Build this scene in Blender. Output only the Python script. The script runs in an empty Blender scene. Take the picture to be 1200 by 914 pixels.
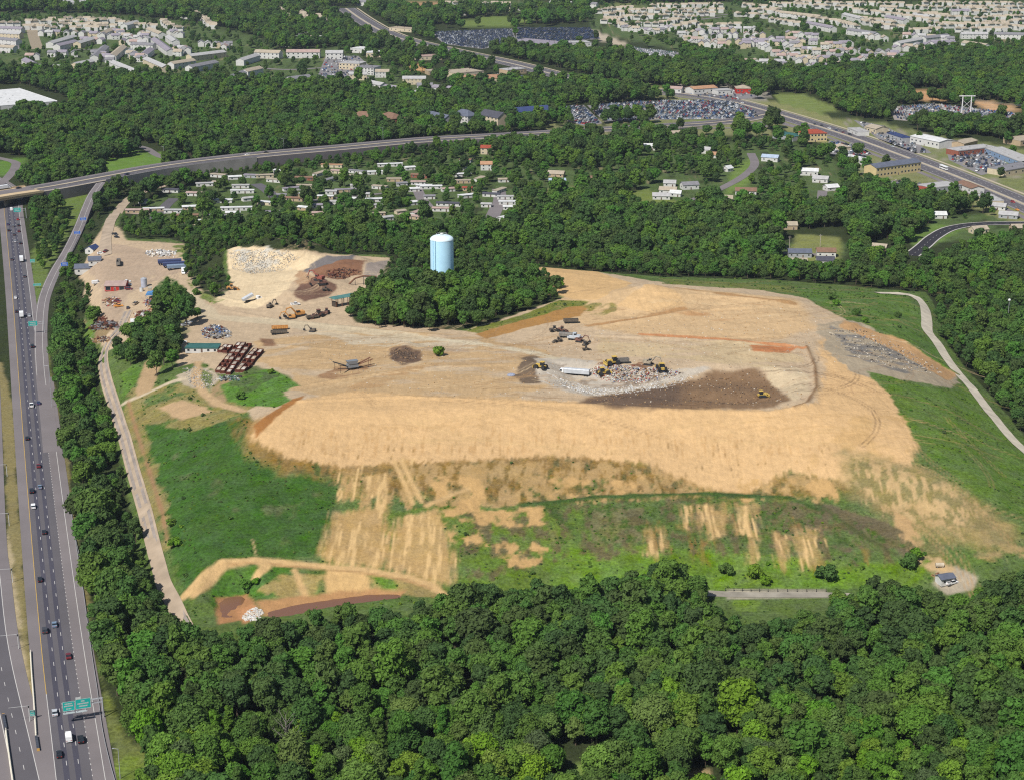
import bpy, math, random
import numpy as np
from mathutils import Vector, Matrix

random.seed(11)
rng = np.random.default_rng(11)
R = math.radians
scene = bpy.context.scene
COL = scene.collection

# ------------------------------------------------------------------ camera
F, PITCH, CAMZ = 2050.0, math.atan(647 / 2050.0), 280.0
CP, SP = math.cos(PITCH), math.sin(PITCH)
cam_d = bpy.data.cameras.new("camera")
cam_d.sensor_width = 36.0
cam_d.lens = F / 1200 * 36
cam_d.clip_start = 1.0
cam_d.clip_end = 30000.0
cam = bpy.data.objects.new("camera", cam_d)
COL.objects.link(cam)
cam.location = (0, 0, CAMZ)
cam.rotation_euler = (math.pi / 2 - PITCH, 0, 0)
scene.camera = cam

# surveying: bearing of a spot in the photograph -> spot on the land
def bearing(u, v):
    dx = (u - 600) / F
    dy = (457 - v) / F
    return dx, CP + dy * SP, -SP + dy * CP

def at_z(u, v, z=0.0):
    dx, dy, dz = bearing(u, v)
    t = (z - CAMZ) / dz
    return dx * t, dy * t

def to_px(x, y, z):
    yy = y * CP - (z - CAMZ) * SP
    zz = y * SP + (z - CAMZ) * CP
    return 600 + F * x / yy, 457 - F * zz / yy

# ------------------------------------------------------------------ noise
def _hash(ix, iy, seed):
    h = (ix.astype(np.int64) * 374761393 + iy.astype(np.int64) * 668265263 + seed * 974634777) & 0x7fffffff
    h = ((h ^ (h >> 13)) * 1274126177) & 0x7fffffff
    return ((h ^ (h >> 16)) & 0xffff) / 65535.0

def vnoise(x, y, seed=0):
    ix, iy = np.floor(x), np.floor(y)
    fx, fy = x - ix, y - iy
    fx = fx * fx * (3 - 2 * fx)
    fy = fy * fy * (3 - 2 * fy)
    a = _hash(ix, iy, seed); b = _hash(ix + 1, iy, seed)
    c = _hash(ix, iy + 1, seed); d = _hash(ix + 1, iy + 1, seed)
    return (a * (1 - fx) + b * fx) * (1 - fy) + (c * (1 - fx) + d * fx) * fy

def fbm(x, y, octs=4, seed=0):
    s = 0; amp = 0.5; tot = 0
    for i in range(octs):
        s = s + amp * vnoise(x * 2 ** i + 17.3 * i, y * 2 ** i - 9.1 * i, seed + i)
        tot += amp
        amp *= 0.55
    return s / tot - 0.5            # -0.5 .. 0.5

def smooth(a, b, x):
    t = np.clip((x - a) / (b - a), 0, 1)
    return t * t * (3 - 2 * t)

# ------------------------------------------------------------------ polygons
def seg_dist(P, X, Y, closed=True):
    P = np.asarray(P, float)
    n = len(P)
    d2 = np.full(X.shape, 1e18)
    for i in range(n if closed else n - 1):
        ax, ay = P[i]; bx, by = P[(i + 1) % n]
        ex, ey = bx - ax, by - ay
        L = ex * ex + ey * ey + 1e-9
        t = np.clip(((X - ax) * ex + (Y - ay) * ey) / L, 0, 1)
        d2 = np.minimum(d2, (X - ax - t * ex) ** 2 + (Y - ay - t * ey) ** 2)
    return np.sqrt(d2)

def inside(P, X, Y):
    P = np.asarray(P, float)
    n = len(P)
    c = np.zeros(X.shape, bool)
    for i in range(n):
        ax, ay = P[i]; bx, by = P[(i + 1) % n]
        if ay == by: continue
        m = ((ay > Y) != (by > Y)) & (X < (bx - ax) * (Y - ay) / (by - ay) + ax)
        c ^= m
    return c

def sdist(P, X, Y):
    d = seg_dist(P, X, Y)
    return np.where(inside(P, X, Y), d, -d)

# ------------------------------------------------------------------ relief of the landfill: nested contour lines
CONT = [
 (0, [(240,748),(205,728),(170,672),(148,610),(128,540),(112,480),(100,430),(95,380),(88,330),(95,280),(108,240),(140,225),(180,245),(230,262),(330,266),(450,268),(560,280),(680,300),(760,312),(900,318),(1010,325),(1095,335),(1130,395),(1180,460),(1240,530),(1330,630),(1320,700),(1150,697),(1090,692),(960,690),(850,692),(700,700),(540,712),(420,722),(300,738)]),
 (6, [(225,700),(190,640),(165,580),(140,505),(122,450),(112,400),(108,360),(102,320),(108,275),(125,255),(180,262),(230,272),(330,274),(450,276),(570,292),(690,312),(780,322),(900,326),(1010,334),(1080,340),(1120,410),(1175,490),(1230,565),(1280,640),(1180,668),(1090,655),(960,648),(800,650),(640,655),(520,668),(420,678),(330,688),(280,694)]),
 (12, [(240,660),(205,590),(175,520),(150,465),(132,430),(122,400),(118,360),(112,325),(118,285),(140,272),(200,280),(330,281),(450,283),(580,303),(700,318),(800,327),(900,331),(1010,341),(1070,349),(1105,415),(1150,490),(1190,560),(1220,620),(1120,625),(1060,600),(960,588),(820,584),(680,588),(560,600),(460,615),(380,628),(300,640)]),
 (12.7, [(243,652),(208,585),(179,516),(156,463),(138,430),(127,400),(122,360),(117,325),(123,288),(145,276),(202,283),(330,284),(450,286),(580,305),(700,320),(800,329),(900,333),(1008,343),(1064,352),(1099,415),(1144,490),(1183,560),(1205,612),(1118,616),(1060,592),(960,580),(820,576),(680,580),(560,592),(460,607),(380,620),(303,632)]),
 (20, [(285,560),(250,520),(215,470),(205,440),(215,410),(232,380),(222,330),(250,300),(330,295),(450,300),(540,310),(640,318),(700,325),(800,333),(900,340),(1000,352),(1050,370),(1080,415),(1105,460),(1130,520),(1150,570),(1090,570),(1000,545),(880,535),(700,535),(560,540),(440,545),(360,560)]),
 (28, [(300,505),(290,490),(330,465),(400,455),(440,420),(520,395),(600,388),(680,352),(760,345),(860,347),(950,358),(1000,380),(1030,420),(1030,450),(1010,490),(960,495),(860,492),(700,490),(520,490),(400,495)]),
 (30, [(320,490),(345,472),(420,458),(460,425),(540,402),(620,395),(700,365),(780,360),(870,362),(935,375),(960,400),(968,440),(955,475),(900,484),(700,481),(520,480),(400,484)]),
]
HX0, HX1, HY0, HY1, HS = -460.0, 520.0, 470.0, 1330.0, 2.0
hx = np.arange(HX0, HX1 + .1, HS); hy = np.arange(HY0, HY1 + .1, HS)
GX, GY = np.meshgrid(hx, hy)
sds = [(z, sdist([at_z(u, v, z) for u, v in P], GX, GY)) for z, P in CONT]
HG = np.zeros(GX.shape)
for i, (z, s) in enumerate(sds):
    if i + 1 < len(sds):
        z2, s2 = sds[i + 1]
        t = np.clip(s / np.maximum(s - np.minimum(s2, 0), 1e-3), 0, 1)
        h = z + (z2 - z) * t
    else:
        h = z + 1.2 * smooth(0, 60, s)
    HG = np.where(s > 0, h, HG)
def blur(A, r):
    for ax in (0, 1):
        p = np.pad(A, [(r, r) if k == ax else (0, 0) for k in (0, 1)], mode='edge')
        A = sum(np.take(p, range(k, k + A.shape[ax]), axis=ax) for k in range(2 * r + 1)) / (2 * r + 1)
    return A
HG = blur(blur(HG, 2), 1)
def hill(u, v, z, rx, ry, h, rot=0, p=1.0):
    global HG
    x, y = at_z(u, v, z)
    c, s = math.cos(R(rot)), math.sin(R(rot))
    a = ((GX - x) * c + (GY - y) * s) / rx; b = (-(GX - x) * s + (GY - y) * c) / ry
    q = np.sqrt(a * a + b * b)
    rough = 1 + .35 * fbm(GX / 14, GY / 14, 4, 5)
    HG = HG + h * np.clip(1 - q, 0, 1) ** p * rough
hill(312, 303, 22, 42, 26, 13, 5, .8)          # pale rubble mound
hill(365, 305, 22, 40, 24, 9, -10, .8)
hill(395, 322, 22, 38, 24, 7, 12)              # brown mulch
hill(368, 340, 21, 24, 22, 6, 10)
hill(338, 352, 21, 24, 16, 5)
hill(430, 316, 21, 24, 26, 3)
hill(758, 350, 30, 42, 40, 8)                  # sand stockpile on the plateau
hill(850, 350, 29, 60, 22, 4)
hill(474, 414, 25, 9, 10, 3)                   # dark soil heap
hill(622, 432, 30, 12, 16, 3)
hill(800, 464, 26, 55, 14, 3.2, 2)             # the dark cover bank
hill(350, 430, 21, 40, 30, 2.0)
hill(300, 455, 20, 30, 24, 3.5)
HG = HG + (fbm(GX / 26, GY / 26, 4, 3)) * 2.2 * smooth(0, 12, sds[0][1])
# the working pit: a shallow cut in the plateau under the tipping face
pit = sdist([at_z(u, v, 29) for u, v in [(640,425),(760,436),(835,430),(915,434),(948,450),(930,474),(880,478),(760,473),(690,468),(640,455)]], GX, GY)
HG = HG - 4.5 * smooth(0, 16, pit)

PONDS = [(2.6, [(255,706),(266,699),(284,697),(291,703),(286,713),(272,723),(259,723)]), (2.6, [(312,717),(345,708),(385,702),(430,696),(470,695),(472,700),(430,705),(385,711),(340,721),(318,723)])]
for zp, P in PONDS:
    sd_ = sdist([at_z(u, v, zp) for u, v in P], GX, GY)
    HG = np.where(sd_ > 0, zp - .8 * smooth(0, 4, sd_) - .02, np.where(sd_ > -14, np.clip(HG, zp + .08 + .0 * sd_, zp + .1 - .55 * sd_), HG))
def height(x, y):
    x = np.asarray(x, float); y = np.asarray(y, float)
    fx = np.clip((x - HX0) / HS, 0, len(hx) - 1.001); fy = np.clip((y - HY0) / HS, 0, len(hy) - 1.001)
    ix = fx.astype(int); iy = fy.astype(int); fx = fx - ix; fy = fy - iy
    h = (HG[iy, ix] * (1 - fx) + HG[iy, ix + 1] * fx) * (1 - fy) + (HG[iy + 1, ix] * (1 - fx) + HG[iy + 1, ix + 1] * fx) * fy
    ok = (x > HX0) & (x < HX1) & (y > HY0) & (y < HY1)
    return np.where(ok, h, 0.0)

def land(u, v):
    """spot on the land seen in direction (u, v): march along the sight line"""
    u = np.asarray(u, float); v = np.asarray(v, float)
    dx, dy, dz = bearing(u, v)
    dz = np.minimum(dz, -.02)
    t0 = (46 - CAMZ) / dz; t1 = (-1 - CAMZ) / dz
    lo = t0.copy() if hasattr(t0, 'copy') else t0
    hit = np.full(np.shape(u), np.nan); prev = t0
    for k in range(1, 161):
        t = t0 + (t1 - t0) * k / 160
        below = (CAMZ + dz * t) <= height(dx * t, dy * t)
        new = below & np.isnan(hit)
        hit = np.where(new, t, hit); lo = np.where(new, prev, lo)
        prev = t
    hi = np.where(np.isnan(hit), -CAMZ / dz, hit); lo = np.where(np.isnan(hit), hi, lo)
    for _ in range(12):
        m = (lo + hi) / 2
        b = (CAMZ + dz * m) <= height(dx * m, dy * m)
        hi = np.where(b, m, hi); lo = np.where(b, lo, m)
    return np.stack([dx * hi, dy * hi], -1)

def spot(u, v):
    p = land(np.array([u]), np.array([v]))[0]
    return float(p[0]), float(p[1]), float(height(p[0], p[1]))

def dens(P, step=8, closed=True):
    P = [tuple(map(float, p)) for p in P]
    out = []
    n = len(P)
    for i in range(n if closed else n - 1):
        a = P[i]; b = P[(i + 1) % n]
        k = max(1, int(math.hypot(b[0] - a[0], b[1] - a[1]) / step))
        out += [(a[0] + (b[0] - a[0]) * j / k, a[1] + (b[1] - a[1]) * j / k) for j in range(k)]
    if not closed: out.append(P[-1])
    return out

def ground_poly(P, closed=True, step=12):
    D = np.array(dens(P, step, closed))
    return land(D[:, 0], D[:, 1])

# ------------------------------------------------------------------ materials
def lin(c):
    return tuple((x / 255 / 12.92 if x / 255 <= .04045 else ((x / 255 + .055) / 1.055) ** 2.4) for x in c)
KALB = 1.6
def alb(c):      # sunlit colour in daylight -> surface colour
    return tuple(x / KALB for x in lin(c))

def nmat(name):
    m = bpy.data.materials.new(name)
    m.use_nodes = True
    nt = m.node_tree
    return m, nt, nt.nodes['Principled BSDF']

_mc = {}
def mat(name, rgb, rough=.7, var=.25, scale=.6, metal=0.0, fine=0.0):
    """painted or raw surface with weathering noise in object space; rgb is the surface's own colour (linear)"""
    if name in _mc: return _mc[name]
    m, nt, b = nmat(name)
    tc = nt.nodes.new('ShaderNodeTexCoord')
    n = nt.nodes.new('ShaderNodeTexNoise'); n.inputs['Scale'].default_value = scale; n.inputs['Detail'].default_value = 5
    nt.links.new(tc.outputs['Object'], n.inputs['Vector'])
    mr = nt.nodes.new('ShaderNodeMapRange')
    mr.inputs['From Min'].default_value = .3; mr.inputs['From Max'].default_value = .7
    mr.inputs['To Min'].default_value = 1 - var; mr.inputs['To Max'].default_value = 1 + var * .6
    nt.links.new(n.outputs['Fac'], mr.inputs['Value'])
    mx = nt.nodes.new('ShaderNodeVectorMath'); mx.operation = 'SCALE'
    mx.inputs[0].default_value = rgb
    nt.links.new(mr.outputs['Result'], mx.inputs['Scale'])
    nt.links.new(mx.outputs['Vector'], b.inputs['Base Color'])
    b.inputs['Roughness'].default_value = rough
    b.inputs['Metallic'].default_value = metal
    if rough > .6: b.inputs['Specular IOR Level'].default_value = .2
    _mc[name] = m
    return m

def C(name, s, **k):     # colour given as the sunlit sRGB look
    return mat(name, alb(s), **k)

# ------------------------------------------------------------------ mesh builder
class MB:
    def __init__(s):
        s.v = []; s.f = []; s.m = []; s.M = None
    def add(s, vs, fs, mi=0):
        o = len(s.v)
        if s.M is not None: vs = [tuple(s.M @ Vector(p)) for p in vs]
        s.v += [tuple(p) for p in vs]
        s.f += [tuple(o + i for i in f) for f in fs]
        s.m += [mi] * len(fs)
        return s
    def box(s, x0, x1, y0, y1, z0, z1, mi=0, tx=0, ty=0, bot=True):
        v = [(x0,y0,z0),(x1,y0,z0),(x1,y1,z0),(x0,y1,z0),(x0+tx,y0+ty,z1),(x1-tx,y0+ty,z1),(x1-tx,y1-ty,z1),(x0+tx,y1-ty,z1)]
        f = [(4,5,6,7),(0,1,5,4),(1,2,6,5),(2,3,7,6),(3,0,4,7)]
        if bot: f.append((3,2,1,0))
        return s.add(v, f, mi)
    def prism(s, prof, y0, y1, mi=0):
        """profile in x-z extruded along y"""
        n = len(prof)
        v = [(x, y0, z) for x, z in prof] + [(x, y1, z) for x, z in prof]
        f = [tuple(range(n)), tuple(range(2*n-1, n-1, -1))] + [((i+1) % n, i, n+i, n+(i+1) % n) for i in range(n)]
        return s.add(v, f, mi)
    def tube(s, p0, p1, r0, r1=None, n=8, mi=0, cap=True):
        r1 = r0 if r1 is None else r1
        p0 = Vector(p0); p1 = Vector(p1); d = (p1 - p0).normalized()
        a = d.cross(Vector((0,0,1)) if abs(d.z) < .9 else Vector((1,0,0))).normalized(); b = d.cross(a)
        v = []
        for p, r in ((p0, r0), (p1, r1)):
            v += [tuple(p + (a * math.cos(2*math.pi*k/n) + b * math.sin(2*math.pi*k/n)) * r) for k in range(n)]
        f = [(k, (k+1) % n, n+(k+1) % n, n+k) for k in range(n)]
        if cap: f += [tuple(range(n-1, -1, -1)), tuple(range(n, 2*n))]
        return s.add(v, f, mi)
    def lathe(s, prof, n=24, mi=0):
        v = []; f = []
        for r, z in prof:
            v += [(r * math.cos(2*math.pi*k/n), r * math.sin(2*math.pi*k/n), z) for k in range(n)]
        for i in range(len(prof) - 1):
            for k in range(n):
                f.append((i*n+k, i*n+(k+1) % n, (i+1)*n+(k+1) % n, (i+1)*n+k))
        return s.add(v, f, mi)
    def mesh(s, name, mats, smooth=False):
        me = bpy.data.meshes.new(name)
        me.from_pydata(s.v, [], s.f)
        for m in (mats if isinstance(mats, (list, tuple)) else [mats]): me.materials.append(m)
        me.polygons.foreach_set('material_index', s.m)
        if smooth: me.polygons.foreach_set('use_smooth', [True] * len(s.f))
        me.update()
        return me
    def build(s, name, mats, parent=None, smooth=False):
        o = bpy.data.objects.new(name, s.mesh(name, mats, smooth))
        COL.objects.link(o)
        if parent is not None: o.parent = parent
        return o

def tag(o, label, cat, group=None, kind=None):
    if label: o['label'] = label
    if cat: o['category'] = cat
    if group: o['group'] = group
    if kind: o['kind'] = kind
    return o
def thing(name, label, cat, loc=(0, 0, 0), rz=0.0, group=None):
    o = bpy.data.objects.new(name, None)
    o.empty_display_size = .5
    COL.objects.link(o)
    o.location = loc; o.rotation_euler = (0, 0, rz)
    return tag(o, label, cat, group)
_kids = {}
def dup(root, loc, rz, label=None, group=None, scale=None):
    r = root.copy(); COL.objects.link(r); r.location = loc; r.rotation_euler = (0, 0, rz)
    if scale: r.scale = scale
    if label: r['label'] = label
    if group: r['group'] = group
    if root.name not in _kids: _kids[root.name] = [(c, list(c.children)) for c in root.children]
    for ch, gs in _kids[root.name]:
        c = ch.copy(); COL.objects.link(c); c.parent = r
        for g in gs:
            d = g.copy(); COL.objects.link(d); d.parent = c
    return r

def ico(sub=1):
    t = (1 + 5 ** .5) / 2
    v = [(-1,t,0),(1,t,0),(-1,-t,0),(1,-t,0),(0,-1,t),(0,1,t),(0,-1,-t),(0,1,-t),(t,0,-1),(t,0,1),(-t,0,-1),(-t,0,1)]
    f = [(0,11,5),(0,5,1),(0,1,7),(0,7,10),(0,10,11),(1,5,9),(5,11,4),(11,10,2),(10,7,6),(7,1,8),(3,9,4),(3,4,2),(3,2,6),(3,6,8),(3,8,9),(4,9,5),(2,4,11),(6,2,10),(8,6,7),(9,8,1)]
    v = [np.array(p, float) / np.linalg.norm(p) for p in v]
    for _ in range(sub):
        c = {}; g = []
        def mid(a, b):
            k = (min(a, b), max(a, b))
            if k not in c:
                p = v[a] + v[b]; v.append(p / np.linalg.norm(p)); c[k] = len(v) - 1
            return c[k]
        for a, b, d in f:
            x, y, z = mid(a, b), mid(b, d), mid(d, a); g += [(a, x, z), (b, y, x), (d, z, y), (x, y, z)]
        f = g
    return np.array(v), f
ICO = ico(1)
# ------------------------------------------------------------------ the land as one sheet
def axis(core0, core1, step, out0, out1, s0, g, cap):
    a = list(np.arange(core0, core1 + step * .5, step))
    s, x = s0, a[-1]
    while x < out1: x += s; a.append(x); s = min(s * g, cap)
    s, x = s0, a[0]; lo = []
    while x > out0: x -= s; lo.append(x); s = min(s * g, cap)
    return np.array(lo[::-1] + a)
gx = axis(-330, 330, .85, -9000, 9000, 3, 1.05, 900)
gy = axis(560, 1175, 1.25, -1500, 16000, 2, 1.034, 1200)
VX, VY = np.meshgrid(gx, gy)
VX = VX.ravel(); VY = VY.ravel()
VZ = height(VX, VY)
ncol = len(gx)
COLR = np.tile(np.array(lin((60, 70, 40))), (len(VX), 1))     # woodland floor
VEG = np.ones(len(VX))
N1 = fbm(VX / 18, VY / 18, 5, 21)
N2 = fbm(VX / 4.5, VY / 4.5, 4, 22)
N3 = fbm(VX / 60, VY / 60, 3, 23)

def lay(world_poly, col, feather=.9, namp=5.0, aniso=None, cover=None, op=1.0, veg=0.0, line=None, seed=40):
    P = np.asarray(world_poly)
    pad = 25 + (line or 0)
    b = (VX > P[:, 0].min() - pad) & (VX < P[:, 0].max() + pad) & (VY > P[:, 1].min() - pad) & (VY < P[:, 1].max() + pad)
    i = np.nonzero(b)[0]
    if not len(i): return
    X, Y = VX[i], VY[i]
    s = (line - seg_dist(P, X, Y, False)) if line is not None else sdist(P, X, Y)
    if aniso:
        n = fbm(X / aniso[0], Y / aniso[1], 4, seed)
    else:
        n = .6 * N1[i] + .4 * N2[i]
    m = smooth(-feather, feather, s + 2 * namp * n)
    if cover is not None:
        c = fbm(X / (aniso[0] if aniso else 9), Y / (aniso[1] if aniso else 9), 5, seed + 7) + .5
        m = m * smooth(1 - cover - .07, 1 - cover + .07, c * .8 + .1)
    m = (m * op)[:, None]
    COLR[i] = COLR[i] * (1 - m) + np.array(lin(col)) * m
    VEG[i] = VEG[i] * (1 - m[:, 0]) + veg * m[:, 0]

def area(px, col, **k): lay(ground_poly(px), col, **k)
def track(px, col, w, **k): lay(ground_poly(px, False), col, line=w / 2, **k)

OPEN = [(118,450),(130,500),(142,545),(152,590),(160,640),(182,690),(205,735),(212,745),(240,752),(262,762),(300,752),(345,742),(400,734),(460,728),(520,720),(560,704),(640,707),(700,699),(745,692),(790,685),(835,700),(842,735),(862,745),(890,745),(930,738),(968,730),(990,705),(1010,700),(1060,694),(1100,715),(1135,712),(1160,692),(1200,687),(1330,690),(1330,640),(1210,522),(1168,472),(1128,428),(1104,395),(1100,365),(1085,343),(1030,339),(990,335),(900,328),(780,325),(690,318),(620,312),(645,324),(660,338),(652,352),(610,368),(548,386),(500,389),(450,387),(415,380),(405,366),(425,352),(445,327),(458,306),(450,299),(380,298),(300,291),(268,291),(262,308),(270,337),(250,352),(232,342),(212,315),(216,300),(216,286),(200,280),(165,281),(150,279),(138,264),(150,240),(138,240),(122,262),(116,285),(103,290),(97,330),(108,345),(98,372),(92,387),(108,402),(112,430)]
# suburbs and lawns far off (coarse patches)
LAWN = (92, 112, 64)
SUB = [
 [(155,262),(175,236),(255,210),(330,198),(450,186),(560,176),(655,205),(640,275),(600,284),(470,284),(330,276),(200,270)],
 [(640,195),(690,200),(760,175),(880,165),(965,172),(1000,225),(975,240),(900,240),(830,235),(790,258),(740,215),(650,240)],
 [(-40,15),(110,16),(215,25),(290,40),(330,60),(400,55),(430,70),(470,80),(530,112),(440,116),(400,106),(260,102),(180,96),(80,90),(-40,86)],
 [(690,5),(900,2),(1250,0),(1250,56),(1150,66),(1080,62),(1075,72),(950,92),(870,82),(790,58),(690,38)],
 [(410,-5),(470,-5),(560,0),(690,2),(690,12),(560,14),(430,8)],
 [(920,285),(990,285),(990,312),(920,312)], [(1090,255),(1200,248),(1200,275),(1090,285)],
]
for P in SUB: area(P, LAWN, cover=.62, namp=8, feather=5, veg=1)
for P in SUB: area(P, (150,140,105), cover=.3, namp=8, feather=5, veg=.4, seed=61)
for P, c in [
 ([(125,195),(190,178),(195,195),(160,205),(110,210)], (112,145,62)), ([(100,175),(150,172),(185,183),(150,200),(120,196)], (112,145,62)),
 ([(-20,190),(30,185),(40,205),(0,208),(-20,205)], (105,140,60)), ([(60,240),(100,226),(112,222),(104,250),(92,262),(84,250)], (118,140,65)),
 ([(760,141),(885,139),(890,146),(765,151)], (125,140,70)), ([(884,128),(900,124),(985,146),(1010,158),(960,142)], (150,150,85)),
 ([(475,4),(520,2),(525,12),(500,15),(470,9)], (190,150,110)), ([(478,77),(505,78),(503,84),(480,83)], (215,170,115)),
 ([(682,40),(698,36),(735,52),(730,57),(700,46)], (205,190,165)), ([(1062,105),(1105,106),(1108,120),(1075,118)], (210,165,115)),
 ([(1140,118),(1190,124),(1190,134),(1145,128)], (215,175,130)), ([(545,130),(605,128),(610,142),(560,145)], (165,145,95)),
 ([(20,440),(25,440),(40,560),(48,640),(52,760),(40,700)], (150,140,90)),
 ([(715,228),(760,222),(800,240),(770,258),(730,250)], (125,140,70)), ([(860,190),(885,186),(880,215),(850,230)], (120,145,70)),
 ([(1062,278),(1095,262),(1130,268),(1100,285),(1075,297)], (112,140,68)), ([(905,110),(945,112),(985,128),(960,135),(915,124)], (130,145,80)),
 ([(640,222),(672,220),(670,240),(645,240)], (150,145,95)), ([(935,275),(985,278),(985,312),(925,312),(925,296)], (140,145,85)),
 ([(690,6),(740,4),(760,10),(700,14)], (120,130,80)), ([(535,24),(600,18),(640,22),(600,30),(545,32)], (120,140,70)),
]: area(P, c, namp=3, feather=3, veg=.7)
area([(33,378),(38,388),(45,372),(60,312),(90,258),(104,238),(92,232),(60,258),(36,300)], (112,132,66), cover=.8, veg=1)
for k, (P, w_) in enumerate([([(700,100),(800,110),(850,118),(900,131),(960,149),(1000,162),(1060,184),(1120,207),(1220,250)], 86), ]):
    track(P, (146,148,96), w_, namp=3, veg=.8)
area([(985,138),(1040,146),(1100,160),(1215,176),(1215,240),(1120,205),(1060,183),(1000,160)], (132,140,88), cover=.75, namp=4, veg=.8)
area([(985,138),(1040,146),(1100,160),(1215,176),(1215,240),(1120,205),(1060,183),(1000,160)], (166,156,140), cover=.4, namp=4, seed=63)
area([(955,160),(1000,166),(1060,192),(1130,216),(1180,242),(1120,240),(1010,222),(985,190)], (138,142,92), cover=.7, namp=4, veg=.8)
area([(955,160),(1000,166),(1060,192),(1130,216),(1160,234),(1020,222),(985,190)], (160,154,142), cover=.35, namp=4, seed=64)
area([(790,98),(900,98),(905,116),(860,120),(790,112)], (160,154,140), cover=.7, namp=3)
area([(640,142),(900,140),(905,158),(640,158)], (140,142,96), cover=.6, namp=3, veg=.7)
# motorway margins
area([(-60,420),(3,425),(15,470),(25,620),(37,764),(43,850),(41,890),(33,830),(24,764),(8,620),(3,500),(-60,470)], (150,138,92), cover=.8, namp=3, veg=.5)
area([(20,764),(24,800),(34,835),(36,820),(30,764),(20,690),(8,620),(10,690)], (196,178,140), cover=.6, namp=3)
area([(104,764),(118,800),(128,860),(136,930),(190,930),(172,880),(142,860),(128,815),(108,740),(86,600),(66,470),(56,400),(50,400),(62,470),(84,620)], (118,128,66), namp=3, veg=.9)
area([(58,420),(68,470),(88,600),(108,720),(100,720),(80,600),(60,470)], (138,128,84), namp=3, cover=.6, veg=.7)
area([(125,905),(150,880),(175,890),(200,930),(125,930)], (120,140,62), cover=.7, veg=1)

# ---- the landfill, bottom to top
area(OPEN, (98,120,62), namp=3, veg=1)
area([(150,468),(200,500),(290,490),(285,530),(330,558),(400,560),(388,600),(370,652),(300,652),(262,656),(225,688),(205,660),(180,590)], (70,106,43), namp=6, veg=1)
area([(200,520),(280,510),(350,560),(395,580),(340,640),(250,640)], (112,118,78), cover=.34, namp=6, aniso=(9,14), veg=1, op=.7, seed=71)
area([(180,505),(290,500),(340,560),(395,575),(360,645),(225,680)], (68,102,40), cover=.4, aniso=(16,9), veg=1, seed=72)
area([(145,455),(215,450),(290,440),(300,480),(230,505),(165,495)], (150,140,84), cover=.62, veg=.8)
area([(180,478),(215,468),(250,482),(212,492)], (202,170,130), namp=4)
area([(140,470),(160,462),(185,560),(205,640),(190,650),(165,570)], (150,140,86), cover=.55, veg=.7)
YARD = [(108,285),(125,262),(140,268),(150,282),(215,286),(218,316),(240,346),(262,352),(272,338),(266,292),(300,290),(380,297),(458,303),(440,330),(405,362),(420,378),(545,388),(660,350),(672,336),(618,312),(700,319),(780,332),(880,338),(945,350),(990,375),(1040,425),(1030,480),(900,500),(300,500),(288,482),(330,458),(345,442),(300,430),(258,440),(235,424),(206,432),(212,400),(230,378),(238,366),(215,335),(195,322),(178,340),(180,375),(152,394),(140,408),(125,412),(108,400),(120,380),(100,350),(95,320)]
area(YARD, (212,187,154), namp=3)
area([(215,345),(330,380),(430,388),(540,395),(640,405),(690,420),(640,470),(480,462),(420,455),(345,468),(330,455),(345,440),(300,430),(240,420),(215,400)], (206,182,150), cover=.75, namp=6, feather=6, seed=80)
area([(330,385),(470,400),(600,408),(600,425),(430,415),(340,405)], (190,168,142), cover=.42, aniso=(34,5), feather=4, seed=82)
area([(112,290),(130,285),(205,300),(215,318),(190,325),(150,345),(140,380),(120,380),(118,340),(105,320)], (196,172,146), cover=.7, namp=3)
area([(300,400),(420,385),(560,395),(640,410),(660,440),(600,470),(420,470),(330,455),(345,440),(300,425)], (206,174,130), cover=.6, aniso=(30,7), seed=81)
area([(330,380),(420,392),(560,398),(560,410),(420,405)], (214,196,166), cover=.6, aniso=(40,5), seed=83)
# sand slope and crest
SAND = [(292,510),(305,492),(345,470),(420,458),(470,464),(700,472),(905,482),(958,472),(968,432),(962,402),(1000,382),(1040,440),(1060,485),(1082,512),(1065,542),(1120,585),(1150,612),(1100,626),(1050,600),(1000,565),(920,552),(870,580),(810,566),(760,542),(650,534),(500,541),(400,546),(330,534)]
area([(278,490),(305,492),(345,520),(500,530),(700,530),(790,550),(1000,560),(1000,578),(850,582),(700,584),(560,590),(430,575),(400,560),(330,555),(290,530)], (150,122,68), namp=6, aniso=(3,9), feather=5, veg=.7)
area([(300,520),(700,530),(900,555),(1000,575),(700,590),(480,592),(330,552)], (112,106,62), cover=.42, aniso=(2.2,5), veg=.9, seed=89)
area([(400,560),(560,540),(760,545),(980,562),(970,582),(820,580),(700,586),(560,600),(420,590)], (190,158,106), cover=.5, namp=8, aniso=(2.4,9), veg=.3, seed=91)
area([(280,500),(305,505),(400,555),(700,560),(900,570),(700,585),(500,580),(330,552)], (96,108,54), cover=.36, namp=6, aniso=(4,8), veg=1, seed=95)
area(SAND, (218,176,120), namp=5, aniso=(1.6,9), feather=5, op=.7)
area(SAND, (232,192,139), namp=4, aniso=(1.3,10), feather=1.6)
area(SAND, (216,174,118), namp=4, aniso=(1.0,18), feather=2, cover=.36, op=.22, seed=93)
area([(330,505),(500,500),(800,505),(1000,520),(960,545),(700,530),(500,535),(360,535)], (200,156,100), cover=.40, aniso=(.9,9), namp=3, feather=6, seed=97, op=.5)
for k, P in enumerate([[(330,512),(520,520),(520,545),(400,548),(330,530)], [(520,520),(700,515),(760,540),(650,536),(520,542)], [(760,520),(1000,520),(1060,545),(900,560),(800,565)]]):
    area(P, (150,120,66), cover=.30, aniso=(.8,7), namp=3, feather=5, op=.7, veg=.6, seed=210 + k)
area([(296,498),(340,470),(360,462),(335,480),(312,500),(300,512)], (176,122,68), namp=3)
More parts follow.
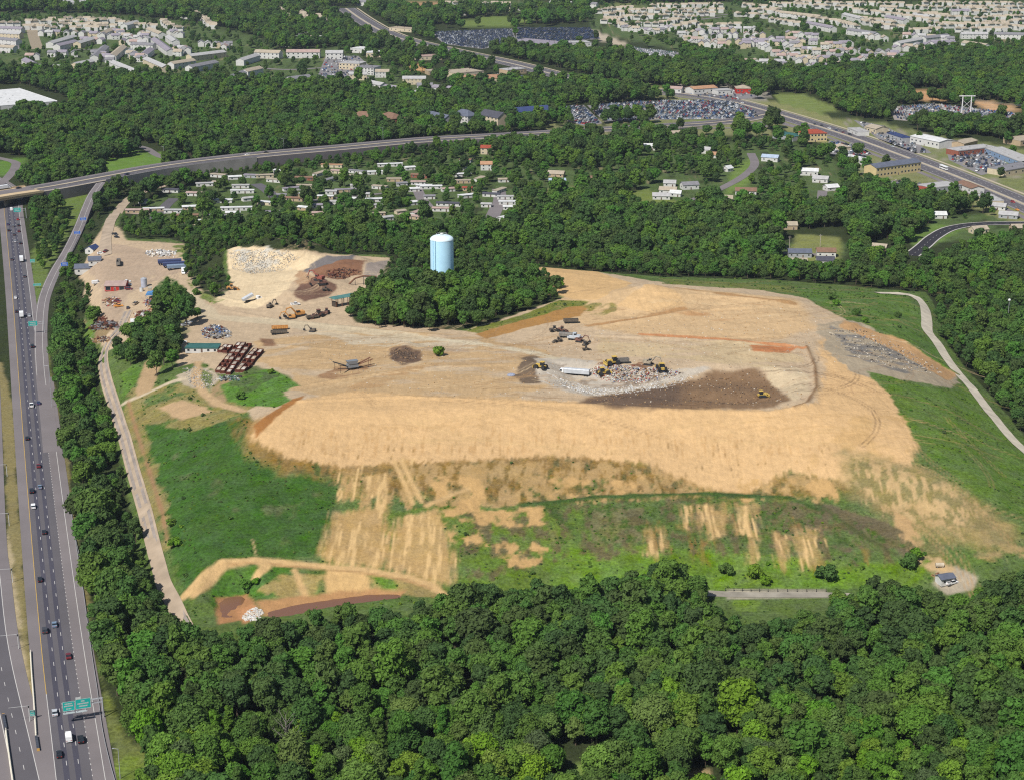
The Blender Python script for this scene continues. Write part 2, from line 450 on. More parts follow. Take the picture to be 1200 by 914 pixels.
area([(1000,490),(1060,485),(1080,512),(1060,545),(1000,560),(930,548)], (222,182,126), cover=.5, aniso=(10,16), seed=99)
# back part of the plateau
area([(660,345),(700,335),(800,338),(930,350),(960,385),(900,400),(760,395),(690,385),(660,370)], (224,190,144), cover=.8, namp=6, feather=4)
area([(618,312),(700,319),(740,332),(700,352),(668,350),(650,345)], (232,192,136), namp=3)
area([(760,350),(900,352),(930,372),(850,385),(760,380)], (206,160,112), cover=.35, aniso=(26,7), seed=103)
area([(700,395),(920,402),(945,425),(900,432),(820,425),(700,415)], (214,190,150), cover=.6, aniso=(30,8), seed=105)
area([(955,380),(1000,376),(1060,402),(1122,440),(1118,456),(1060,446),(1000,440),(966,408)], (184,168,142), namp=6)
area([(975,385),(1010,384),(1060,405),(1100,432),(1060,436),(1000,420)], (138,132,124), cover=.5, aniso=(9,4), seed=107)
area([(990,376),(1060,400),(1122,440),(1110,446),(1050,412),(985,384)], (206,164,116), cover=.8, namp=3)
area([(770,326),(930,336),(945,345),(860,338),(780,333)], (118,128,66), veg=1)
area([(930,338),(1060,346),(1088,372),(1092,402),(1114,436),(1060,400),(992,373),(950,352)], (98,128,58), namp=4, veg=1)
area([(950,345),(1060,350),(1090,400),(1000,370)], (124,132,74), cover=.35, veg=1, seed=109)
area([(545,388),(612,369),(655,352),(690,354),(672,364),(600,380),(560,391)], (122,130,58), namp=2, veg=1)
area([(556,392),(610,376),(668,360),(690,358),(680,370),(610,386),(570,398)], (186,140,82), namp=3, cover=.8)
area([(650,360),(720,352),(730,362),(700,372)], (150,140,80), cover=.4, veg=.8)
area([(724,358),(740,342),(765,332),(790,340),(805,358),(765,366)], (230,192,140), namp=3)
# right flank grass, bare scour
area([(1014,434),(1105,458),(1130,452),(1205,530),(1270,600),(1200,606),(1140,576),(1092,540),(1062,500),(1040,462)], (102,130,56), namp=5, veg=1)
area([(1040,470),(1110,470),(1180,540),(1120,545)], (108,130,64), cover=.4, veg=1, seed=111)
area([(990,530),(1080,548),(1150,590),(1200,620),(1190,645),(1120,640),(1050,620),(990,580)], (150,138,88), namp=8, feather=5, cover=.75, veg=.6)
area([(1000,535),(1090,555),(1150,600),(1140,628),(1060,615),(1000,570)], (216,182,132), cover=.47, aniso=(1.8,6), namp=8, feather=6, op=.8, seed=113)
area([(1040,590),(1060,600),(1080,640),(1066,650),(1050,620)], (206,170,120), cover=.7, aniso=(8,14), seed=115)
area([(1120,600),(1200,615),(1260,650),(1200,670),(1140,655)], (170,150,100), cover=.4, aniso=(10,8), veg=.5, seed=117)
# plateau details
area([(612,420),(630,416),(640,430),(634,448),(612,450),(604,440)], (122,104,86), namp=4)
area([(625,420),(660,418),(700,424),(760,436),(825,428),(838,432),(800,446),(745,457),(690,464),(660,458),(634,446)], (206,194,176), namp=4)
area([(630,425),(820,432),(740,456),(660,455)], (160,146,130), cover=.42, aniso=(5,3), seed=121)
area([(683,472),(690,466),(708,464),(740,458),(800,447),(836,432),(885,432),(906,446),(928,468),(908,478),(800,481),(720,477)], (144,116,88), namp=5, feather=2.2)
area([(683,472),(700,464),(745,458),(800,450),(800,470),(760,478),(715,476)], (116,96,80), namp=4, feather=6)
area([(700,423),(760,424),(785,432),(760,440),(700,436)], (150,112,88), cover=.5, aniso=(4,3), seed=123)
area([(895,432),(930,430),(948,440),(950,462),(930,470),(905,450)], (222,200,164), cover=.7)
track([(470,393),(560,403),(620,412),(650,420)], (220,206,176), 6, namp=3)
track([(215,345),(250,372),(330,378),(430,388),(480,395)], (214,196,164), 11, namp=3)
track([(945,406),(955,430),(957,455),(946,472),(930,479)], (140,108,76), 1.3, namp=.6, feather=.8)
track([(752,392),(850,398),(940,408)], (216,152,104), 4, namp=2)
area([(880,405),(932,408),(926,414),(884,412)], (202,132,86), namp=2)
track([(690,382),(760,372),(800,362)], (196,152,104), 5, namp=3)
track([(780,336),(860,346),(930,356)], (190,150,104), 4, namp=3)
area([(456,410),(476,405),(493,411),(492,423),(472,429),(458,421)], (116,94,78), namp=2)
area([(370,440),(410,424),(440,428),(400,446)], (168,132,98), cover=.6, aniso=(20,5), seed=125)
area([(302,396),(320,398),(326,406),(308,406)], (146,112,86), namp=2)
area([(400,455),(470,432),(520,425),(470,442),(430,458)], (196,160,116), cover=.6, aniso=(20,5), seed=127)
area([(240,462),(262,445),(275,452),(262,472),(250,478)], (176,150,112), cover=.7)
area([(232,428),(262,440),(245,460),(220,452),(208,440)], (198,182,156), cover=.75)
area([(258,452),(290,440),(312,432),(332,440),(352,452),(332,460),(338,470),(322,477),(290,476),(268,470)], (96,138,52), namp=3, veg=1)
area([(262,450),(300,436),(326,440),(290,462)], (88,108,60), cover=.55, veg=1, seed=129)
area([(234,432),(250,440),(246,462),(262,474),(244,470),(232,450)], (110,128,66), namp=2, veg=1)
track([(232,425),(230,445),(240,462),(258,474),(285,482)], (208,176,134), 4.5, namp=1.5)
track([(146,472),(165,464),(185,455),(200,448),(215,444)], (216,198,168), 4, namp=1.5)
area([(160,450),(168,425),(182,418),(190,432),(178,458),(160,466)], (196,166,126), namp=3)
area([(140,440),(160,425),(168,430),(158,452),(145,466)], (98,134,54), namp=2, veg=1)
# stone and mulch yard at the back left
area([(266,292),(300,290),(352,296),(384,302),(352,320),(330,345),(300,362),(268,360),(250,352),(272,338)], (240,216,176), namp=3)
area([(270,294),(330,292),(340,312),(290,320)], (216,210,196), cover=.55, aniso=(5,3), seed=131)
area([(384,300),(420,300),(404,318),(372,318),(352,322),(366,310)], (130,124,122), namp=3)
area([(365,316),(404,304),(432,306),(424,322),(395,328),(372,325)], (150,110,84), namp=3)
area([(352,330),(372,326),(396,334),(384,348),(356,354),(344,346)], (128,98,82), namp=3)
area([(428,310),(456,304),(446,326),(426,326)], (168,154,142), namp=2)
area([(340,326),(352,318),(376,326),(350,336)], (196,160,124), cover=.6)
area([(200,283),(220,288),(214,316),(240,346),(262,352),(250,356),(225,340)], (122,136,72), cover=.5, veg=1)
area([(96,375),(118,372),(132,385),(118,402),(100,398)], (160,138,100), cover=.6, veg=.4)
area([(95,385),(108,368),(115,372),(112,398),(100,400)], (112,140,66), cover=.7, veg=1)
# lower slopes
area([(400,600),(640,590),(700,600),(680,660),(640,700),(540,706),(530,660),(420,640)], (106,130,54), namp=6, veg=1)
area([(640,640),(760,640),(900,650),(1090,660),(1060,690),(860,690),(700,696),(640,700)], (108,138,50), namp=6, veg=1)
area([(880,592),(975,590),(1060,622),(1078,650),(940,640),(890,622)], (116,106,78), cover=.55, aniso=(7,14), veg=.7, seed=135)
area([(690,598),(750,595),(752,632),(690,636)], (128,124,84), cover=.6, aniso=(5,12), veg=.7, seed=137)
area([(560,598),(860,588),(900,640),(640,650)], (120,122,72), cover=.4, aniso=(6,16), veg=.8, seed=139)
area([(1060,622),(1180,640),(1150,668),(1090,660)], (124,122,72), cover=.4, veg=.8, seed=140)
area([(540,600),(700,590),(830,585),(960,590),(1070,640),(1060,668),(900,650),(760,650),(640,660),(545,690)], (112,106,70), cover=.46, aniso=(3.5,8), veg=.9, seed=141)
area([(640,592),(830,584),(960,592),(1060,640),(940,640),(800,630),(650,640)], (80,104,46), cover=.42, aniso=(2.5,5), veg=1, seed=142)
area([(760,600),(960,600),(980,650),(770,650)], (150,120,72), cover=.34, aniso=(2.2,14), veg=.6, seed=143)
area([(640,650),(900,650),(1050,664),(1050,690),(860,690),(700,696),(645,700)], (108,142,54), cover=.45, aniso=(10,6), veg=1, seed=144)
SCAR = (236, 198, 138)
for k, P in enumerate([
 [(757,622),(775,616),(781,640),(768,655),(756,650)], [(820,592),(853,588),(853,626),(832,632),(818,612)], [(862,590),(886,590),(886,632),(864,626)],
 [(878,630),(889,630),(887,674),(878,674)], [(934,618),(962,618),(962,668),(940,668)], [(908,624),(926,628),(923,668),(912,664)],
 [(800,592),(812,592),(808,622),(800,618)], [(392,600),(452,594),(458,640),(444,664),(392,662),(372,650)], [(466,606),(512,596),(534,650),(528,684),(490,678),(448,664)],
 [(394,550),(422,547),(418,582),(394,588)], [(428,560),(457,554),(452,602),(428,604)], [(464,538),(482,538),(492,582),(476,576)]]):
    area(P, (204,168,112), namp=4, aniso=(1.6,16) if k not in (7, 8) else (1.1,14), feather=2.5, seed=150 + k, cover=.6 if k not in (7, 8) else .84, veg=.3, op=.7 if k not in (7, 8) else .92)
    area(P, SCAR, namp=4, aniso=(.9,16), feather=1.2, seed=190 + k, cover=.42)
for k, P in enumerate([[(572,640),(612,630),(642,642),(630,664),(590,664)], [(556,602),(640,590),(642,612),(560,626)], [(500,560),(560,556),(580,600),(520,606)], [(520,610),(560,606),(566,640),(536,650)], [(640,560),(760,560),(760,578),(640,584)],[(860,560),(980,562),(990,590),(870,588)]]):
    area(P, (214,174,116), namp=4, aniso=(5,9), cover=.5, seed=170 + k)
for P in [[(760,610),(772,612),(772,640),(758,640)], [(812,630),(836,632),(830,660),(816,660)], [(938,655),(968,655),(966,672),(940,672)], [(1000,640),(1020,644),(1016,664),(1002,664)]]:
    area(P, (156,122,66), namp=4, aniso=(1.4,10), feather=3, cover=.5, veg=.5, op=.6)
track([(612,592),(640,590),(700,583),(820,579),(930,584),(958,597)], (74,100,46), 3.6, namp=2.5, veg=1)
track([(960,590),(1000,620),(1050,650)], (90,96,56), 2, namp=1.5, veg=.6)
track([(680,598),(676,640)], (104,132,54), 3, namp=2, veg=1, op=.6)
track([(500,592),(548,572)], (214,178,124), 2.2, namp=1.5)
for a in ((462,540,484,590), (470,538,494,588)):
    track([a[:2], a[2:]], (226,188,130), 1.6, namp=.8)
# foot track, ditch and pond at the toe
area([(255,668),(300,662),(352,668),(330,700),(290,700),(262,716),(245,706)], (84,124,48), namp=3, veg=1)
area([(330,674),(440,670),(485,690),(430,700),(345,702),(300,692)], (176,156,96), cover=.65, namp=3, veg=.6)
area([(380,666),(425,668),(436,692),(384,694)], (228,188,128), namp=3)
area([(436,674),(470,676),(484,690),(450,692)], (104,136,52), namp=3, veg=1)
area([(460,676),(515,684),(520,700),(470,696)], (168,150,92), cover=.5, veg=.6)
track([(218,697),(236,678),(262,660),(298,656),(350,661),(420,667),(475,676),(505,686),(518,696)], (226,188,132), 4.2, namp=1.1)
track([(262,662),(298,659),(350,664),(420,670),(475,679),(505,689)], (186,146,98), .9, namp=.5)
track([(262,662),(248,680),(228,697)], (220,182,128), 3, namp=1.2)
track([(300,656),(312,664),(300,676)], (224,186,130), 3.5, namp=1.2)
track([(345,668),(352,684),(358,698)], (222,184,128), 2.2, namp=1.2)
track([(196,632),(190,600),(176,555),(160,505),(150,470)], (172,132,98), 1.1, namp=1.2)
track([(296,632),(300,650)], (206,180,130), .5, namp=.3, feather=.5)
area([(300,704),(345,700),(400,694),(440,690),(475,692),(470,698),(430,704),(360,712),(310,722)], (196,150,102), namp=2)
area([(252,700),(290,695),(300,706),(282,726),(258,730)], (190,140,96), namp=2)
area([(274,713),(300,709),(308,720),(286,730)], (206,150,104), namp=2)
area([(1096,668),(1120,664),(1146,676),(1140,690),(1110,696),(1094,684)], (186,174,152), namp=2)
area([(1080,655),(1100,655),(1120,668),(1096,676)], (206,176,130), cover=.6)
area([(852,690),(968,690),(972,700),(852,702)], (190,180,158), namp=1.5)
area([(858,703),(895,703),(885,716),(862,716)], (112,140,56), namp=2, veg=1)
# clearings in the near wood
area([(690,880),(740,880),(700,925),(650,925)], (122,150,66), cover=.8, veg=1)
area([(800,905),(830,900),(835,925),(800,925)], (200,176,130), cover=.7)
area([(1120,760),(1132,765),(1138,805),(1126,800)], (180,140,98), cover=.7)

# small relief: berms, rills and clods
def berm(px, h, w):
    P = ground_poly(px, False); b = (VX > P[:, 0].min() - 12) & (VX < P[:, 0].max() + 12) & (VY > P[:, 1].min() - 12) & (VY < P[:, 1].max() + 12); i = np.nonzero(b)[0]
    d = seg_dist(P, VX[i], VY[i], False); VZ[i] += h * np.exp(-(d / w) ** 2) * (1 + .5 * N2[i])
for P, h, w in [([(945,406),(955,430),(957,455),(946,472),(930,479)], .8, 1.1), ([(690,386),(760,374),(820,364),(900,360)], .9, 2.0), ([(340,456),(430,440),(520,430),(600,428)], .7, 1.6),
    ([(345,471),(470,465),(600,471),(700,475),(820,482),(905,484),(952,474)], .7, 1.5), ([(770,344),(850,349),(925,354)], .8, 1.8), ([(700,394),(800,398),(930,405)], .8, 1.4), ([(300,402),(360,408),(420,412),(470,408)], .5, 1.5),
    ([(262,364),(330,376),(430,386),(520,394)], .5, 1.3), ([(240,346),(272,352),(330,360),(385,352)], .6, 1.6), ([(960,384),(1010,380),(1060,400),(1120,438)], .9, 2.0), ([(620,592),(700,584),(820,580),(930,584)], .6, 1.5)]: berm(P, h, w)
cm = (VX > -330) & (VX < 330) & (VY > 560) & (VY < 1175); ci = np.nonzero(cm)[0]
bare = (1 - VEG[ci])
VZ[ci] += smooth(1.5, 4, height(VX[ci], VY[ci])) * (.30 * bare * fbm(VX[ci] / 2.4, VY[ci] / 15, 3, 501) + .28 * fbm(VX[ci] / 2.6, VY[ci] / 2.6, 3, 502))
rt = random.Random(77)
def ruts(n, box, dirs, curve, cols, w=.55):
    for k in range(n):
        u = rt.uniform(box[0], box[2]); v = rt.uniform(box[1], box[3]); x, y, _ = spot(u, v)
        a = R(rt.choice(dirs) + rt.uniform(-25, 25)); kq = rt.uniform(-curve, curve); L_ = rt.uniform(30, 110); P = []
        for j in range(12):
            P.append((x, y)); x += math.cos(a) * L_ / 11; y += math.sin(a) * L_ / 11; a += kq
        P = np.array(P); nn = np.gradient(P, axis=0); nn = np.stack([nn[:, 1], -nn[:, 0]], 1) / (np.linalg.norm(nn, axis=1)[:, None] + 1e-9)
        c = rt.choice(cols)
        for o in (-1.0, 1.0): lay(P + nn * o, c, line=w / 2, feather=.45, namp=.25, op=rt.uniform(.35, .8), veg=.0)
DKR = [(178,142,102), (190,156,114), (232,204,160), (166,134,98)]
ruts(46, (320, 385, 640, 470), (0, 10, -15, 20), .12, DKR); ruts(40, (640, 330, 1000, 420), (0, -10, 30, 15), .12, DKR); ruts(16, (700, 410, 950, 480), (0, 20, -20), .2, [(112,86,66), (170,134,100)])
ruts(16, (100, 280, 215, 400), (90, 70, 20), .15, [(170,150,130), (206,184,156)]); ruts(14, (260, 300, 440, 365), (20, 50, 0), .2, [(204,176,140), (224,200,164)])
ruts(18, (400, 485, 950, 520), (0, 5), .03, [(214,174,120), (222,186,132)]); ruts(10, (980, 470, 1150, 600), (-60, -40), .08, [(196,160,112)])
me = bpy.data.meshes.new('ground')
nv = len(VX); nr = len(gy)
me.vertices.add(nv)
me.vertices.foreach_set('co', np.stack([VX, VY, VZ], 1).astype(np.float32).ravel())
I = (np.arange(nr - 1)[:, None] * ncol + np.arange(ncol - 1)[None, :]).ravel()
Q = np.stack([I, I + 1, I + 1 + ncol, I + ncol], 1).astype(np.int32)
me.loops.add(Q.size); me.loops.foreach_set('vertex_index', Q.ravel())
me.polygons.add(len(Q)); me.polygons.foreach_set('loop_start', np.arange(0, Q.size, 4, dtype=np.int32))
me.polygons.foreach_set('use_smooth', np.ones(len(Q), bool))
me.update(calc_edges=True)
ca = me.attributes.new('soil', 'FLOAT_COLOR', 'POINT')
ca.data.foreach_set('color', np.concatenate([COLR / KALB, np.ones((nv, 1))], 1).astype(np.float32).ravel())
va = me.attributes.new('veg', 'FLOAT', 'POINT'); va.data.foreach_set('value', VEG.astype(np.float32))
ground = bpy.data.objects.new('ground', me); COL.objects.link(ground); ground['kind'] = 'structure'

def ground_mat():
    m, nt, b = nmat('earth and grass')
    L = nt.links.new; N = nt.nodes.new
    tc = N('ShaderNodeTexCoord')
    at = N('ShaderNodeAttribute'); at.attribute_name = 'soil'
    av = N('ShaderNodeAttribute'); av.attribute_name = 'veg'
    def noise(scale, det=4, sx=1, sy=1):
        mp = N('ShaderNodeMapping'); mp.inputs['Scale'].default_value = (sx, sy, 1)
        n = N('ShaderNodeTexNoise'); n.inputs['Scale'].default_value = scale; n.inputs['Detail'].default_value = det; n.inputs['Roughness'].default_value = .62
        L(tc.outputs['Object'], mp.inputs['Vector']); L(mp.outputs['Vector'], n.inputs['Vector'])
        return n.outputs['Fac']
    def rangeof(s, a, b_, c, d):
        r = N('ShaderNodeMapRange'); r.inputs['From Min'].default_value = a; r.inputs['From Max'].default_value = b_
        r.inputs['To Min'].default_value = c; r.inputs['To Max'].default_value = d; L(s, r.inputs['Value']); return r.outputs['Result']
    def mul(a, b_):
        q = N('ShaderNodeMath'); q.operation = 'MULTIPLY'; L(a, q.inputs[0]); L(b_, q.inputs[1]); return q.outputs[0]
    soil = mul(mul(rangeof(noise(.3, 8), .3, .7, .88, 1.09), rangeof(noise(.9, 5, 1, .09), .32, .68, .93, 1.06)), mul(rangeof(noise(.035, 5), .3, .7, .94, 1.05), rangeof(noise(2.6, 4), .3, .7, .88, 1.1)))
    tuft = mul(mul(rangeof(noise(.7, 7), .3, .7, .55, 1.4), rangeof(noise(.09, 6), .3, .7, .78, 1.2)), rangeof(noise(2.2, 3), .3, .7, .8, 1.2))
    mx = N('ShaderNodeMix'); mx.data_type = 'FLOAT'; L(av.outputs['Fac'], mx.inputs['Factor']); L(soil, mx.inputs['A']); L(tuft, mx.inputs['B'])
    hs = N('ShaderNodeHueSaturation'); L(at.outputs['Color'], hs.inputs['Color'])
    sat = rangeof(noise(.13, 6), .3, .7, .84, 1.14); L(sat, hs.inputs['Saturation']); L(rangeof(noise(.05, 5), .3, .7, .488, .506), hs.inputs['Hue']); L(av.outputs['Fac'], hs.inputs['Fac'])
    sc = N('ShaderNodeVectorMath'); sc.operation = 'SCALE'; L(hs.outputs['Color'], sc.inputs[0]); L(mx.outputs['Result'], sc.inputs['Scale'])
    L(sc.outputs['Vector'], b.inputs['Base Color'])
    b.inputs['Roughness'].default_value = .95; b.inputs['Specular IOR Level'].default_value = .1
    bp = N('ShaderNodeBump'); bp.inputs['Strength'].default_value = .6; bp.inputs['Distance'].default_value = .7
    L(noise(.45, 6), bp.inputs['Height']); L(bp.outputs['Normal'], b.inputs['Normal'])
    return m
me.materials.append(ground_mat())
# ------------------------------------------------------------------ roads
ROADS = []          # (world polyline, half width) for clearing the woods
def resample(P, step=5.0):
    P = np.asarray(P, float)
    # Catmull-Rom through the points
    Q = np.vstack([2 * P[0] - P[1], P, 2 * P[-1] - P[-2]])
    out = []
    for i in range(1, len(Q) - 2):
        n = max(2, int(np.linalg.norm(Q[i + 1] - Q[i]) / step))
        for k in range(n):
            t = k / n
            out.append(.5 * ((2 * Q[i]) + (-Q[i - 1] + Q[i + 1]) * t + (2 * Q[i - 1] - 5 * Q[i] + 4 * Q[i + 1] - Q[i + 2]) * t * t + (-Q[i - 1] + 3 * Q[i] - 3 * Q[i + 1] + Q[i + 2]) * t ** 3))
    out.append(P[-1])
    return np.array(out)
def normals(P):
    T = np.gradient(P[:, :2], axis=0)
    T /= np.linalg.norm(T, axis=1)[:, None] + 1e-9
    return np.stack([T[:, 1], -T[:, 0]], 1)          # to the right of travel
def strip(name, P, o0, o1, m, lift=.12, flat=None, skirt=None, parent=None, kind='structure'):
    """ribbon between lateral offsets o0..o1 of polyline P (x,y) draped on the land (or at heights `flat`)"""
    N = normals(P); k = max(1, int(abs(o1 - o0) / 4)) if flat is None else 1
    mb = MB(); v = []; f = []
    offs = [o0 + (o1 - o0) * j / k for j in range(k + 1)]
    for i in range(len(P)):
        for o in offs:
            x, y = P[i, :2] + N[i] * o
            z = (flat[i] if flat is not None else float(height(x, y))) + lift
            v.append((x, y, z))
    c = len(offs)
    for i in range(len(P) - 1):
        for j in range(k): f.append((i * c + j, i * c + j + 1, (i + 1) * c + j + 1, (i + 1) * c + j))
    if skirt is not None:
        b = len(v)
        for i in range(len(P)):
            for o in (o0, o1):
                x, y = P[i, :2] + N[i] * o; v.append((x, y, skirt))
        for i in range(len(P) - 1):
            f.append((i * c, (i + 1) * c, b + 2 * (i + 1), b + 2 * i))
            f.append((i * c + k, b + 2 * i + 1, b + 2 * (i + 1) + 1, (i + 1) * c + k))
    # keep faces looking up
    mb.add(v, [tuple(q) for q in f], 0)
    o = mb.build(name, m, parent)
    if kind and parent is None: o['kind'] = kind
    return o
def arclen(P):
    return np.concatenate([[0], np.cumsum(np.linalg.norm(np.diff(P[:, :2], axis=0), axis=1))])
def cut(P, s0, s1):
    s = arclen(P); ss = np.arange(s0, s1 + .01, max(.5, (s1 - s0) / max(1, int((s1 - s0) / 6)))) if s1 - s0 > 6 else np.array([s0, s1])
    return np.stack([np.interp(ss, s, P[:, a]) for a in range(P.shape[1])], 1)
def marking(name, P, specs, m, lift, parent, zf=None):
    """painted lines: specs = (offset, width, dash, gap, s0, s1)"""
    v = []; f = []
    L = arclen(P)[-1]
    for off, w, dash, gap, s0, s1 in specs:
        s1 = min(s1, L); s = max(0, s0)
        while s < s1 - .5:
            e = min(s + (dash or (s1 - s)), s1)
            q = cut(P, s, e); 
            if len(q) < 2: break
            N = normals(q); b = len(v)
            for i in range(len(q)):
                for o in (off - w / 2, off + w / 2):
                    x, y = q[i, :2] + N[i] * o
                    z = q[i, 2] if P.shape[1] > 2 else float(height(x, y))
                    v.append((x, y, z + lift))
            for i in range(len(q) - 1): f.append((b + 2 * i, b + 2 * i + 1, b + 2 * i + 3, b + 2 * i + 2))
            s = e + gap
            if not dash: break
    mb = MB(); mb.add(v, f); return mb.build(name, m, parent)

def pxline(pts, z=None):
    if z is None: return ground_poly(pts, False, 20)
    return np.array([at_z(u, v, z) for u, v in pts])

ASPH = C('asphalt', (112, 108, 112), rough=.9, var=.12, scale=.05)
ASPH_OLD = C('worn asphalt', (142, 134, 134), rough=.9, var=.14, scale=.04)
ASPH_NEW = C('fresh asphalt', (62, 60, 66), rough=.85, var=.1, scale=.1)
LANE_DARK = C('tyre-darkened asphalt', (88, 86, 98), rough=.85, var=.12, scale=.03)
CONC = C('concrete', (206, 192, 166), rough=.9, var=.12, scale=.1)
WHITE_P = C('white road paint', (226, 222, 216), rough=.7, var=.08)
YELL_P = C('yellow road paint', (226, 186, 92), rough=.7, var=.08)
GRAVEL = C('gravel', (196, 176, 152), rough=.95, var=.22, scale=.12)
GRAVEL_W = C('pale gravel', (226, 214, 192), rough=.95, var=.2, scale=.2)

# --- the motorway
A0 = np.array([at_z(u, v) for u, v in [(66,914),(49,764),(36,620),(24,470),(14,340),(5,248)]])
d0 = A0[0] - A0[1]; d0 /= np.linalg.norm(d0); d1 = A0[-1] - A0[-2]; d1 /= np.linalg.norm(d1)
_l = np.array([-d1[1], d1[0]])
AX = resample(np.vstack([A0[0] + d0 * 260, A0, A0[-1] + d1 * 90, A0[-1] + d1 * 200 + _l * 40, A0[-1] + d1 * 300 + _l * 140, A0[-1] + d1 * 380 + _l * 300]), 6)
sA = arclen(AX)
def s_at(P, u, v):
    x, y = at_z(u, v); q = np.hypot(P[:, 0] - x, P[:, 1] - y); return arclen(P)[int(q.argmin())]
s_gore = s_at(AX, 20, 400); s_914 = s_at(AX, 66, 914); s_end = sA[-1]
nb = strip('motorway', AX, -4.2, 14.2, ASPH_OLD, .10)
strip('motorway_exit_lane', AX[:int(np.searchsorted(sA, s_at(AX, 22, 440)))], 13.9, 18.0, ASPH_OLD, .104)
iend = int(np.searchsorted(sA, s_gore + 10))
strip('motorway_lanes', AX, 0.1, 10.9, ASPH, .108)
for k, o in enumerate((2.6, 6.2)):
    strip('motorway_wheel_track', AX, o - .2, o + 1.6, LANE_DARK, .113)
marking('lane_marking', AX, [(3.66, .2, 3.05, 9.15, 0, s_end), (7.32, .2, 3.05, 9.15, 0, s_end), (10.98, .24, .95, 2.7, 0, s_gore - 85),
        (10.98, .24, 0, 0, s_gore - 85, s_end), (14.64, .22, 0, 0, 0, s_gore - 10)], WHITE_P, .12, nb)
marking('edge_marking', AX, [(0, .22, 0, 0, s_914 + 60, s_end)], YELL_P, .12, nb)
marking('edge_marking', AX, [(0, .22, 0, 0, 0, s_914 + 60)], WHITE_P, .12, nb)
ROADS.append((AX, 16.5, 7.0))
B0 = np.array([at_z(u, v) for u, v in [(46,914),(11,764),(0,676),(-5,620),(-9,470),(-14,340),(-22,248)]])
d0 = B0[0] - B0[1]; d0 /= np.linalg.norm(d0); d1 = B0[-1] - B0[-2]; d1 /= np.linalg.norm(d1)
_l = np.array([-d1[1], d1[0]])
BX = resample(np.vstack([B0[0] + d0 * 260, B0, B0[-1] + d1 * 90, B0[-1] + d1 * 190 + _l * 40, B0[-1] + d1 * 270 + _l * 140, B0[-1] + d1 * 330 + _l * 300]), 6)
sb = strip('reversible_lanes', BX, -15, 4.2, ASPH_OLD, .095)
strip('reversible_lanes_surface', BX, -7.2, -.1, ASPH, .099)
marking('lane_marking', BX, [(0, .24, 0, 0, 0, 2000), (-7.4, .24, 0, 0, 0, 2000), (-3.7, .2, 3.05, 9.15, 0, 2000)], WHITE_P, .104, sb)
ROADS.append((BX, 8, 18.0))
SBX = BX + normals(BX) * -40
strip('southbound_lanes', SBX, -14, 10, ASPH_OLD, .09)
ROADS.append((SBX, 16, 16.0))
# --- slip road climbing to the overpass
RP = [(57,530),(51,470),(47.5,440),(45.5,410),(45.5,385),(48,358),(53,340),(63,318),(78,293),(91,266),(100,243),(107,228),(117,214)]
RZ = np.interp(np.arange(len(RP)), [0, 7, 9, 12], [0, 0, 2, 7.9])
RAMP = resample(np.array([at_z(u, v, z) + (z,) for (u, v), z in zip(RP, RZ)]), 5)
sR = arclen(RAMP)
rp = strip('slip_road', RAMP, -2.5, 5.0, ASPH_OLD, .13, flat=RAMP[:, 2], skirt=-.5)
marking('edge_marking', RAMP, [(-1.9, .2, 0, 0, 130, 3000), (2.2, .2, 0, 0, 110, 3000)], WHITE_P, .142, rp)
ROADS.append((RAMP[:, :2], 6.5, 4.0))
# --- the state road on its embankment
VP = [(-70,240),(0,228),(60,219),(120,208),(200,194),(300,182),(400,173),(500,164),(600,158.5),(700,152.5),(770,148.5),(850,143),(905,133)]
VZ_ = np.interp([p[0] for p in VP], [-70, 300, 560, 700], [8.5, 8.5, 3, .3])
V0 = np.array([at_z(u, v, z) + (z,) for (u, v), z in zip(VP, VZ_)])
V0 = np.vstack([V0[0] - (V0[1] - V0[0]) * 4, V0])
VA = resample(V0, 7); sV = arclen(VA)
xb0 = at_z(-14, 232, 8)[0]; xb1 = at_z(33, 226, 8)[0]       # the span over the motorway
ib0 = int(np.searchsorted(VA[:, 0], at_z(-60, 236, 8)[0])); ib1 = int(np.searchsorted(VA[:, 0], xb1))
WALLC = C('retaining wall', (150, 144, 136), rough=.9, var=.2, scale=.08)
sr = strip('state_road', VA[ib1:], -15, 15, ASPH_OLD, .0, flat=VA[ib1:, 2] + .15, skirt=-.5)
strip('state_road_lanes', VA[ib1:], -11, 11, ASPH, .012, flat=VA[ib1:, 2] + .15)
marking('lane_marking', VA[ib1:], [(o, .2, 3, 9, 0, 3000) for o in (-7.4, 7.4)] + [(o, .2, 0, 0, 0, 3000) for o in (-11, 11)], WHITE_P, .18, sr)
strip('state_road_median', VA[ib1:], -1.6, 1.6, CONC, .25, flat=VA[ib1:, 2] + .15, skirt=None)
strip('state_road_shoulder', VA[ib1:], 12.6, 14.6, CONC, .03, flat=VA[ib1:, 2] + .15)
ROADS.append((VA[:, :2], 17, 19))
def slab(name, P, o0, o1, z0, z1, m, parent, zb=None):
    N = normals(P); v = []; f = []
    for i in range(len(P)):
        for o in (o0, o1):
            x, y = P[i, :2] + N[i] * o
            v += [(x, y, P[i, 2] + z0 if zb is None else zb), (x, y, P[i, 2] + z1)]
    for i in range(len(P) - 1):
        a = 4 * i; b = a + 4
        f += [(a+1, a+3, b+3, b+1), (a, a+1, b+1, b), (a+3, a+2, b+2, b+3), (a+2, a, b, b+2)]
    n = 4 * (len(P) - 1)
    f += [(0, 2, 3, 1), (n+1, n+3, n+2, n)]
    mb = MB(); mb.add(v, f); return mb.build(name, m, parent)
i0 = int(np.searchsorted(VA[:, 0], at_z(110, 210, 8)[0])); i1 = int(np.searchsorted(VA[:, 0], at_z(300, 182, 8)[0]))
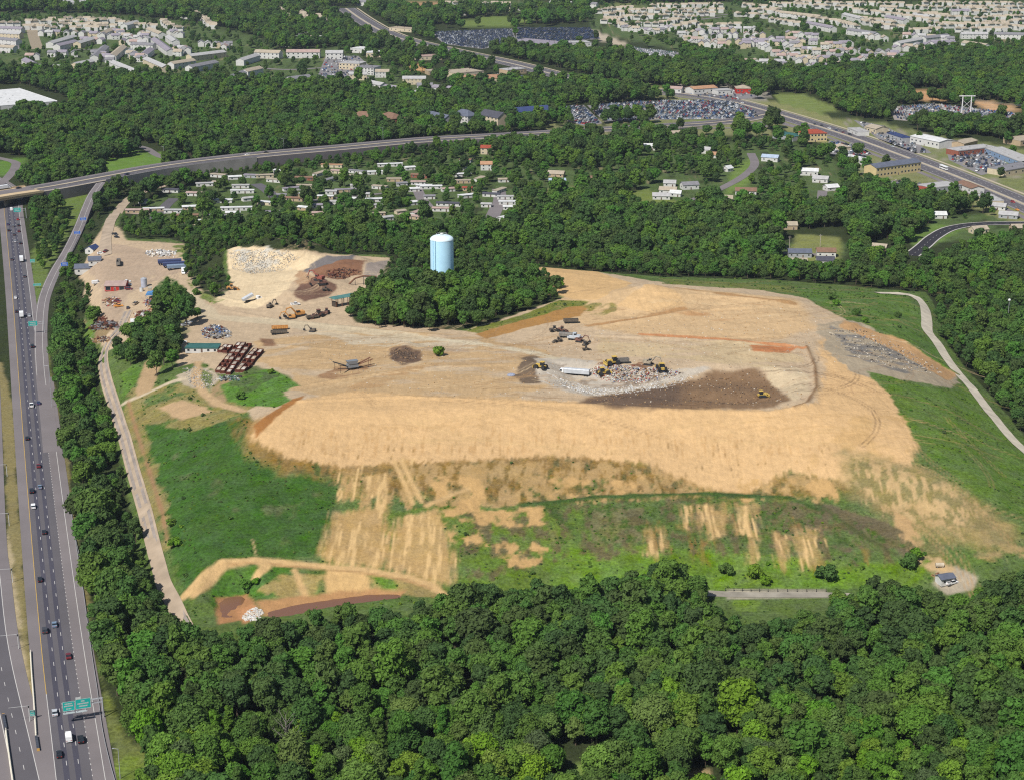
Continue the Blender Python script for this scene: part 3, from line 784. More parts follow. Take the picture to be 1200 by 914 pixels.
tag(slab('retaining_wall', VA[i0:i1], 15.02, 15.4, 0, 1.0, C('pale retaining wall', (176, 170, 162), rough=.9, var=.2, scale=.1), None, -.5), 'long pale grey retaining wall holding up the state road above the homes', 'wall')
# the overpass
br = thing('overpass', 'concrete road bridge carrying the state road across the motorway', 'bridge')
P = VA[max(0, ib0 - 10):ib1 + 1]; zf = P[:, 2]
CONC_L = C('pale bridge concrete', (226, 200, 160), rough=.9, var=.1, scale=.1)
slab('deck', P, -15.5, 15.5, -.45, .15, CONC_L, br)
slab('roadway', P, -12, 3, .152, .2, ASPH_OLD, br)
slab('parapet', P, 15.0, 15.5, .152, 1.2, CONC_L, br); slab('parapet', P, -15.5, -15.0, .152, 1.2, CONC_L, br)
for o in (-14, -7, 0, 7, 14): slab('girder', P, o - .4, o + .4, -2.3, -.452, CONC_L, br)
PIERX = []
for x0 in (at_z(26.5, 245, 0)[0] + 3, at_z(-2, 250, 0)[0] - 6, at_z(-40, 252, 0)[0]):
    i = int(np.searchsorted(VA[:, 0], x0)); q = VA[i]; n = normals(VA)[i]
    pr = slab('pier', VA[i-1:i+2] if False else np.array([q - np.array([.6, 0, 0]), q + np.array([.6, 0, 0])]), -14, 14, -q[2] - .3, -2.32, CONC, br)
strip('motorway_underpass_ground', np.array([AX[0], AX[1]]), 0, 1, ASPH_OLD, .05) if False else None

# --- US route on the right
UP = [(405,10),(425,24),(450,38),(478,48),(530,60),(600,75),(668,92),(740,104),(800,110),(850,118),(900,131),(960,149),(1000,162),(1060,184),(1120,207),(1200,240),(1300,286)]
U = resample(pxline(UP, 0), 8)
us = strip('highway', U, -16, 16, ASPH_OLD, .12)
strip('highway_lanes', U, -14, -2.5, ASPH, .128); strip('highway_lanes', U, 2.5, 14, ASPH, .128)
marking('lane_marking', U, [(o, .3, 3, 9, 0, 4000) for o in (-10, -6.2, 6.2, 10)] + [(o, .3, 0, 0, 0, 4000) for o in (-14, 14, -2.4, 2.4)], WHITE_P, .14, us)
strip('highway_median', U, -1.5, 1.5, CONC, .22)
strip('highway_footway', U, -21, -18, CONC, .10); 
strip('service_road', U[int(len(U) * .52):], 19.5, 25, ASPH_OLD, .1)
ROADS.append((U, 38, 26))
# --- side streets
def street(name, pts, w, m=ASPH_OLD, clear=3, z=None, lift=.14):
    P = resample(pxline(pts, z), 5)
    o = strip(name, P, -w / 2, w / 2, m, lift); ROADS.append((P, w / 2 + clear, w / 2 + clear)); return o, P
street('street', [(780,252),(805,238),(835,226),(868,209),(884,194),(880,180)], 8, ASPH_OLD, 5, 0)
o, P = street('access_road', [(1068,300),(1082,289),(1095,278),(1115,268),(1150,263),(1215,262)], 10, ASPH_NEW, 4, 0)
for s in (-1, 1): strip('access_road_kerb', P, s * 5.3 - .5, s * 5.3 + .5, C('kerb concrete', (220, 214, 206)), .26)
marking('lane_marking', P, [(0, .2, 3, 6, 0, 500)], WHITE_P, .16, o)
street('ramp_road', [(150,170),(170,174),(188,184),(215,190)], 8, ASPH_OLD, 5, 0)
street('ramp_road', [(-10,222),(4,213),(12,205),(18,196),(16,190),(-10,184)], 8, ASPH_OLD, 4, 0)
street('street', [(182,262),(188,250),(196,240),(204,233)], 9, ASPH, 3, 0)
street('street', [(300,216),(312,223),(322,232)], 10, ASPH, 3, 0)
street('street', [(488,220),(494,233),(502,243)], 9, ASPH_OLD, 3, 0)
street('street', [(574,262),(580,248),(586,235),(584,222)], 11, ASPH_OLD, 4, 0)
street('street', [(360,236),(400,232),(440,228),(480,224)], 5, ASPH_OLD, 1, 0)
street('street', [(340,262),(380,262),(420,258),(455,254)], 5, ASPH_OLD, 1, 0)
street('street', [(918,297),(940,298),(970,300)], 7, ASPH_OLD, 2, 0)
street('street', [(955,246),(962,236),(964,224)], 8, ASPH_OLD, 3, 0)
street('street', [(300,80),(340,82),(400,80),(430,92)], 9, ASPH_OLD, 4, 0)
street('street', [(36,28),(39,42),(44,58)], 16, C('brown lot', (176, 160, 134)), 4, 0)
street('street', [(60,60),(110,58),(170,56),(215,55)], 7, ASPH_OLD, 3, 0)
street('street', [(730,17),(790,21),(860,17)], 8, ASPH_OLD, 2, 0)
street('street', [(730,27),(790,26),(850,20)], 8, ASPH_OLD, 2, 0)
street('street', [(810,42),(850,42),(900,46),(950,56)], 8, ASPH_OLD, 2, 0)
street('street', [(930,82),(1000,75),(1050,62)], 8, ASPH_OLD, 2, 0)
street('street', [(880,146),(905,143),(935,150)], 9, ASPH_OLD, 2, 0)
street('street', [(700,150),(760,151),(880,150),(900,146)], 7, ASPH_OLD, 2, 0)
# --- tracks round the landfill
o, P = street('haul_road', [(222,748),(212,726),(203,706),(192,685),(181,645),(170,600),(157,555),(145,510),(132,470),(123,440),(121,418),(128,400),(140,386),(150,365)], 5.6, GRAVEL, 0, None, .2)
strip('haul_road_wheel_track', P, -1.9, -.7, C('grey gravel', (172, 160, 150), rough=.95, var=.25, scale=.2), .212); strip('haul_road_wheel_track', P, .7, 1.9, C('grey gravel', (172, 160, 150)), .212)
street('haul_road', [(124,300),(124,280),(128,264),(134,252),(143,242),(156,231),(178,222),(205,216)], 8, GRAVEL, 3, None, .28)
street('perimeter_track', [(1028,344),(1055,345),(1073,349),(1083,360),(1086,375),(1087,388),(1098,402),(1112,424),(1132,448),(1152,473),(1178,505),(1205,532),(1240,565)], 6.5, GRAVEL_W, 1, None, .3)
street('toe_road', [(815,694),(846,696),(880,697),(920,697),(968,697),(1000,698)], 4.6, C('toe gravel', (176, 168, 152), rough=.95, var=.3, scale=.15), 2, None, .14)
# open lots
LOTS = []
def lot(name, px, m, z=0, lift=.1):
    P = [at_z(u, v, z) for u, v in px]
    mb = MB(); mb.add([(x, y, lift) for x, y in P], [tuple(range(len(P)))] )
    o = mb.build(name, m); o['kind'] = 'structure'; LOTS.append(np.array(P)); return np.array(P)
LOTM = C('lot asphalt', (150, 146, 146), rough=.9, var=.12, scale=.03)
LOT_A = lot('parking_lot', [(688,124),(748,119.5),(800,118),(858,119),(886,130),(892,138),(862,140),(760,141),(708,143)], LOTM)
LOT_B = lot('parking_lot', [(650,126),(684,123.5),(706,145),(688,149),(664,142)], LOTM, 0, .104)
LOT_C = lot('salvage_yard', [(1042,126),(1095,122),(1128,126),(1190,133),(1200,146),(1150,147),(1120,142),(1088,144),(1048,141)], C('yard dirt', (178, 168, 160)))
LOT_D = lot('parking_lot', [(505,38),(600,34),(606,50),(565,58),(520,52)], LOTM)
LOT_E = lot('parking_lot', [(606,33),(692,33),(704,46),(652,50),(604,47)], LOTM, 0, .104)
LOT_F = lot('trailer_lot', [(735,55),(796,62),(792,70),(735,68)], LOTM)
lot('sports_court', [(737,69),(772,71),(768,76),(740,75)], C('teal court', (96, 142, 150)), 0, .12)
LOT_G = lot('parking_lot', [(800,107),(870,106),(892,114),(860,118),(800,112)], LOTM)
LOT_H = lot('parking_lot', [(1000,141),(1036,148),(1072,166),(1092,180),(1070,180),(1030,164)], LOTM)
LOT_I = lot('parking_lot', [(1108,172),(1165,182),(1186,197),(1150,206),(1112,188)], LOTM)
LOT_J = lot('parking_lot', [(972,165),(1010,172),(1022,182),(990,186),(966,178)], LOTM)
LOT_K = lot('parking_lot', [(530,92),(600,86),(640,96),(600,100),(540,100)], LOTM)
LOT_L = lot('parking_lot', [(1020,214),(1050,212),(1118,222),(1090,232),(1030,226)], LOTM)
LOT_M = lot('parking_lot', [(382,66),(420,66),(440,84),(410,96),(372,90)], LOTM)
LOT_N = lot('parking_lot', [(-20,32),(26,32),(22,62),(-20,64)], LOTM)
# ------------------------------------------------------------------ buildings
FOOT = []
WALLS = {'white': (236,234,228), 'cream': (232,216,184), 'tan': (208,184,150), 'grey': (186,188,190), 'brick': (168,104,84), 'yellow': (236,214,160), 'blue': (150,176,206), 'pink': (222,178,160), 'brown': (140,112,92), 'red': (206,62,52)}
ROOFS = {'white': (240,240,238), 'grey': (150,148,152), 'dark': (92,92,102), 'brown': (150,118,98), 'pink': (196,170,160), 'tan': (196,182,160), 'red': (176,86,66), 'orange': (204,158,124), 'blue': (70,84,130), 'slate': (112,118,134), 'green': (70,120,116), 'ltblue': (190,206,226), 'ltgrey': (200,198,196), 'lilac': (166,158,168)}
def WM(k): return C(k + ' siding', WALLS[k], rough=.75, var=.1, scale=.5)
def RM(k): return C(k + ' roof', ROOFS[k], rough=.85, var=.18, scale=.35)
GLASS = mat('window glass', (.02, .026, .034), rough=.12, var=.2)
TRIM = C('white trim', (236, 236, 232), rough=.6, var=.05)
DOORM = C('door paint', (120, 96, 84), rough=.6)

_bm = {}
def wall_mesh(L, W, H, roof, rise, wm):
    mb = MB(); mb.box(-L/2, L/2, -W/2, W/2, -.4, H, 0)
    if roof == 'gable':
        for s in (-1, 1):
            x = s * L / 2
            mb.add([(x, -W/2, H), (x, W/2, H), (x, 0, H + rise)], [(0, 1, 2)])
    return mb.mesh('wall', wm)
def roof_mesh(L, W, H, roof, rise, rm, eave=.45):
    mb = MB(); l, w_ = L/2 + eave, W/2 + eave; th = .22
    if roof == 'flat':
        mb.box(-L/2 - .12, L/2 + .12, -W/2 - .12, W/2 + .12, H + .003, H + .25, 0)
        # upstand and rooftop plant
        for a in ((-L/2 - .2, L/2 + .2, -W/2 - .2, -W/2 + .1), (-L/2 - .2, L/2 + .2, W/2 - .1, W/2 + .2)): mb.box(a[0], a[1], a[2], a[3], H - .2, H + .6, 1 if False else 0)
        if L > 24:
            n = int(L / 12)
            for k in range(n):
                x = -L/2 + (k + .5) * L / n + random.uniform(-2, 2); y = random.uniform(-.25, .25) * W
                mb.box(x - .9, x + .9, y - .8, y + .8, H + .252, H + 1.3, 0)
    elif roof == 'gable':
        dz = eave * rise / (W / 2)
        top = [(-l, 0, H + rise + th), (l, 0, H + rise + th)]
        v = [(-l, -w_, H - dz + th), (l, -w_, H - dz + th), (l, 0, H + rise + th), (-l, 0, H + rise + th), (l, w_, H - dz + th), (-l, w_, H - dz + th)]
        u = [(x, y, z - th) for x, y, z in v]
        f = [(0,1,2,3), (3,2,4,5), (7,6,9,8)[::1], (8,9,11,10)]
        mb.add(v + u, [(0,1,2,3), (3,2,4,5), (9,8,7,6), (11,10,8,9), (0,6,7,1), (4,10,11,5), (1,7,8,2), (2,8,10,4), (3,9,6,0), (5,11,9,3)])
    elif roof == 'hip':
        q = min(W / 2, L / 2 - .5); dz = eave * rise / (W / 2)
        v = [(-l, -w_, H - dz + th), (l, -w_, H - dz + th), (l, w_, H - dz + th), (-l, w_, H - dz + th), (-l + q + eave, 0, H + rise + th), (l - q - eave, 0, H + rise + th)]
        u = [(x, y, z - th) for x, y, z in v[:4]]
        mb.add(v + u, [(0,1,5,4), (1,2,5), (2,3,4,5), (3,0,4), (0,6,7,1), (1,7,8,2), (2,8,9,3), (3,9,6,0), (9,8,7,6)])
    elif roof == 'bow':          # rounded metal roof of a mobile home
        n = 6
        prof = [(-l + 2*l*0, 0)]
        v = []; f = []
        for s in (-l, l):
            for k in range(n + 1):
                a = math.pi * k / n; v.append((s, -w_ * math.cos(a), H + .06 + rise * math.sin(a)))
        for k in range(n): f.append((k, n + 1 + k, n + 2 + k, k + 1))
        f += [tuple(range(n, -1, -1)), tuple(range(n + 1, 2 * n + 2)), (0, n, 2*n+1, n+1)]
        mb.add(v, f)
    return mb.mesh('roof', rm)
def win_mesh(w=1.2, h=1.1):
    k = ('win', w, h)
    if k not in _bm:
        mb = MB(); mb.box(-w/2 - .1, w/2 + .1, -.03, .02, -h/2 - .1, h/2 + .1, 1); mb.box(-w/2, w/2, -.045, .0, -h/2, h/2, 0)
        _bm[k] = mb.mesh('window', [GLASS, TRIM])
    return _bm[k]
def door_mesh(w=1.0, h=2.0):
    k = ('door', w, h)
    if k not in _bm:
        mb = MB(); mb.box(-w/2 - .1, w/2 + .1, -.03, .02, 0, h + .1, 1); mb.box(-w/2, w/2, -.05, 0, .02, h, 0)
        _bm[k] = mb.mesh('door', [DOORM, TRIM])
    return _bm[k]
def part(name, me, parent, loc=(0, 0, 0), rz=0):
    o = bpy.data.objects.new(name, me); COL.objects.link(o); o.parent = parent; o.location = loc; o.rotation_euler = (0, 0, rz); return o
def house(name, x, y, z, rz, L, W, H, roof, rise, wall, roofc, label, cat, group=None, wins=3, storeys=1, door=True, ends=False, clear=None, front=None, ww=1.2, wh=1.1):
    t = thing(name, label, cat, (x, y, z), rz, group)
    key = (L, W, H, roof, rise, wall)
    if key not in _bm: _bm[key] = wall_mesh(L, W, H, roof, rise, WM(wall))
    part('wall', _bm[key], t)
    key = (L, W, H, roof, rise, 'r', roofc)
    if key not in _bm: _bm[key] = roof_mesh(L, W, H, roof, rise, RM(roofc))
    part('roof', _bm[key], t)
    hs = H / storeys
    # windows on the long side that looks at us, and on the visible gable end
    side = -1 if math.cos(rz) > 0 else 1
    for st in range(storeys):
        for k in range(wins):
            xx = -L/2 + (k + .5) * L / wins
            if door and st == 0 and k == wins // 2 and wins > 1:
                part('door', door_mesh(), t, (xx, side * (W/2 + .01), 0), 0 if side < 0 else math.pi); continue
            part('window', win_mesh(ww, wh), t, (xx, side * (W/2 + .01), hs * st + hs * .55), 0 if side < 0 else math.pi)
        if ends:
            for sx in (-1, 1): part('window', win_mesh(ww, wh), t, (sx * (L/2 + .01), 0, hs * st + hs * .55), sx * math.pi / 2)
    r = max(W, 3)
    n = max(1, int(L / r)); front = front or (18 if W < 6 else 24 if W < 12 else 34)
    for k in range(n):
        q = (-L/2 + (k + .5) * L / n)
        FOOT.append((x + q * math.cos(rz), y + q * math.sin(rz), (clear if clear is not None else W / 2 + 1), front))
    return t
def long_building(name, a, b, W, H, roof, rise, wall, roofc, label, cat, group=None, z=0, **k):
    """a, b: bearings of the two ends of the roof"""
    p = np.array(at_z(*a, z + H)); q = np.array(at_z(*b, z + H)); c = (p + q) / 2; d = q - p
    L = round(float(np.hypot(*d)), 1)
    rz = math.atan2(d[1], d[0])
    if 'wins' not in k: k['wins'] = max(2, min(14, int(L / 3.5)))
    return house(name, c[0], c[1], z, rz, L, W, H, roof, rise, wall, roofc, label, cat, group, **k)

# --- mobile homes on the court behind the landfill: (u, v, length, turn, roof, wall)
MH = [(200,222,14,-8,'dark','white'),(161,246,18,2,'pink','tan'),(161,252,18,2,'pink','cream'),(159,258,14,0,'ltgrey','white'),(160,264,9,4,'white','white'),(169,235,9,20,'grey','white'),
 (203,246,14,0,'ltgrey','white'),(217,252,20,3,'brown','tan'),(228,226,13,-10,'pink','white'),(258,213,13,-6,'tan','white'),(275,207,11,18,'white','white'),(282,217,14,4,'ltgrey','white'),(284,223,19,3,'white','white'),
 (261,234,15,2,'white','white'),(277,243,24,6,'white','white'),(273,249,11,3,'white','cream'),(290,232,9,30,'ltgrey','white'),(251,266,9,24,'tan','white'),(295,205,13,-12,'lilac','grey'),
 (327,200,9,-34,'white','white'),(310,205,15,14,'tan','cream'),(389,193,19,-8,'orange','cream'),(357,208,16,-4,'brown','brick'),(357,217,13,-4,'tan','cream'),(457,192,22,12,'white','white'),(417,217,9,10,'ltgrey','white'),
 (345,232,15,-12,'brown','tan'),(435,240,17,12,'ltgrey','white'),(438,233,13,12,'white','white'),(373,267,13,14,'ltgrey','white'),(400,273,16,-10,'dark','white'),(442,278,13,12,'tan','cream'),(475,260,8,0,'brown','white'),
 (318,248,15,6,'lilac','white'),(305,256,10,-20,'white','white'),(492,205,15,-20,'brown','brick'),(497,217,13,-4,'white','white'),(415,257,11,-14,'dark','brick'),(469,247,8,30,'tan','cream'),(388,224,9,0,'ltgrey','white'),
 (490,213,12,2,'pink','white'),(505,218,18,6,'white','white'),(527,238,21,-9,'dark','white'),(520,244,18,-4,'pink','white'),(546,187,11,-20,'brown','grey'),(549,197,9,30,'ltgrey','white'),
 (576,227,14,-14,'dark','white'),(592,230,13,0,'ltgrey','white'),(595,236,14,0,'white','white'),(595,242,7,0,'white','white'),(588,255,6,60,'white','white'),(564,257,10,-20,'tan','cream'),(525,221,11,20,'pink','white'),(548,220,8,-10,'red','tan'),
 (335,258,9,-30,'ltgrey','white'),(480,196,9,20,'white','white'),(330,228,8,0,'grey','white'),(428,227,9,0,'ltgrey','white'),(408,206,9,-8,'tan','white'),(445,266,8,10,'grey','white'),(372,240,9,6,'lilac','white'),(392,236,9,-8,'ltgrey','white'),(570,239,8,-6,'ltgrey','white')]
_r = random.Random(5)
for _ in range(400):       # the rest of the court, set out along its lanes
    if len(MH) > 112: break
    v = _r.uniform(200, 276); u = _r.uniform(175 + max(0, (238 - v)) * 2.2, 600)
    if min((abs(u - a[0]) / 1.6 + abs(v - a[1]) * 1.6) for a in MH) < 13: continue
    MH.append((u, v, _r.choice([9, 11, 13, 14, 16, 18]), _r.choice([-8, 4, 12, -24, 32, 60]) + _r.uniform(-6, 6), _r.choice(['white', 'ltgrey', 'tan', 'white', 'white', 'lilac', 'white', 'grey', 'pink']), _r.choice(['white', 'white', 'cream', 'tan'])))
_mh = {}
for (u, v, L, rz, rc, wc) in MH:
    x, y = at_z(u, v, 2.6)
    size = 'long' if L >= 14 else 'short'
    wide = 5.2 if L < 16 else 4.6
    nm = {'ltgrey': 'pale grey', 'dark': 'dark', 'ltblue': 'pale blue'}.get(rc, rc); wn = {'brick': 'brick red'}.get(wc, wc)
    house('mobile_home', x, y, -.1, R(rz), L, wide, 2.7, 'gable' if L < 13 or rc in ('brown', 'pink', 'dark', 'red') else 'bow', .7 if L < 13 or rc in ('brown', 'pink', 'dark', 'red') else .35, wc, rc,
          f'{size} {wn} mobile home under a {nm} roof on the court north of the landfill', 'mobile home', 'mobile homes among the court trees', wins=max(2, L // 4), clear=3.4)
# --- detached houses in the trees
DH = [(572,173,13,-6,6,'red','cream','tall cream house under a red-brown roof beside the state road'),(570,192,10,0,5.5,'orange','white','tall white house under a pink-orange roof behind the mobile homes'),
 (653,212,14,3,3,'ltblue','white','white bungalow under a pale blue roof in a clearing east of the court'),(652,203,14,-14,3,'tan','tan','tan bungalow behind the pale blue roofed one'),
 (687,209,10,-8,3,'brown','white','small white house under a brown roof beside the eastern clearing'),(761,171,10,0,4,'white','white','small white house with a white roof south of the car lot'),
 (746,157,12,0,5,'tan','cream','cream house just below the parking lot'),(785,214,10,-8,3,'ltgrey','white','small pale house by the lawn west of the side street'),
 (783,222,14,-12,3.5,'tan','white','white house under a tan roof by the lawn'),(808,216,14,14,4,'grey','white','white gabled house nearest the side street'),(792,226,9,-16,3,'white','white','small white outbuilding below the lawn houses'),
 (775,229,14,-4,3,'ltgrey','white','low white house at the lawn edge'),(754,241,9,-20,3,'ltblue','white','small pale blue roofed house in the trees below the lawn'),(828,175,9,-30,4,'ltgrey','white','narrow white house behind tall trees south of the lot'),
 (838,181,10,-10,3,'orange','white','white cottage under an orange-tan roof'),(853,197,7,40,3,'white','white','small white shed house west of the side street'),(903,184,15,-22,4,'ltblue','white','white house under a pale bluish roof east of the side street'),
 (948,200,16,-12,4,'white','white','large white house with a white roof in the eastern trees'),(962,209,13,-20,3.5,'ltgrey','white','pale house beside the large white one'),(974,219,11,20,3,'white','white','white house with a cluttered yard in the eastern trees'),
 (874,223,17,-6,3.5,'brown','white','long white house under a brown roof below the side street'),(852,232,9,-10,3,'tan','white','small tan roofed house beside the street end'),(925,263,11,0,3.5,'tan','tan','tan house above a small lawn'),
 (937,295,16,-2,3.5,'slate','grey','grey house under a slate roof on the small lane'),(935,306,12,0,3,'tan','cream','low cream house below the slate roofed one'),(968,294,13,-4,4,'brown','white','white house under a dark brown roof on the small lane'),
 (967,304,12,-4,3,'dark','white','white house with a dark roof band below the lane'),(1031,289,10,-24,3.5,'tan','tan','tan house half hidden by trees east of the lane'),(1100,251,11,0,3,'white','white','white house above the new black road'),
 (1147,268,12,16,3.5,'tan','cream','cream house beside the new black road'),(1182,251,14,-20,3,'ltgrey','grey','grey house between the new road and the highway'),(1194,266,12,4,3,'tan','tan','tan house at the end of the new black road'),
 (98,313,11,6,4,'slate','white','white house under a slate roof beside the yard entrance'),(111,304,8,10,3.5,'slate','white','small white house at the yard entrance'),(108,291,8,70,3,'blue','white','narrow white cabin under a dark blue roof at the yard entrance'),
 (1170,241,12,-24,3,'ltgrey','white','pale house under the highway embankment')]
for (u, v, L, rz, H, rc, wc, lab) in DH:
    z = float(spot(u, v + 3)[2]) if u < 130 else 0
    x, y = at_z(u, v, z + H)
    house('house', x, y, z - .05, R(rz), L, 8.5 if L > 9 else 6.5, H, 'gable', 2.0, wc, rc, lab, 'house', None, wins=max(2, L // 4), storeys=2 if H >= 5 else 1, clear=5.5, ends=True)
# --- larger buildings
LB = [
 ('apartment_house', (300,61), (329,62), 13, 8, 'gable', 3, 'white', 'tan', 'western long white apartment house under a tan roof', 'apartments', 6),
 ('apartment_house', (336,61), (375,61), 13, 8, 'gable', 3, 'white', 'pink', 'middle long white apartment house under a pinkish roof', 'apartments', 7),
 ('apartment_house', (382,62), (402,62), 13, 8, 'gable', 3, 'white', 'ltgrey', 'short white apartment house east of the long pair', 'apartments', 4),
 ('office_building', (401,73), (425,74), 22, 8, 'flat', 1, 'cream', 'ltgrey', 'flat cream block with a pale roof above the town houses', 'office', 6),
 ('office_building', (420,78), (442,79), 22, 9, 'flat', 1, 'white', 'grey', 'flat white block with a grey roof above the town houses', 'office', 6),
 ('store', (415,56), (432,57), 20, 6, 'flat', 1, 'white', 'white', 'small white store west of the highway', 'store', 4),
 ('store', (430,61), (452,61), 24, 6, 'flat', 1, 'cream', 'white', 'long cream store west of the highway', 'store', 5),
 ('apartment_house', (414,135), (437,136), 14, 7, 'hip', 4, 'tan', 'brown', 'brown roofed building deep in the woods north of the state road', 'building', 5),
 ('apartment_house', (451,135), (467,139), 16, 10, 'hip', 4, 'brick', 'brown', 'tall brown roofed building with a dark brick end in the woods', 'building', 5),
 ('apartment_house', (505,135), (526,140), 13, 7, 'gable', 4, 'grey', 'slate', 'grey gabled house in the woods beside the state road', 'building', 5),
 ('apartment_house', (536,133), (554,136), 14, 9, 'hip', 5, 'white', 'slate', 'white three-storey house under a slate roof beside the state road', 'apartments', 5),
 ('apartment_house', (568,134), (590,138), 15, 9, 'gable', 5, 'cream', 'dark', 'cream three-storey house under a dark gable roof beside the state road', 'apartments', 5),
 ('apartment_house', (602,131), (641,128), 16, 7, 'gable', 4, 'white', 'blue', 'long white building under a dark blue roof west of the parking lots', 'building', 9),
 ('store', (525,85), (558,82), 34, 7, 'flat', 1, 'cream', 'tan', 'tan roofed store behind the widest tan store', 'store', 5),
 ('store', (544,91), (591,90), 34, 8, 'flat', 1, 'cream', 'orange', 'wide store with an orange-tan roof and cream front', 'store', 8),
 ('store', (486,66), (516,65), 18, 5, 'flat', 1, 'cream', 'pink', 'pinkish roofed shop west of the highway', 'store', 6),
 ('big_store', (605,47), (660,52), 40, 8, 'flat', 1, 'cream', 'lilac', 'long cream fronted big store beyond the highway', 'store', 10),
 ('store', (685,58), (708,60), 20, 6, 'flat', 1, 'red', 'white', 'red and white building beyond the highway trees', 'store', 5),
 ('store', (780,103), (800,104), 12, 5, 'gable', 2, 'white', 'pink', 'white shop at the west end of the row above the car lot', 'store', 4),
 ('store', (808,104), (836,102), 18, 6, 'gable', 2, 'white', 'orange', 'shop with an orange-tan roof above the car lot', 'store', 6),
 ('store', (838,106), (856,105), 14, 5, 'flat', 1, 'white', 'ltgrey', 'flat white shop in the row above the car lot', 'store', 4),
 ('store', (862,103), (879,103), 16, 6, 'hip', 3, 'red', 'tan', 'pavilion shop with a tan hip roof and red front', 'store', 4),
 ('motel', (939,156), (966,155), 15, 8, 'hip', 3, 'yellow', 'red', 'cream three-storey motel under a red roof beside the highway', 'motel', 7),
 ('canopy_shop', (912,156), (936,160), 16, 4.5, 'flat', 1, 'grey', 'green', 'teal flat-roofed filling station shop beside the crossing', 'shop', 4),
 ('motel', (1020,196), (1072,189), 15, 8.5, 'gable', 2.5, 'yellow', 'slate', 'long cream motel under a slate roof below the highway', 'motel', 13),
 ('workshop', (1076,159), (1110,166), 20, 6.5, 'gable', 1.6, 'white', 'white', 'white metal workshop above the highway car yard', 'workshop', 7),
 ('car_port', (1044,156), (1063,162), 9, 4, 'flat', 1, 'grey', 'blue', 'open dark blue roofed canopy on the dealer lot', 'canopy', 4),
 ('shopping_row', (1116,176), (1160,171), 16, 5, 'flat', 1, 'brick', 'ltgrey', 'near wing of the grey roofed shopping row east of the highway', 'shops', 9),
 ('shopping_row', (1163,173), (1215,193), 18, 5, 'flat', 1, 'blue', 'ltgrey', 'far wing of the grey roofed shopping row with blue awnings', 'shops', 9),
 ('store', (1168,199), (1215,191), 20, 5, 'flat', 1, 'cream', 'grey', 'low grey roofed store in front of the shopping row', 'store', 6),
 ('store', (1186,164), (1220,160), 22, 5, 'flat', 1, 'tan', 'tan', 'tan roofed store at the east edge behind the shopping row', 'store', 5),
 ('restaurant', (1050,217), (1082,222), 14, 4.5, 'flat', 1, 'brick', 'red', 'red and blue roofed restaurant below the highway', 'restaurant', 6),
 ('restaurant', (1058,223), (1078,228), 12, 4.6, 'hip', 2, 'brown', 'blue', 'dark blue roofed dining hall beside the red roofed restaurant', 'restaurant', 4),
 ('store', (1084,219), (1118,215), 18, 4.5, 'flat', 1, 'grey', 'ltgrey', 'pale flat store beside the red roofed restaurant', 'store', 6),
 ('store', (1021,148), (1034,151), 16, 5, 'gable', 2, 'cream', 'tan', 'tan roofed dealer house under the trees beside the highway', 'store', 4),
 ('store', (990,182), (1016,188), 10, 4, 'flat', 1, 'white', 'white', 'low white garage beside the car yard below the highway', 'garage', 5),
 ('store', (1000,150), (1012,155), 12, 4, 'flat', 1, 'white', 'ltgrey', 'small pale sales office at the head of the dealer lots', 'store', 3),
 ('store', (1122,168), (1138,164), 14, 5, 'gable', 1.5, 'tan', 'tan', 'tan roofed shop behind the near shopping wing', 'store', 4),
 ('store', (1128,214), (1146,221), 12, 4.5, 'gable', 1.6, 'white', 'brown', 'white shop under a brown roof below the highway', 'store', 4),
 ('store', (1152,228), (1168,236), 12, 4.5, 'flat', 1, 'cream', 'ltgrey', 'cream flat shop below the highway near the right edge', 'store', 4),
 ('store', (980,170), (992,173), 10, 4, 'hip', 1.8, 'cream', 'tan', 'small tan hipped office in the car yard below the highway', 'store', 3),
 ('store', (700,163), (716,162), 12, 4.5, 'flat', 1, 'white', 'ltgrey', 'white flat shop on the state road east of the woods', 'store', 4),
 ('store', (780,156), (800,155), 12, 4.5, 'gable', 1.6, 'tan', 'tan', 'tan shop below the parking lot lawn', 'store', 4),
 ('store', (590,82), (612,80), 18, 6, 'flat', 1, 'tan', 'ltgrey', 'pale store between the orange-tan store and the highway', 'store', 6),
 ('store', (634,97), (660,98), 14, 5, 'flat', 1, 'red', 'ltgrey', 'red fronted pale roofed store beside the highway', 'store', 6),
 ('store', (500,83), (522,82), 16, 5, 'flat', 1, 'tan', 'tan', 'low tan store beside the bare orange plot', 'store', 5),
 ('store', (460,32), (486,34), 16, 5, 'flat', 1, 'cream', 'tan', 'cream store at the far bend of the highway', 'store', 5),
 ('store', (488,33), (506,34), 14, 5, 'flat', 1, 'white', 'orange', 'orange roofed store at the far bend of the highway', 'store', 4),
 ('store', (662,50), (690,49), 22, 6, 'flat', 1, 'white', 'ltgrey', 'pale annex at the east end of the big store', 'store', 5),
 ('store', (58,3), (116,1), 60, 8, 'flat', 1, 'white', 'ltgrey', 'long pale building on the far western horizon', 'warehouse', 8),
]
for (nm, a, b, W, H, roof, rise, wc, rc, lab, cat, n) in LB:
    long_building(nm, a, b, W, H, roof, rise, wc, rc, lab, cat, None, wins=n, storeys=max(1, int(H / 3)) if cat in ('apartments', 'motel', 'building', 'office') else 1, door=True, clear=W / 2 + 2, ww=1.8, wh=1.5)
p = np.array(at_z(22, 104, 7)); q = np.array(at_z(67, 119, 7)); d_ = q - p; Lw = float(np.hypot(*d_)); nrm = np.array([d_[1], -d_[0]]) / Lw
if nrm[0] > 0: nrm = -nrm
cw = (p + q) / 2 + nrm * 50
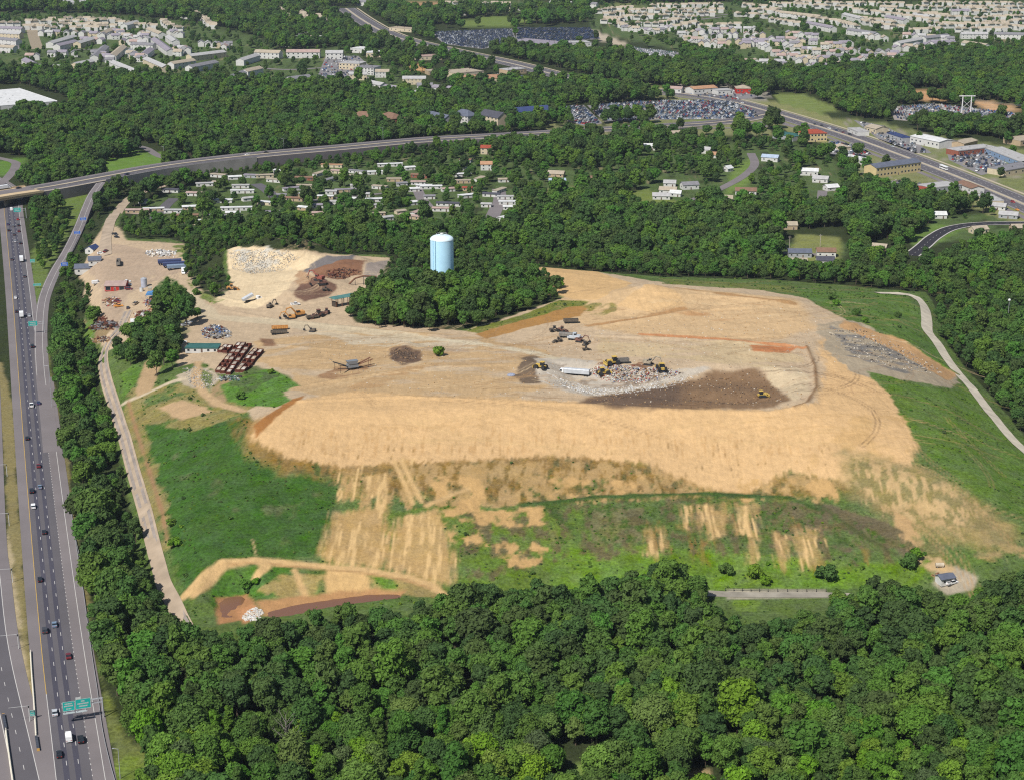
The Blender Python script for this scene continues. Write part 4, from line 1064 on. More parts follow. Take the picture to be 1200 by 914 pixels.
house('warehouse', cw[0], cw[1], 0, math.atan2(d_[1], d_[0]), round(Lw, 1), 100, 7, 'flat', .3, 'white', 'white', 'huge white flat-roofed warehouse in the western woods', 'warehouse', None, wins=12, clear=54, front=58, ww=2.4, wh=2)
# --- town house rows in the western suburb
TW = [((58,51),(86,43)),((66,54),(88,49)),((90,51),(110,45)),((110,67),(123,55)),((131,66),(144,55)),((133,73),(165,86)),((168,64),(176,58)),((172,69),(195,79)),((155,52),(181,53)),((175,34),(190,40)),((198,43),(206,49)),
 ((181,46),(200,60)),((221,66),(262,61)),((221,79),(252,73)),((200,75),(226,71)),((45,78),(76,79)),((30,70),(41,76)),((87,76),(107,72)),((265,93),(284,85)),((286,84),(304,80)),((281,71),(300,65)),
 ((0,33),(27,34)),((0,39),(25,40)),((0,46),(22,48)),((0,55),(18,56)),((435,97),(450,100)),((452,102),(479,105)),((472,92),(499,92)),((489,100),(507,100)),((440,84),(456,84)),((480,110),(497,107)),((509,102),(529,104)),
 ((410,87),(430,87)),((337,93),(362,90)),((118,40),(132,34)),((145,30),(160,26)),((917,15),(962,20)),((947,27),(977,33)),((990,17),(1010,22)),((995,35),(1027,40)),((1032,8),(1052,9)),((1115,13),(1135,13)),((1051,51),(1078,46)),((1082,45),(1110,42)),((1074,55),(1092,59)),((1092,51),(1117,49)),((1126,40),(1157,40)),((1165,40),(1205,41)),((1130,50),(1157,54)),
 ((1040,20),(1062,24)),((1070,18),(1090,20)),((552,5),(575,7)),((577,6),(600,8)),((420,2),(440,3)),((444,3),(462,4)),((600,7),(616,8)),((617,8),(634,10)),((645,3),(670,4)),((674,4),(700,5))]
tk = 0
for a, b in TW:
    u = (a[0] + b[0]) / 2
    if u > 690: cols = [('tan','white'),('lilac','white'),('ltgrey','white'),('grey','white')][tk % 4]
    else: cols = [('ltgrey','white'),('lilac','white'),('ltgrey','cream'),('grey','white'),('tan','white')][tk % 5]
    nm = {'ltgrey': 'pale grey', 'lilac': 'greyish lilac', 'pink': 'pinkish'}.get(cols[0], cols[0])
    place = 'in the western suburb' if u < 320 else ('in the suburb above the woods' if u < 540 else ('in the eastern suburb' if u > 690 else 'beyond the highway'))
    long_building('town_house_row', a, b, 11, 7, 'gable', 2.6, cols[1], cols[0], f'row of {cols[1]} town houses under one {nm} roof {place}'.replace('one greyish','a greyish'), 'town houses', 'rows of town houses ' + place, wins=max(3, min(8, int((b[0]-a[0])/4))), storeys=2, clear=8)
    tk += 1
# --- detached houses of the far suburbs
ROWS = [[(27,25),(60,24),(100,25),(135,22)],[(40,29),(60,32),(100,33),(135,30)],[(45,37),(75,38),(100,38),(140,42)],[(135,25),(160,28),(185,30)],[(135,36),(150,42),(172,46)],[(190,24),(200,30),(212,33)],[(228,14),(240,22),(250,30)],[(240,12),(268,14)],[(214,17),(226,20)],[(60,27),(90,29),(128,28)],[(58,22),(100,21),(140,24)],[(30,30),(50,31)],[(96,45),(120,47)],[(140,47),(170,50)],[(196,36),(215,40)],[(60,61),(90,62)],[(112,60),(132,70)],[(150,60),(165,68)],[(205,55),(222,58)],[(230,50),(262,52)],[(100,27),(118,31)],[(30,66),(50,64)],[(165,38),(172,42)],[(0,26),(24,27)],
 [(330,10),(338,20),(345,30)],[(352,13),(360,27)],[(368,17),(386,26)],[(333,50),(362,40)],[(350,45),(396,43)],[(262,55),(268,50)],[(205,62),(216,56)],
 [(707,17),(750,11),(800,11),(850,11)],[(705,24),(740,19),(790,18),(818,20)],[(712,21),(726,27),(735,33)],[(730,31),(765,36),(790,31),(817,25)],[(742,26),(770,27),(800,22)],[(795,39),(832,35),(888,33)],[(800,44),(837,48),(900,47)],[(824,42),(850,40),(900,40)],[(868,52),(884,50)],[(872,72),(900,72)],
 [(900,44),(930,46),(957,48)],[(915,54),(940,56),(960,59)],[(908,49),(940,51)],[(910,71),(922,78),(936,83)],[(912,66),(925,65),(957,70)],[(943,77),(975,76),(1005,71)],[(1005,69),(1025,64),(1062,66)],[(967,62),(990,59),(1012,58)],[(1015,61),(1040,60),(1050,62)],[(940,66),(965,69)],
 [(900,4),(950,6),(1000,8)],[(1000,11),(1050,17),(1100,24)],[(1060,7),(1120,9),(1180,12)],[(1085,26),(1130,29),(1185,28)],[(1010,24),(1040,30),(1060,31)],[(1100,19),(1150,21),(1200,18)],[(1060,14),(1110,18)],[(1140,14),(1200,13)],[(1000,3),(1060,4)],[(1120,34),(1180,33)],[(985,26),(1005,31)],[(880,12),(915,10)],[(905,22),(935,27)],[(1066,36),(1105,33)],
 [(900,12),(950,20),(1000,28)],[(760,6),(850,5)],[(700,12),(740,8)],[(1040,12),(1100,16)],[(1100,30),(1200,24)],[(1120,8),(1200,8)],[(860,15),(900,18)],[(820,30),(870,28)],[(930,70),(990,66)],[(960,52),(1000,50)],[(905,60),(935,64)],[(880,44),(900,56)],[(1050,56),(1100,50)],[(780,14),(840,15)],[(720,14),(760,16)],[(1000,20),(1050,26)],[(1150,26),(1200,32)],[(1060,40),(1120,46)],[(920,38),(960,42)],[(800,48),(850,52)],[(1020,72),(1060,68)],[(885,78),(930,78)],[(640,8),(690,10)],[(1010,40),(1040,44)],[(870,5),(900,8)],[(930,2),(1000,4)],[(1080,3),(1200,4)],[(520,3),(600,4)],
 [(517,7),(550,11)],[(522,11),(552,14)]]
hs = []
for r_ in ROWS:
    P = np.array([at_z(u, v, 6) for u, v in r_]); s = arclen(P); n = int(s[-1] / 13.5)
    for k in range(n + 1):
        q = (k + .5) * s[-1] / (n + 1) + random.uniform(-2, 2)
        x = np.interp(q, s, P[:, 0]) + random.uniform(-2, 2); y = np.interp(q, s, P[:, 1]) + random.uniform(-6, 6)
        hs.append((math.hypot(x, y), x, y, random.choice([0, 90]) + random.uniform(-15, 15), random.randrange(6)))
hs.sort()
FAR = [('ltgrey','white'),('lilac','white'),('tan','white'),('grey','white'),('lilac','cream'),('pink','white')]
rest = MB(); n_single = 300 - len(DH)
for j, (d, x, y, rz, k) in enumerate(hs):
    rc, wc = FAR[k]
    if j < n_single:
        nm = {'ltgrey': 'pale grey', 'pink': 'pinkish'}.get(rc, rc)
        place = 'in the western suburb' if x < -300 else ('in the eastern suburb' if x > 150 else 'beyond the highway')
        house('house', x, y, 0, R(rz), 11.5, 8.5, 6.2, 'gable', 2.6, wc, rc, f'two-storey {wc} house under a {nm} gable roof {place}', 'house', 'houses ' + place, wins=2, storeys=2, door=False, clear=6, front=10)
    else:
        rest.M = Matrix.Translation((x, y, 0)) @ Matrix.Rotation(R(rz), 4, 'Z')
        rest.box(-5.7, 5.7, -4.2, 4.2, 0, 6.2, 0); rest.prism([(-4.7, 6.1), (4.7, 6.1), (0, 8.9)], -6.1, 6.1, 1) 
        FOOT.append((x, y, 6, 8))
if rest.v:
    tag(rest.build('far_houses', [WM('white'), RM('tan')]), 'small pale houses in the farthest streets of the suburb', 'houses', None, 'stuff')
print('far houses', len(hs))

# --- water tower
wx, wy = at_z(518.5, 345, 20); wz = float(height(wx, wy))
wt = thing('water_tower', 'tall pale blue cylindrical water tank standing in the trees', 'water tower', (wx, wy, wz))
BLUE = mat('pale blue tank paint', (.46, .72, .88), rough=.36, var=.06, scale=.15)
rT = 6.9; zt = (280 - wz) - (0)
# height from the sight line to the shoulder of the dome
dx, dy, dz = bearing(518.5, 281); H = CAMZ + dz * (wy / dy) - wz
mb = MB(); mb.lathe([(rT, -1), (rT, H)], 48); 
for k in range(1, 7): mb.lathe([(rT + .005, H * k / 7 - .03), (rT + .02, H * k / 7 - .02), (rT + .02, H * k / 7 + .02), (rT + .005, H * k / 7 + .03)], 48)
mb.build('tank', BLUE, wt, True)
mb = MB(); mb.lathe([(rT + .12, H + .003), (rT + .12, H + .25)] + [(rT * math.cos(a), H + .25 + 2.7 * math.sin(a)) for a in [R(10 * k) for k in range(1, 10)]] + [(.01, H + 2.95)], 48)
mb.build('tank_dome', mat('pale tank dome paint', (.62, .74, .80), rough=.5, var=.05), wt, True)
mb = MB(); mb.lathe([(.9, H + 2.7), (.9, H + 3.3), (1.15, H + 3.32), (.6, H + 3.8), (.01, H + 3.9)], 16); mb.build('roof_vent', TRIM, wt)
mb = MB()
for k in range(14):
    a = 2 * math.pi * k / 14; mb.tube((3.2 * math.cos(a), 3.2 * math.sin(a), H + 2.2), (3.2 * math.cos(a), 3.2 * math.sin(a), H + 3.5), .05, n=5)
    b = 2 * math.pi * (k + 1) / 14; mb.tube((3.2 * math.cos(a), 3.2 * math.sin(a), H + 3.5), (3.2 * math.cos(b), 3.2 * math.sin(b), H + 3.5), .05, n=5)
mb.build('roof_railing', TRIM, wt)
a = R(-122); cx, cy_ = (rT + .35) * math.cos(a), (rT + .35) * math.sin(a)
mb = MB(); mb.tube((cx, cy_, -.5), (cx, cy_, H + .6), .3, n=8); mb.build('overflow_pipe', BLUE, wt)
mb = MB(); a2 = R(-135)
for s in (-.3, .3): mb.tube(((rT + .25) * math.cos(a2) - s * math.sin(a2), (rT + .25) * math.sin(a2) + s * math.cos(a2), 0), ((rT + .25) * math.cos(a2) - s * math.sin(a2), (rT + .25) * math.sin(a2) + s * math.cos(a2), H + 1), .06, n=5)
for k in range(int(H / .6)): mb.tube(((rT + .25) * math.cos(a2) + .3 * math.sin(a2), (rT + .25) * math.sin(a2) - .3 * math.cos(a2), .4 + k * .6), ((rT + .25) * math.cos(a2) - .3 * math.sin(a2), (rT + .25) * math.sin(a2) + .3 * math.cos(a2), .4 + k * .6), .04, n=4)
mb.build('ladder', BLUE, wt)
FOOT.append((wx, wy, 9.5, 0))
print('tower H', H, 'base', wz)
# ------------------------------------------------------------------ vehicles
PAINT = {'white': (.78,.78,.77), 'silver': (.45,.47,.49), 'grey': (.17,.18,.19), 'black': (.015,.015,.018), 'dark blue': (.03,.045,.12), 'blue': (.06,.14,.34), 'red': (.35,.03,.03), 'dark red': (.13,.02,.025), 'tan': (.42,.36,.27), 'yellow': (.75,.5,.06), 'orange': (.75,.32,.05), 'green': (.05,.16,.10), 'grey blue': (.16,.22,.30), 'dark': (.05,.05,.055)}
def PM(c): return mat(c + ' vehicle paint', PAINT[c], rough=.32, var=.08, scale=1.5)
TYRE = mat('tyre rubber', (.02, .02, .02), rough=.9); RIM = mat('wheel rim', (.4, .4, .42), rough=.4, metal=.6)
LAMP = mat('headlamp glass', (.7, .72, .75), rough=.15); TAIL = mat('tail lamp', (.4, .02, .02), rough=.3)
CHASSIS = mat('vehicle chassis', (.035, .035, .037), rough=.8)
def car_parts(kind, c):
    """forward is +x"""
    k = ('car', kind, c)
    if k in _bm: return _bm[k]
    pts = []
    if kind == 'car':
        L, Wd = 4.6, 1.8; body = [(-2.3,.35),(-2.28,.85),(-2.1,.98),(-1.5,1.02),(.85,.98),(2.1,.84),(2.3,.68),(2.3,.35)]
        cab = (-1.65, 1.0, 1.0, 1.44, .62, .75); wx_ = 1.38; wr = .33
    elif kind == 'suv':
        L, Wd = 4.8, 1.95; body = [(-2.4,.42),(-2.4,1.08),(-2.3,1.15),(1.0,1.13),(2.2,1.0),(2.4,.8),(2.4,.42)]
        cab = (-2.3, 1.1, 1.14, 1.78, .25, .62); wx_ = 1.45; wr = .38
    elif kind == 'pickup':
        L, Wd = 5.6, 2.0; body = [(-2.8,.5),(-2.8,1.1),(-.6,1.1),(1.5,1.08),(2.6,1.0),(2.8,.8),(2.8,.5)]
        cab = (-.7, 1.5, 1.08, 1.8, .25, .6); wx_ = 1.75; wr = .4
    else:     # van
        L, Wd = 5.6, 2.0; body = [(-2.8,.45),(-2.8,1.3),(1.6,1.3),(2.5,1.05),(2.8,.85),(2.8,.45)]
        cab = (-2.78, 2.0, 1.3, 2.2, .1, .7); wx_ = 1.75; wr = .37
    x0, x1, z0, z1, rb, rf = cab; w2 = Wd / 2
    mb = MB(); mb.prism(body, -w2, w2, 0)
    if kind == 'pickup':
        mb.box(-2.72, -.8, -w2 + .1, w2 - .1, 1.101, 1.12, 1)
        for s in (-1, 1): mb.box(-2.78, -.75, s * w2 - (.08 if s > 0 else 0), s * w2 + (.08 if s < 0 else 0), 1.102, 1.4, 0)
        mb.box(-2.79, -2.7, -w2 + .09, w2 - .09, 1.102, 1.4, 0)
    t = .16
    mb.box(x0 + rb - .02, x1 - rf + .02, -w2 + t - .02, w2 - t + .02, z1, z1 + .07, 0)
    if kind == 'van': mb.box(x0 + .02, .6, -w2 + .01, w2 - .01, z0 + .002, z1 - .02, 0)
    body_m = mb.mesh('body', [PM(c), CHASSIS])
    mb = MB(); xa, xb = (x0 if kind != 'van' else .62), x1
    v = [(xa, -w2 + .04, z0), (xb, -w2 + .04, z0), (xb, w2 - .04, z0), (xa, w2 - .04, z0), (xa + (rb if kind != 'van' else 0), -w2 + t, z1), (xb - rf, -w2 + t, z1), (xb - rf, w2 - t, z1), (xa + (rb if kind != 'van' else 0), w2 - t, z1)]
    mb.add(v, [(0,1,5,4),(1,2,6,5),(2,3,7,6),(3,0,4,7)]); gl = mb.mesh('glazing', GLASS)
    mb = MB(); mb.tube((0, -.11, 0), (0, .11, 0), wr, n=12, mi=0); mb.tube((0, -.115, 0), (0, .115, 0), wr * .6, n=10, mi=1); wh = mb.mesh('wheel', [TYRE, RIM])
    mb = MB(); mb.box(-.03, .03, -.2, .2, -.08, .08); hl = mb.mesh('headlight', LAMP); mb = MB(); mb.box(-.03, .03, -.2, .2, -.09, .09); tl = mb.mesh('tail_light', TAIL)
    hz = body[-2][1] - .02
    _bm[k] = (body_m, gl, wh, hl, tl, wx_, wr, w2, L / 2, hz)
    return _bm[k]
def car(x, y, z, rz, kind, c, label, group=None, name=None, cat=None):
    b, g, w_, h, tl, wx_, wr, w2, l2, hz = car_parts(kind, c)
    t = thing(name or {'car': 'car', 'suv': 'sport_utility_car', 'pickup': 'pickup_truck', 'van': 'van'}[kind], label, cat or {'car': 'car', 'suv': 'car', 'pickup': 'pickup', 'van': 'van'}[kind], (x, y, z), rz, group)
    part('body', b, t); part('glazing', g, t)
    for sx in (-1, 1):
        for sy in (-1, 1): part('wheel', w_, t, (sx * wx_, sy * (w2 - .1), wr))
    for sy in (-1, 1):
        part('headlight', h, t, (l2 + .005, sy * (w2 - .3), hz)); part('tail_light', tl, t, (-l2 - .005, sy * (w2 - .3), hz + .1))
    return t
def box_truck(x, y, z, rz, cab_c, box_c, label, L=7.5, group=None):
    t = thing('box_truck', label, 'truck', (x, y, z), rz, group)
    mb = MB(); mb.prism([(L/2-2.1,.5),(L/2-2.1,2.3),(L/2-.9,2.3),(L/2-.3,1.5),(L/2,1.2),(L/2,.5)], -1.05, 1.05); mb.build('cab', PM(cab_c), t)
    mb = MB(); mb.box(L/2-.95, L/2-.4, -.95, .95, 1.55, 2.2, tx=.12); mb.build('windscreen', GLASS, t)
    mb = MB(); mb.box(-L/2, L/2-2.2, -1.2, 1.2, 1.0, 3.5); mb.build('cargo_box', PM(box_c), t)
    mb = MB(); mb.box(-L/2, L/2-.2, -.6, .6, .5, .95); mb.build('chassis', CHASSIS, t)
    mb = MB(); mb.tube((0, -.15, 0), (0, .15, 0), .45, n=12); w_ = mb.mesh('wheel', TYRE)
    for sx in (-L/2 + 1.4, L/2 - 1.4):
        for sy in (-1, 1): part('wheel', w_, t, (sx, sy * .98, .45))
    return t
def heading(P, x, y):
    i = int(np.hypot(P[:, 0] - x, P[:, 1] - y).argmin()); i = min(max(i, 1), len(P) - 2); d = P[i + 1] - P[i - 1]; return math.atan2(d[1], d[0])
MV = [(66,834,'car','silver','silver car in the left lane level with the big green sign'),(78,864,'van','white','white van below the big green sign'),(93,866,'suv','black','black car in the right lane just past the white van'),(68,883,'car','black','black car nearest the camera in the left lane'),
 (78,768,'car','dark red','dark red car in the right lane above the big green sign'),(47.5,678,'car','black','lone black car in the left lane halfway down the motorway'),(52,738,'suv','dark','dark car beside the grey-blue car'),(63,731,'car','grey blue','grey-blue car in the middle lane beside a dark car'),
 (50,623,'car','black','black car in the left lane below the white one'),(39,593,'suv','white','white car in the left lane behind two dark cars'),(36,575,'suv','black','black car with a pale roof rack in the left lane ahead of the white one'),(46.5,570,'car','grey blue','grey-blue car in the middle lane beside the black one'),
 (48,545,'car','dark red','dark red car alone in the middle lane'),(31,513,'car','black','black car alone in the left lane above the grey-blue one'),(35,475,'pickup','white','white pickup in the middle lane below the gantry sign'),(43,472,'car','dark blue','dark blue car beside the white pickup'),
 (36,406,'suv','black','black car by the foot of the slip road gore'),(32,370,'car','silver','silver car beside the white truck'),(18,365,'car','black','black car left of the white truck'),(17,349,'car','white','white car in the left lane above the white truck'),
 (27,324,'car','dark','dark car just below the large white truck'),(13,304,'car','dark','dark car left of the large white truck'),(23,285,'car','black','black car above the large white truck in the right lane'),(17,283,'car','silver','silver car in the middle lane near the bridge'),
 (15,275,'car','dark','dark car in the middle lane near the bridge'),(21,271,'car','dark red','dark red car in the right lane near the bridge'),(9.5,270,'car','black','black car in the left lane near the bridge'),(14,265,'car','grey','grey car in the middle lane nearer the bridge'),
 (8,263,'car','dark blue','dark blue car in the left lane nearer the bridge'),(23,264,'car','black','black car in the right lane nearer the bridge'),(22,257,'car','red','red car below the sign by the bridge'),(13,246,'van','white','white van just in front of the bridge')]
for u, v, k, c, lab in MV:
    x, y = at_z(u, v, .8); i = int(np.hypot(AX[:, 0] - x, AX[:, 1] - y).argmin()); n = normals(AX)[i]
    off = (x - AX[i, 0]) * n[0] + (y - AX[i, 1]) * n[1]
    lane = min((1.83, 5.5, 9.15, 12.8 if v > 470 else 9.15), key=lambda a: abs(a - off))
    x += n[0] * (lane - off) * .8; y += n[1] * (lane - off) * .8
    car(x, y, .125, heading(AX, x, y), k, c, lab, 'traffic on the motorway')
for u, v, cc, bc, lab, L in [(25,304,'blue','white','large white box truck with a blue cab on the motorway',9),(25,369,'white','white','smaller white box truck in the middle lane',7)]:
    x, y = at_z(u, v, 1.5); box_truck(x, y, .125, heading(AX, x, y), cc, bc, lab, L, 'traffic on the motorway')
x, y = at_z(4, 222, 9); box_truck(x, y, 8.7, heading(VA[:, :2], x, y), 'white', 'white', 'long white truck crossing the overpass', 12)
for u, v, k, c, lab, off in [(22,221,'car','black','black car crossing the overpass',0),(149,205,'suv','dark blue','dark blue car on the state road above the slip road',0),(312,179,'car','black','black car on the state road near the wide junction',0),(290,182,'car','white','white car on the state road near the wide junction',0)]:
    x, y = at_z(u, v, 9); z = float(np.interp(x, VA[:, 0], VA[:, 2])); car(x, y, z + .22, heading(VA[:, :2], x, y), k, c, lab)
for u, v, k, c, lab in [(955,146,'car','dark','dark car, rear of the queue on the highway'),(963,147.5,'car','black','black car, second in the highway queue'),(972,150.5,'car','white','white car in the middle of the highway queue'),(980,153,'car','dark blue','dark blue car in the highway queue'),(988,155.5,'car','dark red','dark red car in the highway queue'),(996,158,'suv','black','black car at the head of the highway queue'),(1187,237,'suv','red','red car on the highway at the right edge'),(1046,172,'car','silver','silver car alone on the highway above the motel'),(1150,226,'car','grey','grey car on the highway below the white bus'),(870,121,'car','white','white car on the highway above the car lot'),(1192,246,'car','orange','orange car on the service lane by the red car')]:
    x, y = at_z(u, v, .8); car(x, y, .14, heading(U, x, y), k, c, lab)
x, y = at_z(1106, 197, 1.5); t = thing('coach', 'white coach on the highway beside the shopping row', 'bus', (x, y, .14), heading(U, x, y))
mb = MB(); mb.box(-6, 6, -1.25, 1.25, .45, 3.3); mb.build('body', PM('white'), t)
mb = MB(); mb.box(-5.8, 6.03, -1.27, 1.27, 1.6, 2.6); mb.build('glazing', GLASS, t)
mb = MB(); mb.tube((0, -.15, 0), (0, .15, 0), .48, n=12); w_ = mb.mesh('wheel', TYRE)
for sx in (-3.8, 3.9):
    for sy in (-1, 1): part('wheel', w_, t, (sx, sy * 1.15, .48))

# parked cars: one mesh each, too far away to show their parts
def parked_mesh(kind, c):
    k = ('parked', kind, c)
    if k not in _bm:
        b, g, w_, h, tl, wx_, wr, w2, l2, hz = car_parts(kind, c)
        mb = MB()
        for me, mi in ((b, 0), (g, 1)): mb.add([tuple(v.co) for v in me.vertices], [tuple(p.vertices) for p in me.polygons], mi)
        for sx in (-1, 1):
            for sy in (-1, 1): mb.tube((sx * wx_, sy * (w2 - .2), wr), (sx * wx_, sy * (w2 + .01), wr), wr, n=8, mi=2)
        _bm[k] = mb.mesh('parked_car', [PM(c), GLASS, TYRE])
    return _bm[k]
PCOL = ['white','white','silver','silver','grey','black','black','dark blue','dark blue','red','tan','blue','grey','dark','grey blue','silver']
pk = []
def rows(poly, rowdir, fill, gap_rows=8.2, sp=2.75, tag_='', pal=None):
    c = poly.mean(0); a = R(rowdir); e = np.array([math.cos(a), math.sin(a)]); f = np.array([-e[1], e[0]])
    s = (poly - c) @ e; t_ = (poly - c) @ f
    j = 0; tt = t_.min() + 3
    while tt < t_.max() - 2:
        ss = s.min() + 2
        while ss < s.max() - 2:
            p = c + e * ss + f * tt
            if random.random() < fill and inside(poly, np.array([p[0]]), np.array([p[1]]))[0] and seg_dist(poly, np.array([p[0]]), np.array([p[1]]))[0] > 2.5:
                pk.append((math.hypot(*p), p[0] + random.uniform(-.15, .15), p[1] + random.uniform(-.3, .3), a + math.pi / 2 + (math.pi if random.random() < .4 else 0) + random.uniform(-.04, .04), random.choice(['car','car','suv','car','pickup']), random.choice(pal or PCOL), tag_))
            ss += sp
        tt += 5.4 if j % 2 == 0 else gap_rows; j += 1
rows(LOT_A, 3, .93, 6.2, 2.6, 'on the big car lot')
rows(LOT_B, -30, .8, 7, 2.7, 'on the lot west of the big car lot')
rows(LOT_C, -8, .72, 5.8, 2.7, 'in the salvage yard under the power line')
rows(LOT_D, -6, .9, 8, 2.7, 'on the lot beyond the highway', ['black','dark blue','dark blue','grey','silver','dark'])
rows(LOT_E, -32, .9, 12, 2.7, 'on the lot beyond the highway', ['black','dark blue','dark blue','grey','dark'])
rows(LOT_F, -8, .7, 7, 3, 'on the far trailer lot', ['white','white','silver','green','grey'])
rows(LOT_H, -28, .55, 9, 3, 'at the dealer beside the highway')
rows(LOT_I, -25, .6, 9, 2.8, 'in front of the shopping row')
rows(LOT_J, -20, .8, 7, 2.8, 'in the small yard below the highway')
rows(LOT_K, -5, .6, 9, 2.8, 'by the tan stores'); rows(LOT_L, -20, .35, 9, 3, 'by the restaurant'); rows(LOT_G, 0, .25, 9, 3, 'by the row of shops'); rows(LOT_M, 0, .4, 9, 3, 'by the pale office blocks'); rows(LOT_N, 0, .6, 9, 3, 'at the western town houses')
pk.sort()
far = {}
for j, (d, x, y, rz, k, c, tg) in enumerate(pk):
    if j < 262:
        o = bpy.data.objects.new('parked_car', parked_mesh(k, c)); COL.objects.link(o); o.location = (x, y, .12); o.rotation_euler = (0, 0, rz)
        kk = {'car': 'car', 'suv': 'tall car', 'pickup': 'pickup'}[k]
        tag(o, f'{c} {kk} parked {tg}', 'car', 'cars parked ' + tg)
    else: far.setdefault(c, []).append((x, y, rz, k))
rest = MB(); mats = []
for c, L_ in far.items():
    mats.append(PM(c)); mi = len(mats) - 1
    for x, y, rz, k in L_:
        rest.M = Matrix.Translation((x, y, .12)) @ Matrix.Rotation(rz, 4, 'Z')
        rest.box(-2.3, 2.3, -.9, .9, .25, .95, mi, .06, .06, False); rest.box(-1.6, 1.0, -.82, .82, .95, 1.4, -1 if False else len(far), .5, .15, False); rest.box(-1.1, .5, -.66, .66, 1.41, 1.46, mi, 0, 0, False)
mats.append(GLASS)
if rest.v: tag(rest.build('parked_cars_far_off', mats), 'hundreds of tightly parked cars on the farther lots', 'cars', None, 'stuff')
print('parked', len(pk))

# ------------------------------------------------------------------ signs, gantries, masts beside the motorway
SGREEN = mat('green sign face', (.005, .36, .31), rough=.5, var=.05); SBLUE = mat('blue sign face', (.02, .13, .55), rough=.5, var=.05)
STEEL = mat('galvanised steel', (.42, .43, .44), rough=.45, var=.12, metal=.3)
def panel(parent, x, z, w_, h, m, name='sign_panel', y=0, lines=3):
    mb = MB(); mb.box(x - w_/2, x + w_/2, y - .06, y + .02, z - h/2, z + h/2, 0)
    e = .1
    for a in ((x-w_/2, x+w_/2, z-h/2, z-h/2+e), (x-w_/2, x+w_/2, z+h/2-e, z+h/2), (x-w_/2, x-w_/2+e, z-h/2+e, z+h/2-e), (x+w_/2-e, x+w_/2, z-h/2+e, z+h/2-e)):
        mb.box(a[0], a[1], y - .075, y - .06, a[2], a[3], 1)
    return mb.build(name, [m, TRIM], parent)
def legend(parent, x, z, rows_, y=-.075, seed=1):
    """worn lettering, unreadable at this distance: rows of short strokes"""
    r = random.Random(seed); mb = MB()
    for dz, w_, h in rows_:
        xx = x - w_/2
        while xx < x + w_/2:
            k = r.uniform(.12, .3); mb.box(xx, min(xx + k, x + w_/2), y - .012, y, z + dz - h/2, z + dz + h/2); xx += k + .09
    return mb.build('lettering', TRIM, parent)
# big cantilever over the exit lane
px_, py_ = at_z(121.5, 840, 0); ax_, ay_ = at_z(75, 829, 6.3)
# arm square to the road
hd = heading(AX, px_, py_); rz = hd - math.pi / 2 + R(2)
i = int(np.hypot(AX[:, 0] - px_, AX[:, 1] - py_).argmin()); 
g = thing('sign_gantry', 'large cantilever gantry holding two green signs over the near motorway lanes', 'sign gantry', (px_, py_, 0), rz)
mb = MB(); mb.tube((0, 0, -.3), (0, 0, 7.4), .28, .22, 10); mb.build('post', STEEL, g)
mb = MB()
for zz in (5.6, 7.0):
    for yy in (.15, .75): mb.tube((0, yy, zz), (-13.2, yy, zz), .09, n=6)
for k in range(12):
    x0 = -k * 1.1; mb.tube((x0, .15, 5.6), (x0 - 1.1, .15, 7.0), .05, n=5); mb.tube((x0, .75, 7.0), (x0 - 1.1, .75, 5.6), .05, n=5); mb.tube((x0, .15, 5.6), (x0, .75, 5.6), .05, n=5); mb.tube((x0, .15, 7), (x0 - 1.1, .75, 7), .05, n=5)
mb.build('truss', STEEL, g)
p1 = panel(g, -11.0, 6.0, 3.9, 3.4, SGREEN); legend(p1, -11.0, 6.0, [(.9, 2.4, .45), (.1, 2.9, .45), (-.9, 1.6, .4)], seed=2)
p2 = panel(g, -6.3, 6.2, 5.0, 3.6, SGREEN); legend(p2, -6.3, 6.2, [(1.0, 1.2, .5), (.1, 3.6, .5), (-.8, 2.8, .45)], seed=3)
mb = MB(); mb.box(-8.6, -6.9, -.06, .02, 8.03, 8.75, 0); mb.build('exit_tab', [TRIM], g)
mb = MB(); mb.box(-8.85, -5.2, -1.6, -.3, 3.9, 3.98); mb.box(-13, -9.1, -1.6, -.3, 3.95, 4.03)
for x in (-12.5, -9.6, -8.4, -5.6): mb.box(x - .05, x + .05, -.9, .15, 3.99 if x > -9 else 4.04, 4.5)
mb.build('lamp_shelf', STEEL, g)
# second one at the gore
px_, py_ = at_z(52.5, 390.5, 0)
g = thing('sign_gantry', 'cantilever gantry with one green exit sign at the slip road gore', 'sign gantry', (px_, py_, 0), heading(AX, px_, py_) - math.pi / 2)
mb = MB(); mb.tube((0, 0, -.3), (0, 0, 7.6), .25, .2, 10); mb.build('post', STEEL, g)
mb = MB()
for zz in (5.8, 7.0): mb.tube((0, .3, zz), (-9.0, .3, zz), .09, n=6)
for k in range(8): mb.tube((-k * 1.1, .3, 5.8 if k % 2 else 7.0), (-(k + 1) * 1.1, .3, 7.0 if k % 2 else 5.8), .05, n=5)
mb.build('truss', STEEL, g)
p = panel(g, -6.4, 6.3, 5.2, 3.0, SGREEN); legend(p, -6.4, 6.3, [(.6, 3.4, .5), (-.5, 3.6, .5)], seed=4)
# third by the bridge
px_, py_ = at_z(31, 256, 0)
g = thing('sign_gantry', 'cantilever gantry with a green sign beside the bridge', 'sign gantry', (px_, py_, 0), heading(AX, px_, py_) - math.pi / 2)
mb = MB(); mb.tube((0, 0, -.3), (0, 0, 8), .25, .2, 10); mb.build('post', STEEL, g)
mb = MB(); mb.tube((0, .2, 7.4), (-9, .2, 7.4), .1, n=6); mb.tube((0, .2, 6.2), (-9, .2, 6.2), .1, n=6); mb.build('truss', STEEL, g)
p = panel(g, -6.4, 6.8, 5.4, 3.4, SGREEN); legend(p, -6.4, 6.8, [(.6, 3.4, .5), (-.6, 3.6, .5)], seed=5)
